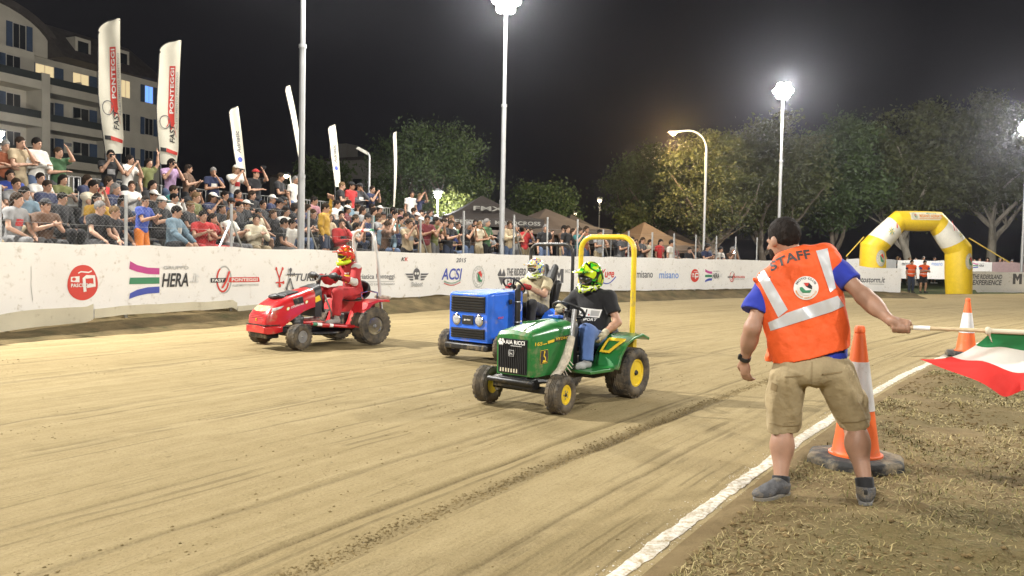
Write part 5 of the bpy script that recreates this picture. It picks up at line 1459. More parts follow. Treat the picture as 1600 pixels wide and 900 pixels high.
VARIANTS = {}
def variant(seat, arms, k):
    key = (seat, arms, k)
    if key in VARIANTS: return VARIANTS[key]
    rng = random.Random(hash((int(seat), sum(map(ord, arms)), k)))
    female = k % 2 == 1
    J, hands = pose_joints(seat, arms, rng)
    f = Fig(J, 0.95 if female else 1.0, lookdir(rng), (0, 0, 1), 0.92 if female else 1.0 + 0.14 * rng.random())
    hh = 0.019
    shorts = rng.random() < 0.4
    d = {'body': f.skin(False, hands).mesh('person', hh), 'top': (f.longsleeve() if (k == 2) else f.tee()).mesh('t_shirt' if k != 2 else 'sweater', hh, (0.016, 9, k)),
         'legs': f.trousers(0.85 if shorts else 1.0).mesh('shorts' if shorts else 'trousers', hh), 'shoeL': f.shoe('L').mesh('shoe', hh), 'shoeR': f.shoe('R').mesh('shoe', hh), 'face': f.features().mesh('eyes', 0.008), 'hair': f.hair('long' if female else 'short', 0.008).mesh('hair', 0.014), 'shorts': shorts, 'k': k,
         'cap': f.cap().mesh('cap', 0.014), 'phone': (f.J['wrL'] + f.J['wrR']) / 2 + Vector((0, -0.015, 0.10)) if arms != 'side' else f.J['wrL'] + Vector((0, -0.02, 0.1)), 'female': female}
    tr = BVHTree.FromPolygons([v_.co for v_ in d['top'].vertices], [tuple(p_.vertices) for p_ in d['top'].polygons]); nk = f.J['neck']
    for pn, (x0, x1, z0, z1) in (('printA', (-0.085, 0.085, -0.29, -0.17)), ('printB', (0.03, 0.09, -0.20, -0.14)), ('printC', (-0.17, 0.17, -0.27, -0.20))):
        v2, f2 = slice2(*poly2([(x0, z0), (x1, z0), (x1, z1), (x0, z1)]), 0.035); VV = []
        for a_, b_ in v2:
            hit = tr.ray_cast(Vector((nk.x + a_, nk.y - 1.0, nk.z + b_)), Vector((0, 1, 0)))[0]
            VV.append((nk.x + a_, (hit.y if hit else nk.y - 0.13) - 0.006, nk.z + b_))
        d[pn] = mesh_from('print', VV, f2)
    VARIANTS[key] = d
    return d
M_PHONE = mat('phone_body', (0.02, 0.02, 0.022), 0.2, var=0.0)
PHONE = MB().box((0, 0, 0), (0.155, 0.009, 0.076)).mesh('phone')
PHONE.materials.append(M_PHONE)
def spectator(loc, rz, seat, arms, k, top, pants, label, group, rng, scale=None, cap=None, phone_label=None, hair=None):
    v = variant(seat, arms, k)
    sc = scale or rng.uniform(0.94, 1.05)
    o = obj('person', v['body'], M_SKIN, color=rng.choice(SKINS)); o.location = loc; o.rotation_euler = (0, 0, rz); o.scale = (sc, sc, sc)
    tag(o, label, 'person', group)
    obj('sweater' if v['k'] == 2 else 't_shirt', v['top'], M_CLOTH, o, color=COLORS[top])
    obj('shorts' if v['shorts'] else 'trousers', v['legs'], M_CLOTH, o, color=PANTS[pants] if pants in PANTS else COLORS[pants])
    sc_ = rng.choice([(0.5, 0.5, 0.48), (0.02, 0.02, 0.02), (0.15, 0.15, 0.16)])
    obj('shoe', v['shoeL'], M_CLOTH, o, color=sc_); obj('shoe', v['shoeR'], M_CLOTH, o, color=sc_)
    tag(obj('eyes', v['face'], M_HAIR, o, color=(0.03, 0.018, 0.012)), kind='stuff')
    obj('hair', v['hair'], M_HAIR, o, color=hair or rng.choice(HAIRS))
    if rng.random() < 0.42: obj('print', v[rng.choice(['printA', 'printB', 'printC', 'printA'])], M_CLOTH, o, color=COLORS[rng.choice(['white', 'black', 'grey', 'red', 'cream', 'navy'])])
    if cap: obj('cap', v['cap'], M_CLOTH, o, color=COLORS[cap])
    if phone_label:
        R = Matrix.Rotation(rz, 3, 'Z'); p = Vector(loc) + R @ (v['phone'] * sc)
        ph = obj('phone', PHONE, M_PHONE); ph.location = p; ph.rotation_euler = (0.05, 0, rz); tag(ph, phone_label, 'phone', 'phones held up by spectators')
    return o
def nth(n):
    W = ['first', 'second', 'third', 'fourth', 'fifth', 'sixth', 'seventh', 'eighth', 'ninth', 'tenth', 'eleventh', 'twelfth', 'thirteenth', 'fourteenth', 'fifteenth', 'sixteenth', 'seventeenth', 'eighteenth', 'nineteenth', 'twentieth']
    if n <= 20: return W[n - 1]
    T = {2: 'twenty', 3: 'thirty', 4: 'forty', 5: 'fifty', 6: 'sixty', 7: 'seventy'}
    return T[n // 10] + ('-' + W[n % 10 - 1] if n % 10 else ('' if False else '')) + ('' if n % 10 else 'th')
POSEW = {'lap': 'hands in lap', 'clap': 'clapping', 'phone': 'filming by phone', 'high': 'arms raised', 'down': 'arms hanging', 'crossed': 'arms crossed', 'face': 'hand at face', 'up': 'one arm raised', 'knee': 'hands on knees', 'side': 'filming one-handed'}
PR = random.Random(2024)
TOPS = ['black'] * 15 + ['dark grey'] * 8 + ['white'] * 8 + ['grey'] * 4 + ['red'] * 2 + ['navy'] * 7 + ['blue', 'light blue', 'light blue', 'olive', 'green', 'beige', 'beige', 'mustard', 'maroon', 'maroon', 'pink', 'brown', 'brown', 'teal', 'cream', 'cream', 'rust']
ROWN = ['front row', 'second row', 'middle row', 'fourth row', 'top row']
face_rz = math.atan2(-SN.y, -SN.x) + PI / 2                       # looking from the stand towards the track
def t_for_px(px, off, z=2.0):
    lo, hi = -6.0, 30.0
    for _ in range(40):
        m = (lo + hi) / 2
        if pix(stand_pt(m, off, z))[0] < px: lo = m
        else: hi = m
    return (lo + hi) / 2
# the ones that stand out in the photograph: (pixel x, row, seated, arms, variant, top, legs, cap)
NOTED = [(8, 4, 0, 'crossed', 0, 'rust', 'black trousers', None), (30, 4, 0, 'face', 0, 'beige', 'khaki trousers', None), (58, 4, 0, 'crossed', 2, 'white', 'jeans', None), (92, 4, 0, 'side', 0, 'green', 'grey trousers', None),
         (170, 4, 0, 'phone', 0, 'black', 'jeans', None), (200, 4, 0, 'phone', 1, 'white', 'black trousers', None), (232, 4, 0, 'up', 1, 'olive', 'black trousers', None), (266, 4, 0, 'phone', 1, 'lilac', 'jeans', None),
         (333, 4, 0, 'face', 0, 'navy', 'black trousers', None), (399, 4, 0, 'side', 0, 'black', 'dark jeans', 'red'), (437, 4, 0, 'crossed', 0, 'black', 'dark jeans', None), (459, 4, 0, 'down', 1, 'white', 'jeans', None),
         (533, 4, 0, 'crossed', 0, 'black', 'white', None), (547, 4, 0, 'down', 0, 'red', 'black trousers', 'black'), (560, 4, 0, 'face', 2, 'dark grey', 'black trousers', 'black'), (578, 4, 0, 'phone', 0, 'navy', 'white', None), (652, 4, 0, 'high', 0, 'navy', 'jeans', None), (641, 4, 0, 'down', 1, 'white', 'black trousers', None),
         (222, 0, 0, 'clap', 0, 'blue', 'orange', None), (150, 0, 1, 'knee', 0, 'black', 'black trousers', None), (94, 1, 1, 'lap', 2, 'black', 'black trousers', None), (38, 1, 1, 'crossed', 1, 'light blue', 'khaki trousers', None), (68, 2, 1, 'crossed', 0, 'navy', 'dark jeans', None),
         (140, 2, 1, 'phone', 0, 'cream', 'jeans', None), (172, 0, 1, 'knee', 0, 'black', 'dark jeans', None), (291, 1, 1, 'crossed', 0, 'black', 'dark jeans', None), (316, 0, 1, 'clap', 0, 'red', 'red', None), (331, 0, 1, 'face', 1, 'red', 'red', None),
         (358, 0, 1, 'clap', 1, 'white', 'grey trousers', None), (398, 0, 1, 'clap', 2, 'cream', 'khaki trousers', None), (437, 0, 1, 'lap', 0, 'black', 'grey trousers', None), (451, 0, 1, 'lap', 0, 'white', 'brown', None), (508, 0, 0, 'up', 2, 'mustard', 'dark jeans', None),
         (603, 0, 1, 'lap', 2, 'light blue', 'jeans', None), (420, 3, 1, 'crossed', 0, 'navy', 'dark jeans', 'white'), (508, 2, 1, 'lap', 0, 'black', 'black trousers', None), (522, 3, 1, 'knee', 0, 'white', 'dark jeans', None)]
seats = {r: [] for r in range(5)}
for px, row, seat, arms, k, top, legs, cap in NOTED:
    seats[row].append((t_for_px(px, ROWS[row][0] + (0.0 if not seat else 0.3)), seat, arms, k, top, legs, cap))
for row in range(5):
    off = ROWS[row][0]
    t_ = t_for_px(-14, off)
    while t_ < T1 - 0.3:
        fill = 0.98 if row < 4 else 0.42
        if all(abs(t_ - q[0]) > 0.46 for q in seats[row]) and PR.random() < fill:
            k = PR.choice([0, 1, 2, 3, 0, 1])
            seat = 1 if row < 4 or PR.random() < 0.2 else 0
            arms = PR.choice(['lap', 'clap', 'clap', 'phone', 'crossed', 'face', 'knee', 'lap']) if seat else PR.choice(['crossed', 'phone', 'phone', 'clap', 'high', 'face'])
            seats[row].append((t_ + PR.uniform(-0.06, 0.06), seat, arms, k, PR.choice(TOPS), PR.choice(list(PANTS)), PR.choice([None] * 7 + ['black', 'white'])))
        t_ += PR.uniform(0.47, 0.58)
for row in range(5):
    off, z = ROWS[row]
    for i, (t_, seat, arms, k, top, legs, cap) in enumerate(sorted(seats[row])):
        k = k if k < 3 else 1
        desc = f"{'seated' if seat else 'standing'} spectator in {top}, {POSEW[arms]}, {nth(i + 1)} from left, stand's {ROWN[row]}"
        phl = f"phone of the {nth(i + 1)} spectator from the left in the stand's {ROWN[row]}" if arms in ('phone', 'high', 'side') else None
        p = stand_pt(t_, off + (0.30 if seat else 0.0), z + 0.002)
        spectator(p, face_rz + PR.uniform(-0.35, 0.55), bool(seat), arms, k, top, legs, desc, 'spectators in the stand', PR, scale=0.86 if (top == 'blue' and legs == 'orange') else None, cap=cap, phone_label=phl)
# standing crowd along the fence
crowd = []
u = BAN.at_px(668)
uend = BAN.at_px(1178)
while u < uend:
    px = float(np.interp(u, BAN.u, BAN.px))
    for off in (0.75, 1.45, 2.2):
        if PR.random() < (0.86 if off < 1 else 0.62 if off < 2 else 0.30) * (1.0 if px < 1060 else 0.75):
            crowd.append((u + PR.uniform(-0.18, 0.18), off + PR.uniform(-0.12, 0.12)))
    u += PR.uniform(0.50, 0.66)
crowd = [(float(pix(pt(BAN, u, o, 1.7))[0]), u, o) for u, o in crowd]
crowd.sort()
for i, (px, u, o) in enumerate(crowd):
    arms = PR.choice(['down', 'crossed', 'clap', 'phone', 'phone', 'high', 'face', 'crossed']); k = PR.choice([0, 1, 2, 0, 1]); top = PR.choice(TOPS)
    nv = BAN.nrm(u); rz = math.atan2(-nv[1], -nv[0]) + PI / 2 + PR.uniform(-0.6, 0.4)
    p = pt(BAN, u, o, bank_h(u) + 0.005)
    spectator(p, rz, False, arms, k, top, PR.choice(list(PANTS)), f"standing spectator in {top}, {POSEW[arms]}, {nth(i + 1)} from the left along the fence", 'spectators standing behind the fence', PR, cap=PR.choice([None] * 8 + ['black']),
              phone_label=f"phone of the {nth(i + 1)} standing spectator from the left along the fence" if arms in ('phone', 'high') else None)
# heads behind the far banners
fpx = sorted(list(np.arange(1324, 1345, 8)) + list(np.arange(1378, 1482, 9.5)) + list(np.arange(1519, 1600, 9)))
for i, px in enumerate(fpx):
    top = PR.choice(['black', 'navy', 'dark grey', 'grey', 'white', 'maroon'])
    u = BAN3.at_px(px + PR.uniform(-2, 2)); arms = PR.choice(['down', 'crossed', 'clap'])
    spectator(pt(BAN3, u, PR.uniform(0.7, 1.6), 0.25), PI + PI + PR.uniform(-0.5, 0.5), False, arms, PR.choice([0, 1, 2]), top, 'black trousers', f"spectator in {top} behind the far banners, {nth(i + 1)} from the left", 'spectators behind the far banners', PR)

# ------------------------------------------------------------------ two marshals under the arch
M_HIVIS = mat('hi_vis_orange', (0.80, 0.105, 0.018), 0.7, var=0.10, vscale=4, bump=0.9, bscale=10)
M_REFL = mat('reflective_tape', (0.62, 0.63, 0.65), 0.35, 0.25, var=0.08, vscale=10)
for px, Y, col, lab, arms in ((1425, 42.6, 'navy', 'marshal in orange vest and jeans standing left under the yellow arch', 'down'), (1444, 42.8, 'blue', 'marshal in orange vest and dark shorts standing right under the yellow arch', 'crossed')):
    rng = random.Random(px); J, hands = pose_joints(False, arms, rng); f = Fig(J, 1.0, (0, -1, -0.05), (0, 0, 1), 1.1)
    p = at(px, 400, Y); p.z = -0.05
    o = f.skin(False, hands).build('person', 0.02, M_SKIN, color=SKINS[0]); o.location = p; tag(o, lab, 'person', 'marshals under the arch')
    f.tee().build('t_shirt', 0.02, M_CLOTH, o, color=COLORS[col])
    S = f.tee(0.08, 0.034, 0.10); S.build('vest', 0.02, M_HIVIS, o)
    for zc, hh in ((1.02, 0.05), (1.22, 0.04)):
        S = f.tee(0.02, 0.038, 0.2); S.cut((0, 0, zc + hh / 2), (0, 0, 1)); S.cut((0, 0, zc - hh / 2), (0, 0, -1)); S.build('reflective_band', 0.02, M_REFL, o)
    f.trousers(1.0 if col == 'navy' else 0.85).build('trousers' if col == 'navy' else 'shorts', 0.02, M_CLOTH, o, color=PANTS['dark jeans'] if col == 'navy' else COLORS['black'])
    f.hair().build('hair', 0.015, M_HAIR, o, color=HAIRS[0])
    for q in 'LR': f.shoe(q).build('shoe', 0.02, M_CLOTH, o, color=(0.03, 0.03, 0.03))
# ================================================================== the man with the flag
sJ = dict(head=at(1223, 376, 4.80), neck=at(1246, 404, 4.745), pelvis=at(1266, 578, 4.70), shL=at(1197, 450, 4.755), shR=at(1305, 419, 4.655),
          elL=at(1176, 512, 4.72), wrL=at(1163, 563, 4.86), elR=at(1350, 463, 4.50), wrR=at(1391, 501, 4.36),
          hipL=at(1240, 586, 4.76), hipR=at(1297, 582, 4.74), knL=at(1222, 668, 4.88), knR=at(1333, 662, 4.78), anL=at(1220, 757, 4.75), anR=at(1353, 761, 4.62),
          toeL=ground_at(1182, 784, 0.0), toeR=at(1352, 775, 4.87))
sJ['toeL'].z = 0.0; sJ['toeR'].z = 0.0
sk_col = (0.34, 0.19, 0.125)
fig = Fig(sJ, 1.02, (-0.40, 0.90, -0.12), (-0.08, 0.12, 1.0), 1.12)
stick_d = nz(at(1600, 522, 4.02) - at(1420, 514, 4.30))
grip = at(1408, 511, 4.325)
S = fig.skin(True, None, True, -0.045)
# bigger calves and forearms for a sturdy man
for q in 'LR':
    kn, an = fig.J['kn' + q], fig.J['an' + q]
    S.ell(kn.lerp(an, 0.30) + Vector((0, -0.018, 0)), (0.064, 0.064, 0.115), None, 0.03)
    e, w = fig.J['el' + q], fig.J['wr' + q]; S.cone(e, e.lerp(w, 0.5), 0.044, 0.042, 0.03)
fig.hand(S, fig.J['wrL'], at(1166, 598, 4.88) - fig.J['wrL'], Vector((0.8, 0.5, 0)), Vector((0.3, 0.9, 0.2)), 0.42, True)
# right fist closed round the stick
W = fig.J['wrR']; dh = nz(grip - W); nn = nz(Vector((0.1, 0.9, -0.25)))
pal = W.lerp(grip, 0.55)
S.ell(W + dh * 0.035, np.array((0.030, 0.040, 0.045)), np.array(Matrix((nz(dh.cross(nn)), nz(nn), dh)).transposed()), 0.015)
side = nz(stick_d)
up_ = nz(side.cross(Vector((0, 1, 0)))); up_ = up_ if up_.z > 0 else -up_
yy = nz(side.cross(up_))
for i, (o_, r_) in enumerate(((0.034, 0.0118), (0.011, 0.0122), (-0.012, 0.0118), (-0.034, 0.0105))):
    c = grip + side * o_
    ring = [c + (up_ * math.cos(a) + yy * math.sin(a)) * 0.024 for a in np.linspace(-0.4, 4.0, 7)]
    for a, b in zip(ring[:-1], ring[1:]): S.cone(a, b, r_, r_, 0.004)
    S.cone(W + dh * 0.03 + side * o_ * 0.7, ring[0], 0.015, 0.013, 0.010)
S.cone(W + dh * 0.015 + up_ * 0.02, grip + side * 0.035 + up_ * 0.030, 0.014, 0.012, 0.008); S.cone(grip + side * 0.035 + up_ * 0.030, grip + side * 0.05 - yy * 0.028, 0.0115, 0.010, 0.004)
staff = S.build('person', 0.0075, M_SKIN, color=sk_col)
tag(staff, 'man seen from behind in orange STAFF vest, blue shirt and khaki shorts, waving a flag', 'person')
# hair, beard, ear side
S = fig.hair('short', 0.004); S.cuts = []
S.cut(fig.h(0, 0.052, 0.045), fig.hf * 1.0 - fig.hu * 0.55); S.cut(fig.h(0, -0.09, -0.055), -fig.hu * 1.0 + fig.hf * 0.55)
S.build('hair', 0.006, M_HAIR, staff, color=(0.014, 0.010, 0.008), rough=(0.006, 60, 4))
S = Solid(0.02); S.ell(fig.h(0, 0.028, -0.052), (0.062, 0.070, 0.072), np.array(fig.HB), 0.02); S.ell(fig.h(0, 0.066, -0.090), (0.031, 0.027, 0.024), np.array(fig.HB), 0.02)
S.cut(fig.h(0, 0, -0.035), fig.hu * 1.0 + fig.hf * 0.1); S.cut(fig.h(0, 0.015, 0), -fig.hf)
S.build('beard', 0.006, M_HAIR, staff, color=(0.02, 0.013, 0.010))
# blue shirt
S = Solid(0.04)
S.cone(at(1208, 452, 4.745), at(1243, 590, 4.715), 0.078, 0.098, 0.05); S.cone(at(1290, 430, 4.67), at(1300, 580, 4.695), 0.070, 0.098, 0.05); S.cone(at(1250, 430, 4.74), at(1270, 590, 4.72), 0.09, 0.115, 0.05)
S.cone(fig.J['shL'], at(1179, 488, 4.735), 0.078, 0.080, 0.04, cap=True); S.cone(fig.J['shR'], at(1331, 443, 4.57), 0.076, 0.070, 0.04, cap=True)
S.carve(fig.J['neck'] + Vector((-0.02, 0.02, 0.055)), np.array((0.075, 0.075, 0.06)), 0.015)
a_, b_ = at(1208, 586, 4.70), at(1332, 553, 4.70); S.cut(a_, nz(Vector((b_ - a_)).cross(Vector((0, 1, 0)))))
if S.cuts[0][1][2] > 0: S.cuts[0] = (S.cuts[0][0], -S.cuts[0][1])
S.build('t_shirt', 0.0085, M_CLOTH, staff, color=(0.018, 0.035, 0.36), rough=(0.02, 8, 3))
# orange vest
S = Solid(0.05)
S.cone(at(1204, 440, 4.74), at(1243, 596, 4.70), 0.094, 0.104, 0.06); S.cone(at(1291, 416, 4.66), at(1304, 590, 4.68), 0.086, 0.106, 0.06); S.cone(at(1248, 418, 4.71), at(1270, 590, 4.69), 0.120, 0.128, 0.06)
S.cone(at(1225, 412, 4.73), at(1285, 402, 4.69), 0.075, 0.075, 0.05)
S.cone(at(1178, 436, 4.72), at(1169, 462, 4.78), 0.018, 0.012, 0.03); S.cone(at(1206, 560, 4.82), at(1212, 520, 4.86), 0.03, 0.03, 0.04)
S.carve(fig.J['neck'] + Vector((-0.03, 0.05, 0.075)), np.array((0.090, 0.095, 0.075)), 0.012)
S.carve(fig.J['shL'] + Vector((-0.15, 0.02, -0.06)), np.array((0.085, 0.12, 0.13)), 0.02); S.carve(fig.J['shR'] + Vector((0.125, -0.03, -0.03)), np.array((0.075, 0.14, 0.12)), 0.02)
a_, b_ = at(1208, 578, 4.55), at(1332, 546, 4.55); nv = nz(Vector((b_ - a_)).cross(Vector((0, 1, 0)))); nv = nv if nv.z < 0 else -nv
S.cut(a_, nv)
vest = S.build('vest', 0.0075, M_HIVIS, staff, rough=(0.026, 8.5, 8))
vtree = BVHTree.FromPolygons([v.co for v in vest.data.vertices], [tuple(p.vertices) for p in vest.data.polygons])
def wrap_art(name, parent, tree, layers, step=3.0, off=0.004, lift=0.0015):
    "print laid on cloth: each point of the artwork is dropped on to the garment and follows its folds"
    VV = []; FF = []; mi = []; inks = []
    o0 = Vector((0, 0, CAM_H))
    for li, ((v2, f2), m) in enumerate(layers):
        v2, f2 = slice2(np.asarray(v2, float), f2, step); k0 = len(VV)
        if m not in inks: inks.append(m)
        for x, y in v2:
            r = ray(x, y).normalized(); hit, no, _, _ = tree.ray_cast(o0, r)
            if hit is None:
                c = tree.find_nearest(o0 + r * 4.6); hit, no = c[0], c[1]
            VV.append(hit - r * (off + lift * li) + no * 0.001)
        FF += [tuple(i + k0 for i in f) for f in f2]; mi += [inks.index(m)] * len(f2)
    me = mesh_from(name, VV, FF, smooth=True)
    for m in inks: me.materials.append(m)
    me.polygons.foreach_set('material_index', mi); me.update()
    return obj(name, me, None, parent)
wrap_art('reflective_band', staff, vtree, [(poly2([(1178, 423), (1191, 416), (1231, 484), (1216, 496)]), M_REFL)])
wrap_art('reflective_band', staff, vtree, [(poly2([(1275, 392), (1293, 388), (1306, 450), (1297, 457)]), M_REFL)])
wrap_art('reflective_band', staff, vtree, [(poly2([(1200, 504), (1216, 497), (1229, 489), (1298, 466), (1309, 462), (1319, 478), (1300, 487), (1204, 517)]), M_REFL)])
M_DARKTXT = mat('dark_print', (0.05, 0.045, 0.045), 0.6, var=0.1)
v, f = _TX['b:STAFF']
# letters climb along the shoulder seam: x along the baseline, y across it
base0 = np.array((1205.0, 425.0)); ax = np.array((63.0, -21.0)); upv = np.array((-4.0, -14.0))
wrap_art('lettering', staff, vtree, [((base0 + v[:, :1] * ax + v[:, 1:] * upv + np.column_stack([np.zeros(len(v)), -5.0 * np.sin(v[:, 0] * PI)]), f), M_DARKTXT)], 2.0)
def to_px(layers, cx, cy, rx, ry): return [((np.column_stack([cx + (v[:, 0] - 0.5) * 2 * rx, cy - (v[:, 1] - 0.5) * 2 * ry]), f), m) for (v, f), m in layers]
def arc_text(key, r, a0, a1, h):
    v, f = _TX[key]; a = a0 + (a1 - a0) * v[:, 0]; rr = r + (v[:, 1] - 0.0) * h * (1 if a1 < a0 else -1)
    return np.column_stack([0.5 + rr * np.cos(a), 0.5 + rr * np.sin(a)]), f
badge = [(ell2(0.5, 0.5, 0.5, 0.5, 40), I_WHITE), (arc_text('b:MOTO CLUB', 0.37, 2.75, 0.40, 0.09), I_DARKGREY), (arc_text('b:MISANO ADRIATICO', 0.455, 3.4, 6.0, 0.07), I_ORANGE), (ell2(0.5, 0.5, 0.31, 0.31), I_WHITE),
         (poly2([(0.40, 0.72), (0.62, 0.72), (0.74, 0.58), (0.74, 0.44), (0.60, 0.50), (0.50, 0.56)]), I_BLACK), (poly2([(0.42, 0.72), (0.62, 0.71), (0.56, 0.58), (0.46, 0.60)]), I_RED), (poly2([(0.24, 0.52), (0.34, 0.55), (0.48, 0.40), (0.72, 0.42), (0.66, 0.30), (0.36, 0.30), (0.26, 0.40)]), I_GREEN)]
wrap_art('badge', staff, vtree, to_px(badge, 1259.5, 450, 19.5, 18.5), 3.0)
# khaki cargo shorts
M_KHAKI = mat('khaki_cotton', (0.36, 0.285, 0.165), 0.9, var=0.12, vscale=7, bump=0.8, bscale=13)
S = Solid(0.05)
S.ell(at(1268, 575, 4.70), (0.215, 0.150, 0.115), None, 0.03)
S.cone(at(1233, 585, 4.72), at(1223, 668, 4.86), 0.112, 0.094, 0.02, cap=True); S.cone(at(1303, 580, 4.68), at(1337, 662, 4.77), 0.116, 0.094, 0.02, cap=True)
S.ell(at(1207, 622, 4.80), (0.030, 0.075, 0.085), None, 0.02); S.ell(at(1345, 628, 4.74), (0.030, 0.07, 0.08), None, 0.02)
S.cut(at(1268, 553, 4.70), (0.05, 0, 1))
shorts = S.build('shorts', 0.0075, M_KHAKI, staff, rough=(0.024, 9, 12))
stree = BVHTree.FromPolygons([v.co for v in shorts.data.vertices], [tuple(p.vertices) for p in shorts.data.polygons])
M_SEAM = mat('khaki_seam', (0.27, 0.20, 0.105), 0.9)
wrap_art('seam', staff, stree, [(stroke2([(1269, 565), (1268, 600), (1266, 616)], 1.1), M_SEAM)], 4); wrap_art('pocket_flap', staff, stree, [(poly2([(1206, 597), (1216, 602), (1213, 612), (1204, 608)]), M_SEAM)], 4)
wrap_art('seam', staff, stree, [(stroke2([(1201, 661), (1225, 666), (1249, 665)], 1.0), M_SEAM)], 4); wrap_art('seam', staff, stree, [(stroke2([(1313, 661), (1340, 659), (1358, 654)], 1.0), M_SEAM)], 4)
wrap_art('back_pocket', staff, stree, [(poly2([(1226, 588), (1256, 586), (1255, 588.2), (1226, 590.2)]), M_SEAM)], 4); wrap_art('back_pocket', staff, stree, [(poly2([(1284, 584), (1316, 580), (1316, 582.2), (1284, 586.2)]), M_SEAM)], 4)
# socks, shoes, watch
M_SHOE = mat('grey_mesh_shoe', (0.085, 0.085, 0.09), 0.85, var=0.3, vscale=30, bump=0.5, bscale=150, dirt=DUST, dirt_amt=0.3, dirt_scale=10)
M_SOLE = mat('shoe_sole', (0.16, 0.155, 0.145), 0.8, var=0.2, dirt=DUST, dirt_amt=0.4)
for q in 'LR':
    kn, an, toe = fig.J['kn' + q], fig.J['an' + q], fig.J['toe' + q]
    S = Solid(0.02); S.cone(kn.lerp(an, 0.98) - Vector((0, 0, 0.02)), kn.lerp(an, 0.85), 0.050, 0.052, 0.02, cap=True); S.build('sock', 0.008, M_CLOTH, staff, color=(0.012, 0.012, 0.014))
    d = toe - an; d.z = 0; d.normalize(); l = Vector((-d.y, d.x, 0))
    heel = Vector((an.x, an.y, 0)) - d * 0.055; tip = heel + d * 0.285
    if q == 'L': zoff = float(infield_h(an.x, an.y)) - 0.005
    else: zoff = float(infield_h(an.x, an.y)) - 0.005
    Z = Vector((0, 0, zoff))
    R = np.array(Matrix((d, l, Vector((0, 0, 1)))).transposed())
    S = Solid(0.03); S.ell(heel + Z + d * 0.045 + Vector((0, 0, 0.055)), (0.055, 0.042, 0.050), R, 0.03); S.ell(heel + Z + d * 0.205 + Vector((0, 0, 0.040)), (0.085, 0.050, 0.036), R, 0.04); S.cone(heel + Z + d * 0.07 + Vector((0, 0, 0.075)), heel + Z + d * 0.17 + Vector((0, 0, 0.055)), 0.046, 0.038, 0.03)
    S.cone(an + Z * 0 + Vector((0, 0, -0.02)), an + Vector((0, 0, 0.005)), 0.050, 0.052, 0.02, cap=True)
    S.cut(heel + Z + Vector((0, 0, 0.022)), (0, 0, -1)); sh = S.build('shoe', 0.0065, M_SHOE, staff)
    out = [(heel + Z + d * x + l * (w if q == 'R' else w)) for x, w in ((-0.012, 0), (0.005, 0.036), (0.08, 0.040), (0.17, 0.052), (0.25, 0.042), (0.292, 0.0), (0.25, -0.042), (0.17, -0.048), (0.08, -0.040), (0.005, -0.036))]
    MB().loft([[p_ + Vector((0, 0, 0.0)) for p_ in out], [p_ + Vector((0, 0, 0.026)) for p_ in out]]).build('sole', M_SOLE, sh, bevel=0.006)
    # laces / heel tab
    MB().box(heel + Z + d * -0.004 + Vector((0, 0, 0.085)), (0.012, 0.02, 0.03), Matrix((d, l, Vector((0, 0, 1)))).transposed()).build('heel_tab', M_PLASTIC, sh, bevel=0.004)
ax_ = nz(fig.J['wrL'] - fig.J['elL']); Rw = ax_.to_track_quat('Z', 'X').to_matrix().to_4x4(); wc = fig.J['wrL'] - ax_ * 0.022
MB().lathe([(0.030, -0.014), (0.036, -0.012), (0.036, 0.012), (0.030, 0.014)], 20, Matrix.Translation(wc) @ Rw, closed=True).build('watch_strap', M_PLASTIC, staff, smooth=True)
MB().box(wc + Vector((-0.030, -0.016, 0.006)), (0.016, 0.034, 0.036), Rw.to_3x3()).build('watch_case', M_PLASTIC, staff, bevel=0.004)

# ================================================================== flag
M_WOOD = mat('pale_wood', (0.55, 0.42, 0.25), 0.6, var=0.15, vscale=8, stretch=(0.4, 6, 6))
a = grip - stick_d * 0.055
def stick_at(x): return grip + stick_d * x
flag = empty('italian_flag', a, label='green white and red flag on a wooden stick held by the man in the vest', cat='flag')
fl = Vector(flag.location)
MB().tube([a - fl, stick_at(1.75) - fl], [0.0105, 0.0105], 10).build('stick', M_WOOD, flag, smooth=True)
MB().tube([stick_at(0.06) - fl, stick_at(0.14) - fl], 0.0125, 10).build('tape', I_WHITE, flag, smooth=True)
MB().tube([stick_at(0.400) - fl, stick_at(1.62) - fl], 0.0125, 10).build('sleeve', mat('sleeve_cloth', (0.58, 0.52, 0.40), 0.9), flag, smooth=True)
kn_ = Solid(0.01); c = stick_at(0.405) - fl; kn_.ell(c, (0.016, 0.018, 0.022)); kn_.cone(c, c + Vector((0.02, -0.005, -0.06)), 0.006, 0.004); kn_.build('knot', 0.006, mat('sleeve_cloth'), flag)
def cloth(u, v):
    "u along the stick from the near corner, v away from it (the free edge streams back towards the man)"
    s_ = 0.415 + u * 1.18
    p = stick_at(s_)
    sweep = 0.27 * (v ** 1.5) * (1 - u) ** 2.4
    drop = 0.325 * v * (0.60 + 0.40 * min(1, u * 3.6)) + 0.034 * v * math.sin(u * 13 + 0.6) + 0.020 * v * math.sin(u * 27 + v * 3) + 0.012 * v * math.sin(u * 41 + 1)
    dep = 0.11 * v * math.sin(u * 9.5 + v * 2.6) + 0.055 * v * math.sin(u * 21 - v * 4) + 0.022 * v * math.sin(u * 38 + v * 7) + 0.06 * v
    lift = 0.055 * math.exp(-(u / 0.05) ** 2) * v ** 3
    return p + Vector((-sweep, dep, -drop + lift)) - fl
M_FG = mat('flag_green', (0.015, 0.20, 0.06), 0.75, var=0.08, bump=0.2, bscale=10); M_FW = mat('flag_white', (0.70, 0.68, 0.62), 0.75, var=0.05, bump=0.2, bscale=10); M_FR = mat('flag_red', (0.62, 0.025, 0.02), 0.75, var=0.08, bump=0.2, bscale=10)
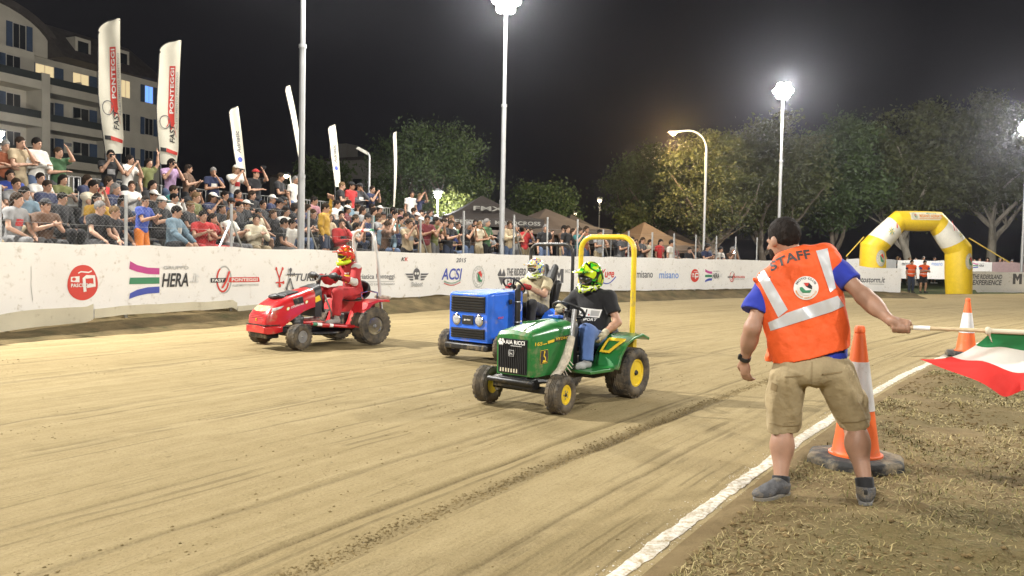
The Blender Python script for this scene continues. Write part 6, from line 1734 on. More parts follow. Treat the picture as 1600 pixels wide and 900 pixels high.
for i, (m, nm) in enumerate(((M_FG, 'green_stripe'), (M_FW, 'white_stripe'), (M_FR, 'red_stripe'))):
    nu, nv_ = 160, 14
    V = [cloth(a_ / nu, (i + b_ / nv_) / 3) for a_ in range(nu + 1) for b_ in range(nv_ + 1)]
    Fc = np.array([(a_ * (nv_ + 1) + b_, (a_ + 1) * (nv_ + 1) + b_, (a_ + 1) * (nv_ + 1) + b_ + 1, a_ * (nv_ + 1) + b_ + 1) for a_ in range(nu) for b_ in range(nv_)])
    obj(nm, mesh_from(nm, np.array([tuple(p_) for p_ in V]), Fc, smooth=True), m, flag)

# ================================================================== traffic cones
M_CONE = mat('cone_orange', (0.82, 0.15, 0.035), 0.5, var=0.08, dirt=DUST, dirt_amt=0.12, dirt_scale=8)
M_CONEW = mat('cone_sleeve', (0.74, 0.73, 0.74), 0.35, 0.1, var=0.06, dirt=DUST, dirt_amt=0.1)
M_CBASE = mat('cone_rubber', (0.035, 0.036, 0.036), 0.85, var=0.3, bump=0.3, bscale=40, dirt=DUST, dirt_amt=0.45, dirt_scale=6)
def cone(px, py, H, label, rz, tilt=0.0):
    p = ground_at(px, py); p.z = float(infield_h(p.x, p.y)) + 0.0
    t = empty('traffic_cone', p, rz, label, 'traffic cone', 'traffic cones along the chalk line')
    t.rotation_euler = (tilt, 0, rz)
    r0 = 0.155 * H / 0.95
    prof = lambda z: r0 * (1 - (z - 0.07) / (H - 0.07)) + 0.028 * (z - 0.07) / (H - 0.07)
    w = 0.30 * H / 0.95
    oc = [(w, w * 0.42), (w * 0.42, w), (-w * 0.42, w), (-w, w * 0.42), (-w, -w * 0.42), (-w * 0.42, -w), (w * 0.42, -w), (w, -w * 0.42)]
    MB().loft([[Vector((x, y, 0)) for x, y in oc], [Vector((x, y, 0.045)) for x, y in oc], [Vector((x * 0.93, y * 0.93, 0.07)) for x, y in oc]]).build('base', M_CBASE, t, bevel=0.006)
    MB().lathe([(r0 + 0.02, 0.07), (r0 + 0.02, 0.082), (r0 + 0.004, 0.085)] + [(prof(z), z) for z in np.linspace(0.1, H - 0.05, 8)] + [(0.030, H - 0.05), (0.036, H - 0.045), (0.036, H - 0.02), (0.028, H), (0.0, H)], 32).build('body', M_CONE, t, smooth=True, sharp=50)
    z0, z1 = H * 0.40, H * 0.745
    MB().lathe([(prof(z0) + 0.001, z0), (prof(z0) + 0.004, z0)] + [(prof(z) + 0.004, z) for z in np.linspace(z0 + 0.01, z1 - 0.01, 6)] + [(prof(z1) + 0.004, z1), (prof(z1) + 0.001, z1)], 32).build('reflective_sleeve', M_CONEW, t, smooth=True, sharp=50)
    return t
cone(1336, 726, 0.97, 'large orange and white traffic cone on a rubber base behind the man\'s right leg', 0.35)
cone(1509, 556, 0.90, 'orange and white traffic cone standing behind the waving flag', 0.2)
# ================================================================== racing lawn tractors
# local frame of a tractor: x forwards, y to its left, z up, origin on the ground under the rear axle
def pattern(name, cols, scale=9.0, rough=0.25, coat=0.5):
    if name in MATS: return MATS[name]
    m = bpy.data.materials.new(name); m.use_nodes = True; nt = m.node_tree; N = nt.nodes; L = nt.links; b = N['Principled BSDF']
    tc = N.new('ShaderNodeTexCoord'); n = N.new('ShaderNodeTexNoise'); n.inputs['Scale'].default_value = scale; n.inputs['Detail'].default_value = 1.0; n.inputs['Distortion'].default_value = 1.6
    L.new(tc.outputs['Object'], n.inputs['Vector']); r = N.new('ShaderNodeValToRGB'); r.color_ramp.interpolation = 'CONSTANT'
    el = r.color_ramp.elements
    for i, (p, c) in enumerate(cols):
        e = el[i] if i < 2 else el.new(p)
        e.position = p; e.color = (*c, 1)
    L.new(n.outputs[0], r.inputs[0]); L.new(r.outputs[0], b.inputs['Base Color']); b.inputs['Roughness'].default_value = rough; b.inputs['Coat Weight'].default_value = coat
    MATS[name] = m; return m
M_JGREEN = mat('green_paint', (0.020, 0.165, 0.036), 0.32, var=0.08, coat=0.4, dirt=DUST, dirt_amt=0.24, dirt_scale=5)
M_JYELLOW = mat('yellow_paint', (0.78, 0.55, 0.02), 0.4, var=0.06, coat=0.3, dirt=DUST, dirt_amt=0.26)
M_BBLUE = mat('blue_paint', (0.022, 0.14, 0.72), 0.42, var=0.10, coat=0.2, dirt=DUST, dirt_amt=0.24, dirt_scale=4)
M_RRED = mat('red_paint', (0.52, 0.018, 0.022), 0.30, var=0.08, coat=0.5, dirt=DUST, dirt_amt=0.22, dirt_scale=4)
M_GREYMET = mat('grey_metal', (0.35, 0.35, 0.35), 0.4, 0.8, var=0.2)
M_LENS = mat('lamp_lens', (0.42, 0.42, 0.41), 0.35, 0.0, var=0.35, vscale=40, coat=0.1)
M_WRAP = mat('heat_wrap', (0.55, 0.49, 0.39), 0.95, var=0.25, vscale=20, bump=0.8, bscale=45)
M_SEAT = mat('black_seat_vinyl', (0.016, 0.016, 0.017), 0.5, var=0.2, bump=0.15, bscale=60)
def wheel(parent, x, y, r, w, rim_r, rim_m, steer=0.0, side=1, lugs=22, hub='dish'):
    root = bpy.data.objects.new('wheel', None); link(root, parent); root.location = (x, y, r); root.rotation_euler = (0, 0, steer); root.empty_display_size = 0.1
    M = Matrix.Rotation(PI / 2, 4, 'X')
    h = w / 2; c = min(0.05, h * 0.5)
    prof = [(rim_r, -h * 0.72), (rim_r + 0.02, -h * 0.92), ((rim_r + r) / 2, -h), (r - c * 0.55, -h * 0.96), (r - c * 0.12, -h * 0.78), (r, -h * 0.45)]
    for g_ in (-0.3, -0.1, 0.1, 0.3): prof += [(r, h * g_ - 0.004), (r - 0.008, h * g_ - 0.003), (r - 0.008, h * g_ + 0.003), (r, h * g_ + 0.004)]
    prof += [(r, h * 0.45), (r - c * 0.12, h * 0.78), (r - c * 0.55, h * 0.96), ((rim_r + r) / 2, h), (rim_r + 0.02, h * 0.92), (rim_r, h * 0.72)]
    ty = MB().lathe(prof, 40, M, closed=True).build('tyre', M_RUBBER, root, smooth=True, sharp=40)
    t = MB()
    for k in range(lugs):
        for sd in (-1, 1):
            a = 2 * PI * (k + (0.25 if sd > 0 else -0.25)) / lugs
            R = Matrix.Rotation(-a, 3, 'Y'); c_ = R @ Vector((r - 0.008, sd * h * 0.62, 0))
            t.box(c_, (0.018, h * 0.46, 2 * PI * r / lugs * 0.62), R @ Matrix.Rotation(sd * 0.0, 3, 'X'))
    tag(t.build('tread', M_RUBBER, ty), kind='stuff')
    rp = [(rim_r + 0.004, h * 0.74), (rim_r + 0.006, h * 0.80), (rim_r - 0.012, h * 0.80), (rim_r - 0.02, h * 0.55), (rim_r * 0.55, h * 0.40), (rim_r * 0.45, h * 0.42), (rim_r * 0.30, h * 0.62), (0.0, h * 0.62)]
    Ms = M if side < 0 else M @ Matrix.Scale(-1, 4, (0, 0, 1))
    MB().lathe(rp, 28, Ms).build('rim', rim_m, root, smooth=True, sharp=30)
    MB().lathe([(rim_r * 0.24, 0), (rim_r * 0.24, h * 0.72), (rim_r * 0.14, h * 0.86), (0, h * 0.86)], 12, Ms).build('hub', M_BLACK if hub == 'dish' else M_GREYMET, root, smooth=True)
    for k in range(5):
        a = 2 * PI * k / 5; p_ = Vector((math.cos(a) * rim_r * 0.40, side * h * 0.46, math.sin(a) * rim_r * 0.40))
        MB().lathe([(0.011, 0), (0.011, 0.022), (0, 0.024)], 6, Matrix.Translation(p_) @ Ms.to_3x3().to_4x4()).build('wheel_bolt', M_GREYMET, root)
    MB().lathe([(rim_r + 0.001, -h * 0.74), (rim_r * 0.9, -h * 0.3), (0, -h * 0.2)], 20, Ms).build('rim_back', rim_m, root, smooth=True)
    return root
def section_loft(secs, name, m, parent, cap=True, sharp=32, bevel=0.0):
    return MB().loft([[Vector((x, y, z)) for y, z in pts] for x, pts in secs], cap).build(name, m, parent, smooth=True, sharp=sharp, bevel=bevel)
def hood_outline(w, zb, zs, zt, ch=0.10, n=5):
    "section across a hood: straight sides, rounded shoulders, slightly crowned top"
    P = [(-w / 2, zb), (w / 2, zb), (w / 2 + 0.004, zs)]
    for k in range(1, n + 1):
        a = PI / 2 * k / n; P.append((w / 2 - ch + ch * math.cos(a), zs + (zt - 0.012 - zs) * math.sin(a)))
    P += [(0.0, zt)]
    for k in range(n, 0, -1):
        a = PI / 2 * k / n; P.append((-w / 2 + ch - ch * math.cos(a), zs + (zt - 0.012 - zs) * math.sin(a)))
    return P + [(-w / 2 - 0.004, zs)]
def flat_art(name, parent, layers, fn, off=0.003, step=0.06):
    "printed artwork mapped by fn(u, v, offset) on to a panel"
    VV = []; FF = []; mi = []; inks = []
    for li, ((v2, f2), m) in enumerate(layers):
        v2, f2 = slice2(np.asarray(v2, float), f2, step); k0 = len(VV)
        if m not in inks: inks.append(m)
        VV += [fn(x, y, off + 0.0015 * li) for x, y in v2]; FF += [tuple(i + k0 for i in f) for f in f2]; mi += [inks.index(m)] * len(f2)
    me = mesh_from(name, VV, FF)
    for m in inks: me.materials.append(m)
    me.polygons.foreach_set('material_index', mi); me.update()
    return obj(name, me, None, parent)
def proj_fn(tree, org, ua, va, d):
    def fn(u, v, off):
        p = Vector(org) + Vector(ua) * u + Vector(va) * v; hit = tree.ray_cast(p, Vector(d))[0]
        if hit is None: hit = tree.find_nearest(p + Vector(d))[0]
        return hit - Vector(d) * off
    return fn
def tree_of(o): return BVHTree.FromPolygons([v.co for v in o.data.vertices], [tuple(p.vertices) for p in o.data.polygons])
def place(o, loc, head):
    o.location = (loc[0], loc[1], loc[2] if len(loc) > 2 else 0.0); o.rotation_euler = (0, 0, math.atan2(head[1], head[0])); return o
def steering(parent, c, r, tilt, m=M_PLASTIC):
    R = Matrix.Rotation(-tilt, 4, 'Y'); T = Matrix.Translation(c) @ R
    st = MB().tube([T @ Vector((r * math.cos(a), r * math.sin(a), 0)) for a in np.linspace(0, 2 * PI, 28, endpoint=False)], 0.014, 8, closed=True).build('steering_wheel', m, parent, smooth=True)
    b = MB()
    for a in (0.5, 2.6, 4.71): b.bar(T @ Vector((0, 0, -0.02)), T @ Vector((r * math.cos(a), r * math.sin(a), 0)), 0.025, 0.008, up=(0, 0, 1))
    b.lathe([(0.04, -0.035), (0.045, -0.01), (0.03, 0.005), (0, 0.006)], 14, T)
    b.build('spokes', m, st)
    return st
def rollbar(parent, x, hw, z0, z1, r, m, lean=0.0, yc=0.0, cr=0.14):
    pts = [Vector((x, yc - hw, z0)), Vector((x + lean * 0.6, yc - hw, z0 + (z1 - z0) * 0.6)), Vector((x + lean, yc - hw, z1 - cr))]
    for k in range(1, 7):
        a = PI / 2 * k / 6; pts.append(Vector((x + lean, yc - hw + cr * (1 - math.cos(a)), z1 - cr + cr * math.sin(a))))
    for k in range(0, 6):
        a = PI / 2 * (6 - k) / 6; pts.append(Vector((x + lean, yc + hw - cr * (1 - math.cos(a)), z1 - cr + cr * math.sin(a))))
    pts += [Vector((x + lean, yc + hw, z1 - cr)), Vector((x + lean * 0.6, yc + hw, z0 + (z1 - z0) * 0.6)), Vector((x, yc + hw, z0))]
    return MB().tube(pts, r, 12).build('roll_bar', m, parent, smooth=True, sharp=60)
def front_axle(parent, x, ht, r, m=M_BLACK):
    MB().bar((x, -ht + 0.05, r + 0.01), (x, ht - 0.05, r + 0.01), 0.05, 0.06).build('front_axle', m, parent, bevel=0.008)
    for sd in (-1, 1): MB().tube([(x, sd * (ht - 0.09), r - 0.04), (x, sd * (ht - 0.09), r + 0.09)], 0.026, 10).build('king_pin', M_GREYMET, parent, smooth=True)
    MB().tube([(x - 0.07, -ht + 0.09, r - 0.01), (x - 0.07, ht - 0.09, r - 0.01)], 0.012, 8).build('tie_rod', M_GREYMET, parent, smooth=True)
def helmet(person, f, shell_m, chin_m, peak_m, trim_m):
    R = np.array(f.HB); z = f.z
    S = Solid(0.02); S.ell(f.h(0, -0.012, 0.032), np.array((0.118, 0.145, 0.130)) * z, R, 0.02); S.cone(f.h(0, -0.07, -0.04), f.h(0, -0.05, -0.085), 0.10 * z, 0.092 * z, 0.03)
    S.carve(f.h(0, 0.135, 0.002), np.array((0.084, 0.10, 0.050)) * z, 0.012); S.carve(f.h(0, 0.03, -0.13), np.array((0.082, 0.11, 0.07)) * z, 0.012); S.cut(f.h(0, 0, -0.115), -f.hu)
    hm = S.build('helmet', 0.0075, shell_m, person)
    S = Solid(0.012)
    arc_ = [f.h(math.sin(a) * 0.108, 0.02 + math.cos(a) * 0.130, -0.085 - 0.012 * math.cos(a)) for a in np.linspace(-1.5, 1.5, 9)]
    for a, b in zip(arc_[:-1], arc_[1:]): S.cone(a, b, 0.030 * z, 0.030 * z, 0.02)
    S.cone(f.h(0, 0.145, -0.075), f.h(0, 0.178, -0.100), 0.036 * z, 0.024 * z, 0.03)
    S.build('chin_guard', 0.0075, chin_m, hm)
    S = Solid(0.01); S.ell(f.h(0, 0.125, 0.092), np.array((0.098, 0.105, 0.013)) * z, np.array(f.HB @ Matrix.Rotation(0.18, 3, 'X')), 0.01); S.cone(f.h(0, 0.03, 0.15), f.h(0, 0.13, 0.108), 0.018 * z, 0.012 * z, 0.03); S.build('peak', 0.0075, peak_m, hm)
    S = Solid(0.01); S.ell(f.h(0, 0.075, 0.004), np.array((0.080, 0.062, 0.040)) * z, R, 0.01); S.build('goggles', 0.0075, M_VISOR, hm)
    S = Solid(0.006); fr = [f.h(math.sin(a) * 0.082, 0.072 + 0.055 * (1 - abs(math.sin(a)) ** 2), 0.004 + math.cos(a) * 0.046) for a in np.linspace(0, 2 * PI, 17)]
    for a, b in zip(fr[:-1], fr[1:]): S.cone(a, b, 0.010 * z, 0.010 * z, 0.004)
    S.build('goggle_frame', 0.0065, trim_m, hm)
    return hm
M_VISOR = mat('goggle_lens', (0.02, 0.018, 0.016), 0.08, var=0.0, coat=1.0)
NEON = (0.55, 0.72, 0.02); NGREEN = (0.06, 0.55, 0.03)
def grille(parent, x, y0, y1, z0, z1, name='grille', vertical=True, n=14, m=M_PLASTIC):
    g_ = MB().box((x - 0.012, (y0 + y1) / 2, (z0 + z1) / 2), (0.02, y1 - y0, z1 - z0)).build(name, m, parent)
    for k in range(n):
        if vertical:
            y = y0 + (y1 - y0) * (k + 0.5) / n; MB().box((x + 0.004, y, (z0 + z1) / 2), (0.014, (y1 - y0) / n * 0.4, (z1 - z0) * 0.96)).build('slat', m, g_)
        else:
            z = z0 + (z1 - z0) * (k + 0.5) / n; MB().box((x + 0.004, (y0 + y1) / 2, z), (0.018, (y1 - y0) * 0.97, (z1 - z0) / n * 0.45), Matrix.Rotation(0.35, 3, 'Y')).build('slat', m, g_)
    return g_

# ------------------------------------------------------------------ green tractor
GH = Vector((-0.626, -0.78, 0)).normalized()
green = empty('lawn_tractor', label='green lawn tractor with yellow rims and yellow roll bar, nearest to the camera', cat='lawn tractor', group='racing lawn tractors')
place(green, (0.89, 8.43), GH)
WB = 1.23
wheel(green, WB, 0.43, 0.175, 0.155, 0.085, M_JYELLOW, 0.10, 1, 18); wheel(green, WB, -0.43, 0.175, 0.155, 0.085, M_JYELLOW, 0.10, -1, 18)
wheel(green, 0, 0.40, 0.255, 0.27, 0.135, M_JYELLOW, 0, 1, 24); wheel(green, 0, -0.40, 0.255, 0.27, 0.135, M_JYELLOW, 0, -1, 24)
front_axle(green, WB, 0.40, 0.175)
MB().tube([(0, -0.34, 0.255), (0, 0.34, 0.255)], 0.04, 12).build('rear_axle', M_BLACK, green, smooth=True)
MB().box((0.62, 0, 0.27), (1.5, 0.30, 0.09)).box((0.1, 0, 0.30), (0.36, 0.34, 0.22)).build('chassis', M_BLACK, green, bevel=0.01)
MB().box((WB + 0.10, 0, 0.25), (0.12, 0.46, 0.10)).tube([(WB + 0.19, -0.27, 0.27), (WB + 0.20, 0.27, 0.27)], 0.025, 8).build('front_bumper', M_BLACK, green, bevel=0.008)
MB().tube([(WB + 0.12, 0.25, 0.285), (WB - 0.05, 0.27, 0.27), (WB - 0.2, 0.25, 0.30)], 0.02, 8).build('frame_rail', M_BLACK, green, smooth=True)
MB().box((WB + 0.165, 0.19, 0.255), (0.006, 0.05, 0.024)).build('reflector', M_JYELLOW, green)
hood = section_loft([(1.385, hood_outline(0.385, 0.32, 0.66, 0.70, 0.05)), (1.36, hood_outline(0.405, 0.315, 0.685, 0.735, 0.07)), (1.28, hood_outline(0.415, 0.31, 0.69, 0.755, 0.09)), (1.0, hood_outline(0.43, 0.32, 0.71, 0.795, 0.10)), (0.74, hood_outline(0.45, 0.34, 0.725, 0.815, 0.10))], 'hood', M_JGREEN, green)
MB().box((1.0, 0, 0.8), (0.50, 0.006, 0.02)).build('hood_ridge', M_JGREEN, green)
gr = grille(green, 1.398, -0.165, 0.165, 0.335, 0.655, n=15)
for k in range(7): MB().box((1.407, -0.13 + 0.032 * k, 0.365), (0.006, 0.014, 0.035)).build('vent_bar', mat('cream_plastic', (0.6, 0.55, 0.4), 0.6), gr)
fr_fn = lambda x: (lambda u, v, off: Vector((x + off, u, v)))
flat_art('lettering', green, [(txt('b:AIA RICCI', -0.07, 0.155, 0.607, 0.645), I_WHITE)] + [(ell2(-0.115 + 0.028 * math.cos(a), 0.625 + 0.02 * math.sin(a), 0.013, 0.013, 10), I_WHITE) for a in np.linspace(0, 5.2, 6)] + [(ell2(-0.115, 0.615, 0.02, 0.016, 12), I_WHITE), (poly2([(0.0, 0.592), (0.13, 0.592), (0.13, 0.600), (0.0, 0.600)]), I_GREY)], fr_fn(1.412))
bw = 0.030
flat_art('badge', green, [(poly2([(0.0 - bw, 0.495), (bw, 0.495), (bw + 0.004, 0.53), (bw, 0.555), (-bw, 0.555), (-bw - 0.004, 0.53)]), I_GREY), (poly2([(-bw + 0.005, 0.50), (bw - 0.005, 0.50), (bw - 0.005, 0.55), (-bw + 0.005, 0.55)]), I_BLACK), (stroke2([(-0.015, 0.506), (-0.012, 0.522), (0.008, 0.524), (0.014, 0.508)], 0.005), I_WHITE), (stroke2([(-0.014, 0.524), (-0.010, 0.54)], 0.004), I_WHITE)], fr_fn(1.412))
gtree = tree_of(hood)
side_fn = proj_fn(gtree, (0, 0.6, 0), (-1, 0, 0), (0, 0, 1), (0, -1, 0))
flat_art('lettering', green, [(txt('b:165', -1.33, -1.225, 0.60, 0.635), I_YELLOW), (poly2([(-1.215, 0.604), (-1.16, 0.61), (-1.16, 0.618), (-1.215, 0.614)]), I_YELLOW), (poly2([(-1.15, 0.61), (-1.05, 0.622), (-1.05, 0.648), (-1.15, 0.636)]), I_YELLOW), (poly2([(-1.04, 0.622), (-0.80, 0.645), (-0.80, 0.68), (-1.04, 0.655)]), I_BLACK), (txt('b:HYDRO', -1.03, -0.83, 0.635, 0.662), I_YELLOW)], side_fn)
dec = lambda g_: [(-1.245 - g_, 0.43 - g_), (-1.145 + g_, 0.435 - g_), (-1.137 + g_, 0.49), (-1.145 + g_, 0.555 + g_), (-1.245 - g_, 0.55 + g_), (-1.252 - g_, 0.49)]
flat_art('decal', green, [(poly2(dec(0.004)), I_YELLOW), (poly2(dec(0)), I_BLACK), (stroke2([(-1.215, 0.455), (-1.175, 0.455), (-1.18, 0.485), (-1.20, 0.50), (-1.195, 0.53)], 0.016), I_YELLOW), (ell2(-1.195, 0.535, 0.012, 0.012, 10), I_YELLOW), (stroke2([(-1.23, 0.443), (-1.16, 0.446)], 0.008), I_YELLOW)], side_fn)
# dashboard, column, exhaust in heat wrap
section_loft([(0.738, hood_outline(0.40, 0.36, 0.72, 0.80, 0.09)), (0.60, hood_outline(0.36, 0.36, 0.74, 0.83, 0.09))], 'dashboard', M_PLASTIC, green)
MB().box((0.70, -0.02, 0.828), (0.09, 0.13, 0.03)).build('blue_cap', mat('blue_plastic', (0.03, 0.12, 0.55), 0.4), green, bevel=0.008)
steering(green, (0.50, 0, 0.885), 0.165, 0.55)
MB().tube([(0.66, 0, 0.70), (0.51, 0, 0.875)], 0.022, 10).build('steering_column', M_BLACK, green, smooth=True)
pipe = [(1.12, 0.27, 0.30), (1.02, 0.275, 0.36), (0.94, 0.285, 0.47), (0.88, 0.285, 0.60), (0.85, 0.28, 0.66)]
MB().tube(pipe, [0.034, 0.037, 0.043, 0.038, 0.034], 12).build('wrapped_exhaust', M_WRAP, green, smooth=True)
MB().tube([(0.85, 0.28, 0.65), (0.80, 0.275, 0.92)], 0.024, 12, caps=False).build('exhaust_tip', M_GREYMET, green, smooth=True)
for k in range(6): MB().tube([(0.93 + 0.02 * k, 0.30, 0.46 - 0.03 * k), (0.90 + 0.03 * k, 0.34 + 0.01 * (k % 3), 0.40 - 0.03 * k)], 0.004, 4).build('loose_strand', M_WRAP, green)
# footwell and fenders
foot = [(0.72, 0.335), (0.72, 0.30), (0.30, 0.285), (0.22, 0.30), (0.14, 0.56), (-0.26, 0.60), (-0.30, 0.56), (-0.32, 0.585), (-0.28, 0.635), (0.12, 0.60), (0.20, 0.57), (0.30, 0.335)]
for sd in (-1, 1):
    MB().prism([(0.78, 0.335), (0.76, 0.305), (0.36, 0.295), (0.26, 0.34), (0.30, 0.37), (0.38, 0.33)], 0.14 * sd, 0.45 * sd, Matrix(((1, 0, 0, 0), (0, 0, 1, 0), (0, 1, 0, 0), (0, 0, 0, 1)))).build('footrest', M_JGREEN, green, bevel=0.006)
    arc_o = [(0.36, 0.32), (0.30, 0.46), (0.19, 0.575), (0.05, 0.625), (-0.14, 0.645), (-0.27, 0.60)]; arc_i = [(-0.26, 0.57), (-0.14, 0.615), (0.04, 0.595), (0.165, 0.545), (0.27, 0.44), (0.33, 0.31)]
    MB().prism(arc_o + arc_i, 0.235 * sd, 0.50 * sd, Matrix(((1, 0, 0, 0), (0, 0, 1, 0), (0, 1, 0, 0), (0, 0, 0, 1)))).build('fender', M_JGREEN, green, bevel=0.008)
    MB().prism([(0.36, 0.32), (0.30, 0.46), (0.19, 0.575), (0.05, 0.625), (-0.14, 0.645), (-0.27, 0.60), (-0.25, 0.34), (0.1, 0.30)], 0.205 * sd, 0.233 * sd, Matrix(((1, 0, 0, 0), (0, 0, 1, 0), (0, 1, 0, 0), (0, 0, 0, 1)))).build('fender_side', M_JGREEN, green)
seven = lambda u, v, off: Vector((-u, 0.39 + 0.11 * (v - 0.5), 0)) 
def fender_fn(u, v, off):                                   # the number painted on the sloping front of the left fender
    q = Vector((0.315 - 0.16 * v, 0.0, 0.455 + 0.135 * v)); return Vector((q.x + off * 2.2, 0.27 + 0.20 * u, q.z + off * 2.2))
flat_art('number', green, [(poly2([(0.0, 0.85), (1.0, 0.85), (1.0, 1.05), (0.0, 1.05)]), I_YELLOW), (poly2([(0.78, 0.9), (1.0, 0.9), (0.55, 0.0), (0.33, 0.0)]), I_YELLOW), (poly2([(0, 0.0), (0.5, 0.0), (0.5, 0.14), (0, 0.14)]), I_YELLOW), (poly2([(0.0, 0.0), (0.14, 0.0), (0.14, 0.95), (0.0, 0.95)]), I_YELLOW)], fender_fn, 0.006, 0.3)
S = Solid(0.03); S.ell((0.06, 0, 0.445), (0.22, 0.21, 0.055)); S.ell((-0.15, 0, 0.60), (0.06, 0.20, 0.17)); S.build('seat', 0.014, M_SEAT, green)
rollbar(green, -0.24, 0.335, 0.26, 1.645, 0.028, M_JYELLOW, 0.0, -0.03, 0.15)
MB().box((-0.24, -0.365, 0.40), (0.07, 0.07, 0.30)).box((-0.24, 0.305, 0.42), (0.075, 0.075, 0.30)).bar((-0.24, -0.36, 0.32), (-0.24, 0.30, 0.32), 0.06).build('roll_bar_mount', M_JYELLOW, green, bevel=0.006)
# ---- its driver
gJ = dict(pelvis=(0.02, 0, 0.56), neck=(0.06, -0.01, 1.055), head=(0.115, -0.01, 1.215), shL=(0.06, 0.19, 1.0), shR=(0.07, -0.195, 1.0), elL=(0.10, 0.33, 0.76), wrL=(0.26, 0.27, 0.655), elR=(0.24, -0.31, 0.80), wrR=(0.44, -0.15, 0.91),
          hipL=(0.05, 0.10, 0.54), hipR=(0.05, -0.10, 0.54), knL=(0.47, 0.20, 0.68), knR=(0.47, -0.18, 0.68), anL=(0.56, 0.26, 0.38), anR=(0.56, -0.24, 0.38), toeL=(0.74, 0.28, 0.335), toeR=(0.74, -0.26, 0.335))
gf = Fig(gJ, 1.0, (0.95, -0.10, -0.25), (0.2, 0, 1), 1.08)
S = gf.skin(False, None)
drv = S.build('person', 0.011, M_SKIN, color=SKINS[0]); place(drv, green.location, GH)
tag(drv, 'driver of the green tractor in black T-shirt, jeans and neon green helmet', 'person', 'tractor drivers')
tee = gf.tee(0.62, 0.022).build('t_shirt', 0.010, M_CLOTH, drv, color=(0.010, 0.010, 0.012), rough=(0.022, 8, 2))
gf.trousers(1.0).build('jeans', 0.011, M_CLOTH, drv, color=(0.075, 0.14, 0.34), rough=(0.02, 9, 5))
for q in 'LR': gf.shoe(q).build('shoe', 0.011, M_CLOTH, drv, color=(0.30, 0.30, 0.29))
M_GLOVE = mat('pale_glove', (0.45, 0.40, 0.28), 0.8, var=0.4, vscale=30)
for q, d_, n_, l_ in (('L', (0.06, -0.03, -0.10), (0.3, -0.9, 0), (1, 0.2, 0.3)), ('R', (0.10, 0.05, 0.0), (0.3, 0.2, -1), (0.2, 1, 0.3))):
    S = Solid(0.006); gf.hand(S, gf.J['wr' + q], Vector(d_), Vector(n_), Vector(l_), 0.75, True)
    S.cone(gf.J['el' + q].lerp(gf.J['wr' + q], 0.86), gf.J['wr' + q] + nz(d_) * 0.03, 0.032, 0.030, 0.01)
    for i_, p_ in enumerate(S.p): S.p[i_] = (p_[0], p_[1], p_[2] if p_[0] in 'cC' else p_[2] * 1.12, (p_[3] * 1.18 if p_[0] in 'cC' else p_[3]), (p_[4] * 1.18 if p_[4] is not None else None), p_[5], p_[6])
    S.build('glove', 0.0075, M_GLOVE, drv)
helmet(drv, gf, pattern('helmet_neon', [(0.0, NEON), (0.40, (0.012, 0.012, 0.012)), (0.52, NGREEN), (0.60, NEON)], 7), pattern('chin_neon', [(0.0, (0.012, 0.012, 0.012)), (0.48, NEON), (0.6, (0.6, 0.6, 0.55))], 14), pattern('peak_neon', [(0.0, NEON), (0.46, NGREEN), (0.55, (0.012, 0.012, 0.012))], 9), M_PLASTIC)
ttree = tree_of(tee)
tf = proj_fn(ttree, (1.0, 0, 0), (0, 1, 0), (0, 0, 1), (-1, 0, 0))
flat_art('print', drv, [(poly2([(-0.115, 0.815), (0.135, 0.80), (0.155, 0.885), (-0.095, 0.90)]), I_WHITE), (txt('i:21', -0.09, 0.02, 0.825, 0.885), I_BLACK), (poly2([(0.025, 0.82), (0.04, 0.82), (0.042, 0.835), (0.027, 0.835)]), I_RED), (poly2([(0.05, 0.82), (0.13, 0.815), (0.14, 0.87), (0.06, 0.875)]), I_GREY), (txt('i:SPORT', -0.04, 0.12, 0.765, 0.793), I_WHITE)], tf, 0.006, 0.025)

# ------------------------------------------------------------------ blue tractor
BH = Vector((-0.63, -0.777, 0)).normalized()
blue = empty('lawn_tractor', label='blue boxy lawn tractor with two round headlights and black roll bar, in the middle', cat='lawn tractor', group='racing lawn tractors')
place(blue, (0.42, 12.08), BH)
WB = 1.42
for sd in (-1, 1):
    wheel(blue, WB, sd * 0.50, 0.19, 0.17, 0.09, M_GREYMET, 0.12, sd, 18); wheel(blue, 0, sd * 0.44, 0.28, 0.28, 0.14, M_GREYMET, 0, sd, 24)
front_axle(blue, WB, 0.47, 0.19)
MB().tube([(0, -0.36, 0.28), (0, 0.36, 0.28)], 0.04, 12).build('rear_axle', M_BLACK, blue, smooth=True)
MB().box((0.70, 0, 0.27), (1.6, 0.34, 0.10)).box((0.1, 0, 0.32), (0.4, 0.36, 0.24)).build('chassis', M_BLACK, blue, bevel=0.01)
bx0, bx1, bw_ = 0.86, 1.60, 0.365
box_out = lambda w, z0, z1, c: [(-w, z0), (w, z0), (w, z1 - c), (w - c, z1), (-w + c, z1), (-w, z1 - c)]
section_loft([(bx1, box_out(bw_ - 0.02, 0.25, 0.905, 0.02)), (bx1 - 0.05, box_out(bw_ + 0.004, 0.245, 0.918, 0.03)), (bx1 - 0.10, box_out(bw_ + 0.004, 0.245, 0.925, 0.03)), (bx1 - 0.13, box_out(bw_ - 0.012, 0.25, 0.920, 0.03)), (bx0, box_out(bw_ - 0.01, 0.30, 0.945, 0.03))], 'hood', M_BBLUE, blue, bevel=0.008)
fx = bx1 + 0.012
grille(blue, fx, -0.305, 0.305, 0.655, 0.875, 'upper_grille', False, 6); grille(blue, fx, -0.305, 0.305, 0.30, 0.435, 'lower_grille', False, 4)
MB().box((fx - 0.004, 0, 0.55), (0.02, 0.20, 0.125)).build('name_plate', M_PLASTIC, blue, bevel=0.006)
flat_art('lettering', blue, [(txt('b:garden', -0.06, 0.06, 0.535, 0.565), I_WHITE)], fr_fn(fx + 0.007))
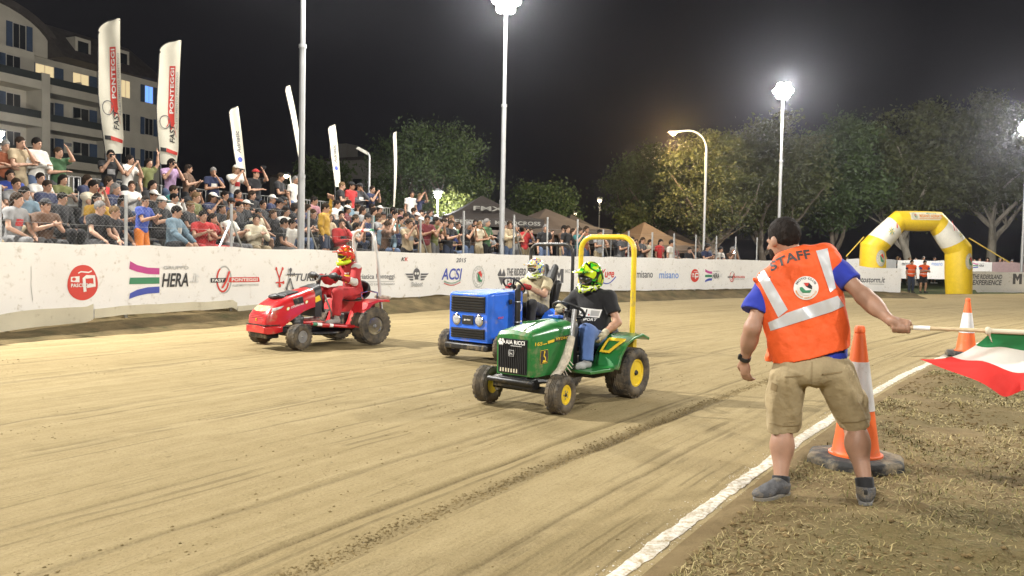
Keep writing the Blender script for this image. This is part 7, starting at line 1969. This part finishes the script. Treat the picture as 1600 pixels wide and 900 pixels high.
for sd in (-1, 1):
    hl = MB().lathe([(0.072, 0), (0.078, 0.012), (0.066, 0.020)], 24, Matrix.Translation((fx - 0.008, sd * 0.205, 0.55)) @ Matrix.Rotation(PI / 2, 4, 'Y'), closed=True).build('headlight', M_CHROME, blue, smooth=True)
    MB().lathe([(0.067, 0.004), (0.060, 0.016), (0.03, 0.024), (0, 0.026)], 20, Matrix.Translation((fx - 0.008, sd * 0.205, 0.55)) @ Matrix.Rotation(PI / 2, 4, 'Y')).build('lens', M_LENS, hl, smooth=True)
MB().box((bx1 - 0.02, 0, 0.185), (0.14, 0.78, 0.085)).build('front_bumper', M_BLACK, blue, bevel=0.02)
flat_art('decal', blue, [(txt('i:SPORT', -1.40, -1.28, 0.57, 0.60), I_RED)], lambda u, v, off: Vector((-u, bw_ - 0.005 + off, v)))
flat_art('decal', blue, [(ell2(-0.90, 0.52, 0.014, 0.014, 14), I_WHITE), (stroke2([(-0.91, 0.66), (-0.895, 0.72), (-0.905, 0.76)], 0.012), I_WHITE)], lambda u, v, off: Vector((-u, bw_ - 0.004 + off, v)))
MB().tube([(1.05, bw_ + 0.05, 0.26), (1.05, bw_ + 0.05, 0.96)], 0.042, 14).tube([(1.05, bw_ + 0.05, 0.955), (1.02, bw_ + 0.06, 1.03)], 0.03, 12).build('exhaust_stack', mat('heat_black', (0.03, 0.028, 0.027), 0.5, 0.5, var=0.4, vscale=9), blue, smooth=True)
for z in (0.42, 0.52, 0.80): MB().tube([(1.05 + 0.044 * math.cos(a), bw_ + 0.05 + 0.044 * math.sin(a), z) for a in np.linspace(0, 2 * PI, 16, endpoint=False)], 0.006, 5, closed=True).build('clamp', M_GREYMET, blue)
MB().box((1.16, bw_ + 0.012, 0.80), (0.05, 0.03, 0.06)).build('latch', M_BLACK, blue, bevel=0.005)
section_loft([(bx0 - 0.002, box_out(0.26, 0.34, 0.93, 0.05)), (0.74, box_out(0.24, 0.34, 0.96, 0.05))], 'dashboard', M_PLASTIC, blue)
steering(blue, (0.62, 0, 1.0), 0.17, 0.75)
MB().tube([(0.78, 0, 0.85), (0.63, 0, 0.99)], 0.022, 10).build('steering_column', M_BLACK, blue, smooth=True)
for sd in (-1, 1):
    MB().prism([(0.80, 0.33), (0.78, 0.30), (0.34, 0.29), (0.34, 0.33)], 0.15 * sd, 0.48 * sd, Mx).build('footrest', M_BBLUE, blue, bevel=0.006)
    MB().prism([(0.36, 0.32), (0.30, 0.48), (0.19, 0.60), (0.05, 0.655), (-0.14, 0.67), (-0.27, 0.62), (-0.26, 0.59), (-0.14, 0.64), (0.04, 0.625), (0.165, 0.57), (0.27, 0.46), (0.33, 0.31)], 0.235 * sd, 0.54 * sd, Mx).build('fender', M_BBLUE, blue, bevel=0.008)
S = Solid(0.03); S.ell((0.06, 0, 0.50), (0.24, 0.23, 0.06)); S.cone((-0.16, 0, 0.58), (-0.26, 0, 1.15), 0.11, 0.07, flat=((1, 0, 0), 0.55))
for sd in (-1, 1): S.cone((-0.12, sd * 0.15, 0.60), (-0.20, sd * 0.19, 1.02), 0.05, 0.06); S.cone((-0.22, sd * 0.05, 1.1), (-0.26, sd * 0.09, 1.26), 0.07, 0.06, flat=((1, 0, 0), 0.6))
S.build('bucket_seat', 0.013, M_SEAT, blue)
rollbar(blue, -0.28, 0.40, 0.30, 1.62, 0.026, M_BLACK, 0.0, 0.0, 0.14)
MB().box((-0.28, -0.40, 0.42), (0.07, 0.07, 0.28)).box((-0.28, 0.40, 0.42), (0.07, 0.07, 0.28)).bar((-0.28, -0.4, 0.33), (-0.28, 0.4, 0.33), 0.06).build('roll_bar_mount', M_BLACK, blue, bevel=0.006)
bJ = dict(pelvis=(0.02, 0, 0.62), neck=(0.06, 0, 1.09), head=(0.12, 0.0, 1.245), shL=(0.07, 0.19, 1.03), shR=(0.07, -0.19, 1.03), elL=(0.28, 0.30, 0.87), wrL=(0.52, 0.13, 1.00), elR=(0.28, -0.30, 0.87), wrR=(0.52, -0.13, 1.00),
          hipL=(0.05, 0.10, 0.60), hipR=(0.05, -0.10, 0.60), knL=(0.48, 0.22, 0.72), knR=(0.48, -0.22, 0.72), anL=(0.58, 0.27, 0.40), anR=(0.58, -0.27, 0.40), toeL=(0.76, 0.28, 0.335), toeR=(0.76, -0.28, 0.335))
bf = Fig(bJ, 1.0, (0.97, 0.05, -0.22), (0.2, 0, 1), 1.06)
drb = bf.skin(False, None).build('person', 0.011, M_SKIN, color=SKINS[3]); place(drb, blue.location, BH)
tag(drb, 'driver of the blue tractor in beige T-shirt, red gloves and multicoloured helmet', 'person', 'tractor drivers')
bf.tee(0.62, 0.024).build('t_shirt', 0.010, M_CLOTH, drb, color=(0.42, 0.36, 0.23), rough=(0.026, 8, 6))
bf.trousers(1.0).build('trousers', 0.011, M_CLOTH, drb, color=(0.014, 0.014, 0.016), rough=(0.02, 9, 7))
for q in 'LR': bf.shoe(q).build('shoe', 0.011, M_CLOTH, drb, color=(0.02, 0.02, 0.02))
M_RGLOVE = pattern('red_glove', [(0.0, (0.45, 0.02, 0.02)), (0.5, (0.02, 0.02, 0.02)), (0.58, (0.45, 0.02, 0.02))], 30, 0.8, 0.0)
def grip_hand(fg, q, m, parent, lat, d=(0.8, 0, -0.1), n=(0.2, 0, -1)):
    S = Solid(0.006); fg.hand(S, fg.J['wr' + q], Vector(d), Vector(n), Vector(lat), 0.85, True); S.cone(fg.J['el' + q].lerp(fg.J['wr' + q], 0.80), fg.J['wr' + q] + nz(d) * 0.03, 0.036, 0.033, 0.01)
    for i_, p_ in enumerate(S.p): S.p[i_] = (p_[0], p_[1], p_[2] if p_[0] in 'cC' else p_[2] * 1.12, (p_[3] * 1.18 if p_[0] in 'cC' else p_[3]), (p_[4] * 1.18 if p_[4] is not None else None), p_[5], p_[6])
    return S.build('glove', 0.0075, m, parent)
grip_hand(bf, 'L', M_RGLOVE, drb, (0.2, -1, 0.3)); grip_hand(bf, 'R', M_RGLOVE, drb, (0.2, 1, 0.3))
MULTI = [(0.0, (0.03, 0.10, 0.50)), (0.40, NEON), (0.47, (0.70, 0.70, 0.66)), (0.53, (0.75, 0.50, 0.02)), (0.58, (0.55, 0.04, 0.02)), (0.63, (0.04, 0.12, 0.45))]
helmet(drb, bf, pattern('helmet_multi', MULTI, 13), pattern('chin_multi', [(0.0, (0.65, 0.65, 0.60)), (0.48, NEON), (0.56, (0.02, 0.02, 0.02))], 11), pattern('peak_multi', MULTI, 16), mat('white_frame', (0.7, 0.7, 0.66), 0.4))

# ------------------------------------------------------------------ red tractor
RH = Vector((-0.70, -0.714, 0)).normalized()
red = empty('lawn_tractor', label='red lawn tractor with chrome roll bar and handlebar steering, left of the others', cat='lawn tractor', group='racing lawn tractors')
place(red, (-2.57, 12.93), RH)
WB = 1.27
wheel(red, WB, 0.50, 0.19, 0.19, 0.085, M_GREYMET, 0.25, 1, 20, 'metal'); wheel(red, WB, -0.62, 0.19, 0.19, 0.085, M_GREYMET, 0.25, -1, 20, 'metal')
wheel(red, 0, 0.49, 0.295, 0.31, 0.13, M_CHROME, 0, 1, 26, 'metal'); wheel(red, 0, -0.49, 0.295, 0.31, 0.13, M_CHROME, 0, -1, 26, 'metal')
front_axle(red, WB, 0.46, 0.19)
MB().tube([(0, -0.40, 0.295), (0, 0.40, 0.295)], 0.045, 12).build('rear_axle', M_BLACK, red, smooth=True)
MB().box((0.66, 0, 0.26), (1.5, 0.34, 0.09)).box((0.1, 0, 0.34), (0.4, 0.4, 0.26)).build('chassis', M_BLACK, red, bevel=0.01)
S = Solid(0.02); S.ell((0.62, 0, 0.20), (0.40, 0.42, 0.055)); S.build('mower_deck', 0.02, M_BLACK, red)
section_loft([(1.68, hood_outline(0.46, 0.305, 0.40, 0.455, 0.10)), (1.66, hood_outline(0.52, 0.30, 0.46, 0.53, 0.13)), (1.60, hood_outline(0.55, 0.30, 0.53, 0.60, 0.14)), (1.52, hood_outline(0.565, 0.30, 0.575, 0.665, 0.14)), (1.40, hood_outline(0.575, 0.33, 0.62, 0.74, 0.14)), (1.25, hood_outline(0.58, 0.43, 0.64, 0.785, 0.13)), (1.08, hood_outline(0.57, 0.53, 0.68, 0.83, 0.13)), (0.95, hood_outline(0.55, 0.58, 0.72, 0.87, 0.12)), (0.86, hood_outline(0.53, 0.60, 0.75, 0.89, 0.11))], 'hood', M_RRED, red, sharp=50)
section_loft([(1.705, hood_outline(0.53, 0.235, 0.32, 0.345, 0.04)), (1.66, hood_outline(0.59, 0.225, 0.325, 0.35, 0.05)), (1.55, hood_outline(0.61, 0.225, 0.325, 0.35, 0.05)), (1.42, hood_outline(0.60, 0.25, 0.325, 0.35, 0.05))], 'bumper', M_RRED, red, bevel=0.01)
MB().box((1.58, 0, 0.352), (0.24, 0.585, 0.012)).build('bumper_gap', M_BLACK, red)
MB().box((1.55, 0, 0.19), (0.22, 0.44, 0.07)).build('front_frame', M_BLACK, red, bevel=0.01)
rt = tree_of([c for c in red.children if c.name.startswith('hood')][0])
ff = proj_fn(rt, (2.2, 0, 0), (0, 1, 0), (0, 0, 1), (-1, 0, 0))
M_HEADL = mat('headlight_amber', (0.72, 0.55, 0.30), 0.15, var=0.3, vscale=14, coat=0.8); M_HEADW = mat('headlight_clear', (0.70, 0.70, 0.68), 0.12, 0.2, var=0.3, vscale=20, coat=0.8)
flat_art('headlight', red, [(poly2([(-0.22, 0.575), (-0.10, 0.548), (0.10, 0.548), (0.20, 0.572), (0.19, 0.628), (-0.21, 0.628)]), M_HEADL)], ff, 0.006, 0.02)
for k in range(4): flat_art('vent_line', red, [(poly2([(-0.20, 0.445 + 0.024 * k), (0.20, 0.445 + 0.024 * k), (0.20, 0.451 + 0.024 * k), (-0.20, 0.451 + 0.024 * k)]), mat('dark_red', (0.12, 0.008, 0.01), 0.5))], ff, 0.003, 0.03)
flat_art('badge', red, [(poly2([(-0.018, 0.405), (0.012, 0.405), (0.015, 0.445), (-0.02, 0.445)]), I_YELLOW), (poly2([(-0.006, 0.412), (0.004, 0.412), (0.002, 0.438), (-0.008, 0.436)]), I_BLACK)], ff, 0.006, 0.02)
sf = proj_fn(rt, (0, 0.8, 0), (-1, 0, 0), (0, 0, 1), (0, -1, 0))
flat_art('headlight', red, [(poly2([(-1.60, 0.545), (-1.44, 0.60), (-1.40, 0.635), (-1.56, 0.60)]), M_HEADW)], sf, 0.006, 0.02)
def slant(layers, k, x0): return [((np.column_stack([v[:, 0], v[:, 1] + k * (v[:, 0] - x0)]), f), m) for (v, f), m in layers]
flat_art('lettering', red, slant([(txt('b:COUNTAX', -1.29, -1.07, 0.585, 0.618), I_WHITE), (ell2(-1.335, 0.598, 0.026, 0.026, 16), I_YELLOW), (ell2(-1.335, 0.598, 0.019, 0.019, 16), I_WHITE), (ell2(-1.025, 0.605, 0.026, 0.026, 16), I_YELLOW), (ell2(-1.025, 0.605, 0.019, 0.019, 16), I_WHITE)], 0.27, -1.3), sf, 0.005, 0.02)
S = Solid(0.02); S.ell((1.34, 0, 0.752), (0.13, 0.17, 0.045)); S.ell((1.40, 0.05, 0.765), (0.05, 0.11, 0.04)); S.build('hood_scoop', 0.012, M_PLASTIC, red)
MB().box((1.17, 0, 0.806), (0.20, 0.30, 0.030), Matrix.Rotation(0.24, 3, 'Y')).build('hood_panel', M_PLASTIC, red, bevel=0.012)
MB().box((1.16, 0.285, 0.70), (0.16, 0.03, 0.10), Matrix.Rotation(0.24, 3, 'Y')).build('side_vent', M_BLACK, red, bevel=0.01)
section_loft([(0.858, hood_outline(0.52, 0.45, 0.76, 0.90, 0.10)), (0.72, hood_outline(0.44, 0.44, 0.82, 0.95, 0.10))], 'dashboard', M_PLASTIC, red)
MB().box((0.82, 0.262, 0.72), (0.10, 0.006, 0.08), Matrix.Rotation(0.4, 3, 'Y')).build('warning_plate', M_JYELLOW, red)
S = Solid(0.01)
for k in range(5): S.ell((1.1 + 0.05 * (k % 3), 0.20 + 0.02 * (k % 2), 0.38 + 0.05 * (k // 2)), (0.07, 0.07, 0.055))
S.build('engine', 0.014, mat('engine_metal', (0.10, 0.10, 0.10), 0.5, 0.6, var=0.5, vscale=16), red)
# handlebar steering with hand guards
MB().tube([(0.62, 0.12, 0.50), (0.70, 0.06, 0.98), (0.60, 0, 1.06)], 0.022, 10).tube([(0.70, 0, 0.60), (0.62, 0, 1.05)], 0.026, 10).build('steering_column', M_BLACK, red, smooth=True)
MB().tube([(0.46, -0.36, 1.04), (0.54, -0.22, 1.08), (0.60, -0.06, 1.06), (0.60, 0.06, 1.06), (0.54, 0.22, 1.08), (0.46, 0.36, 1.04)], 0.014, 8).build('handlebar', M_BLACK, red, smooth=True)
for sd in (-1, 1):
    S = Solid(0.01); S.ell((0.56, sd * 0.30, 1.07), (0.045, 0.11, 0.055)); S.cone((0.57, sd * 0.20, 1.07), (0.50, sd * 0.40, 1.05), 0.03, 0.025); S.build('hand_guard', 0.01, M_PLASTIC, red)
# footrest, rail with tricolour, fenders, seat
for sd in (-1, 1):
    MB().prism([(0.86, 0.33), (0.84, 0.30), (0.28, 0.27), (0.28, 0.31)], 0.15 * sd, 0.44 * sd, Mx).build('footrest', M_RRED, red, bevel=0.006)
    MB().prism([(0.30, 0.28), (0.20, 0.52), (0.10, 0.66), (-0.05, 0.70), (-0.28, 0.70), (-0.30, 0.66), (-0.08, 0.665), (0.05, 0.62), (0.14, 0.50), (0.22, 0.27)], 0.26 * sd, 0.60 * sd, Mx).build('fender', M_RRED, red, bevel=0.008)
    MB().prism([(0.30, 0.28), (0.20, 0.52), (0.10, 0.66), (-0.25, 0.68), (-0.25, 0.36)], 0.225 * sd, 0.255 * sd, Mx).build('fender_side', M_RRED, red)
    rl = MB().tube([(1.02, sd * 0.42, 0.36), (0.40, sd * 0.46, 0.29), (0.20, sd * 0.47, 0.29)], 0.025, 8).build('side_rail', M_RRED, red, smooth=True)
    for x0, x1, m in ((1.0, 0.93, I_GREEN), (0.925, 0.85, I_WHITE), (0.72, 0.66, I_WHITE)):
        za = lambda x: 0.36 - (1.02 - x) / 0.62 * 0.07; ya = lambda x: 0.42 + (1.02 - x) / 0.62 * 0.04
        MB().tube([(x0, sd * ya(x0), za(x0)), (x1, sd * ya(x1), za(x1))], 0.0275, 8).build('tape', m, rl, smooth=True)
    MB().tube([(0.02, sd * 0.30, 0.70), (0.06, sd * 0.30, 0.80), (-0.10, sd * 0.30, 0.83), (-0.26, sd * 0.30, 0.80), (-0.26, sd * 0.30, 0.70)], 0.014, 8).build('grab_rail', M_CHROME, red, smooth=True)
MB().tube([(0.46, 0.20, 0.33), (0.64, 0.17, 0.78)], 0.016, 8).build('stay', M_GREYMET, red, smooth=True)
S = Solid(0.03); S.ell((0.02, 0, 0.70), (0.22, 0.21, 0.05)); S.ell((-0.19, 0, 0.84), (0.06, 0.20, 0.15)); S.build('seat', 0.014, M_SEAT, red)
rollbar(red, -0.36, 0.30, 0.40, 1.80, 0.026, mat('bright_steel', (0.68, 0.67, 0.64), 0.35, 0.45, var=0.1), 0.16, 0.0, 0.17)
for k in range(2): MB().tube([(-0.36 + 0.16, -0.05 + 0.22 * k, 1.80), (-0.36 + 0.16, 0.02 + 0.22 * k, 1.80)], 0.0275, 10).build('tape', (I_RED, I_GREEN)[k], red, smooth=True)
S = Solid(0.02); S.cone((-0.34, 0.30, 0.73), (-0.38, 0.48, 0.72), 0.03, 0.02); S.cone((-0.28, 0.25, 0.73), (-0.40, 0.40, 0.70), 0.028, 0.02); S.build('folded_rag', 0.01, M_WRAP, red, rough=(0.02, 30, 3))
rJ = dict(pelvis=(0.0, 0, 0.80), neck=(0.07, 0, 1.24), head=(0.15, 0.0, 1.385), shL=(0.08, 0.19, 1.18), shR=(0.08, -0.19, 1.18), elL=(0.20, 0.33, 0.97), wrL=(0.42, 0.29, 1.04), elR=(0.22, -0.33, 0.97), wrR=(0.42, -0.29, 1.04),
          hipL=(0.03, 0.10, 0.78), hipR=(0.03, -0.10, 0.78), knL=(0.44, 0.20, 0.79), knR=(0.44, -0.22, 0.79), anL=(0.50, 0.30, 0.42), anR=(0.52, -0.29, 0.42), toeL=(0.68, 0.33, 0.335), toeR=(0.70, -0.31, 0.335))
rf_ = Fig(rJ, 1.0, (0.97, 0.08, -0.24), (0.2, 0, 1), 1.06)
drr = rf_.skin(False, None).build('person', 0.011, M_SKIN, color=SKINS[1]); place(drr, red.location, RH)
tag(drr, 'driver of the red tractor in red and white race suit and red helmet', 'person', 'tractor drivers')
SUIT = (0.40, 0.018, 0.020)
js = rf_.longsleeve(0.026).build('race_jacket', 0.010, M_CLOTH, drr, color=SUIT, rough=(0.030, 8, 9))
rf_.trousers(1.0, 0.024).build('race_trousers', 0.011, M_CLOTH, drr, color=SUIT, rough=(0.034, 8, 11))
for q, sd in (('L', 1), ('R', -1)):
    rf_.shoe(q).build('shoe', 0.011, M_CLOTH, drr, color=(0.28, 0.26, 0.23))
    S = Solid(0.02); a_, b_ = rf_.J['sh' + q], rf_.J['el' + q]; S.cone(a_.lerp(b_, 0.62), b_, 0.071, 0.062, 0.02, cap=False); S.cone(b_, b_.lerp(rf_.J['wr' + q], 0.45), 0.062, 0.058, 0.02, cap=True); S.build('white_sleeve_patch', 0.010, M_CLOTH, drr, color=(0.58, 0.55, 0.50), rough=(0.02, 9, 3))
    S = Solid(0.02); S.ell(a_ + Vector((0, sd * 0.012, 0.012)), (0.088, 0.080, 0.078)); S.cut(a_ + Vector((0, 0, -0.005)), (0, 0, -1)); S.build('shoulder_patch', 0.010, M_CLOTH, drr, color=(0.58, 0.55, 0.50))
    grip_hand(rf_, q, M_SEAT, drr, (0.2, -sd, 0.3), (0.6, 0, 0.05))
jt = tree_of(js); jf = proj_fn(jt, (1.2, 0, 0), (0, 1, 0), (0, 0, 1), (-1, 0, 0))
flat_art('badge', drr, [(poly2([(0.03, 0.95), (0.13, 0.95), (0.135, 1.08), (0.025, 1.08)]), I_YELLOW), (stroke2([(0.06, 0.97), (0.075, 1.01), (0.06, 1.04), (0.09, 1.055), (0.10, 1.0), (0.11, 0.97)], 0.016), I_BLACK), (txt('b:ANT', 0.035, 0.13, 1.09, 1.12), I_WHITE)], jf, 0.008, 0.02)
helmet(drr, rf_, pattern('helmet_red', [(0.0, (0.60, 0.03, 0.015)), (0.50, (0.012, 0.012, 0.012)), (0.56, (0.75, 0.30, 0.02)), (0.62, (0.60, 0.03, 0.015))], 8), mat('chin_yellow', NEON, 0.3, coat=0.4), pattern('peak_red', [(0.0, (0.60, 0.03, 0.015)), (0.55, (0.65, 0.62, 0.55)), (0.60, (0.60, 0.03, 0.015))], 12), mat('neon_trim', (0.65, 0.62, 0.02), 0.4))
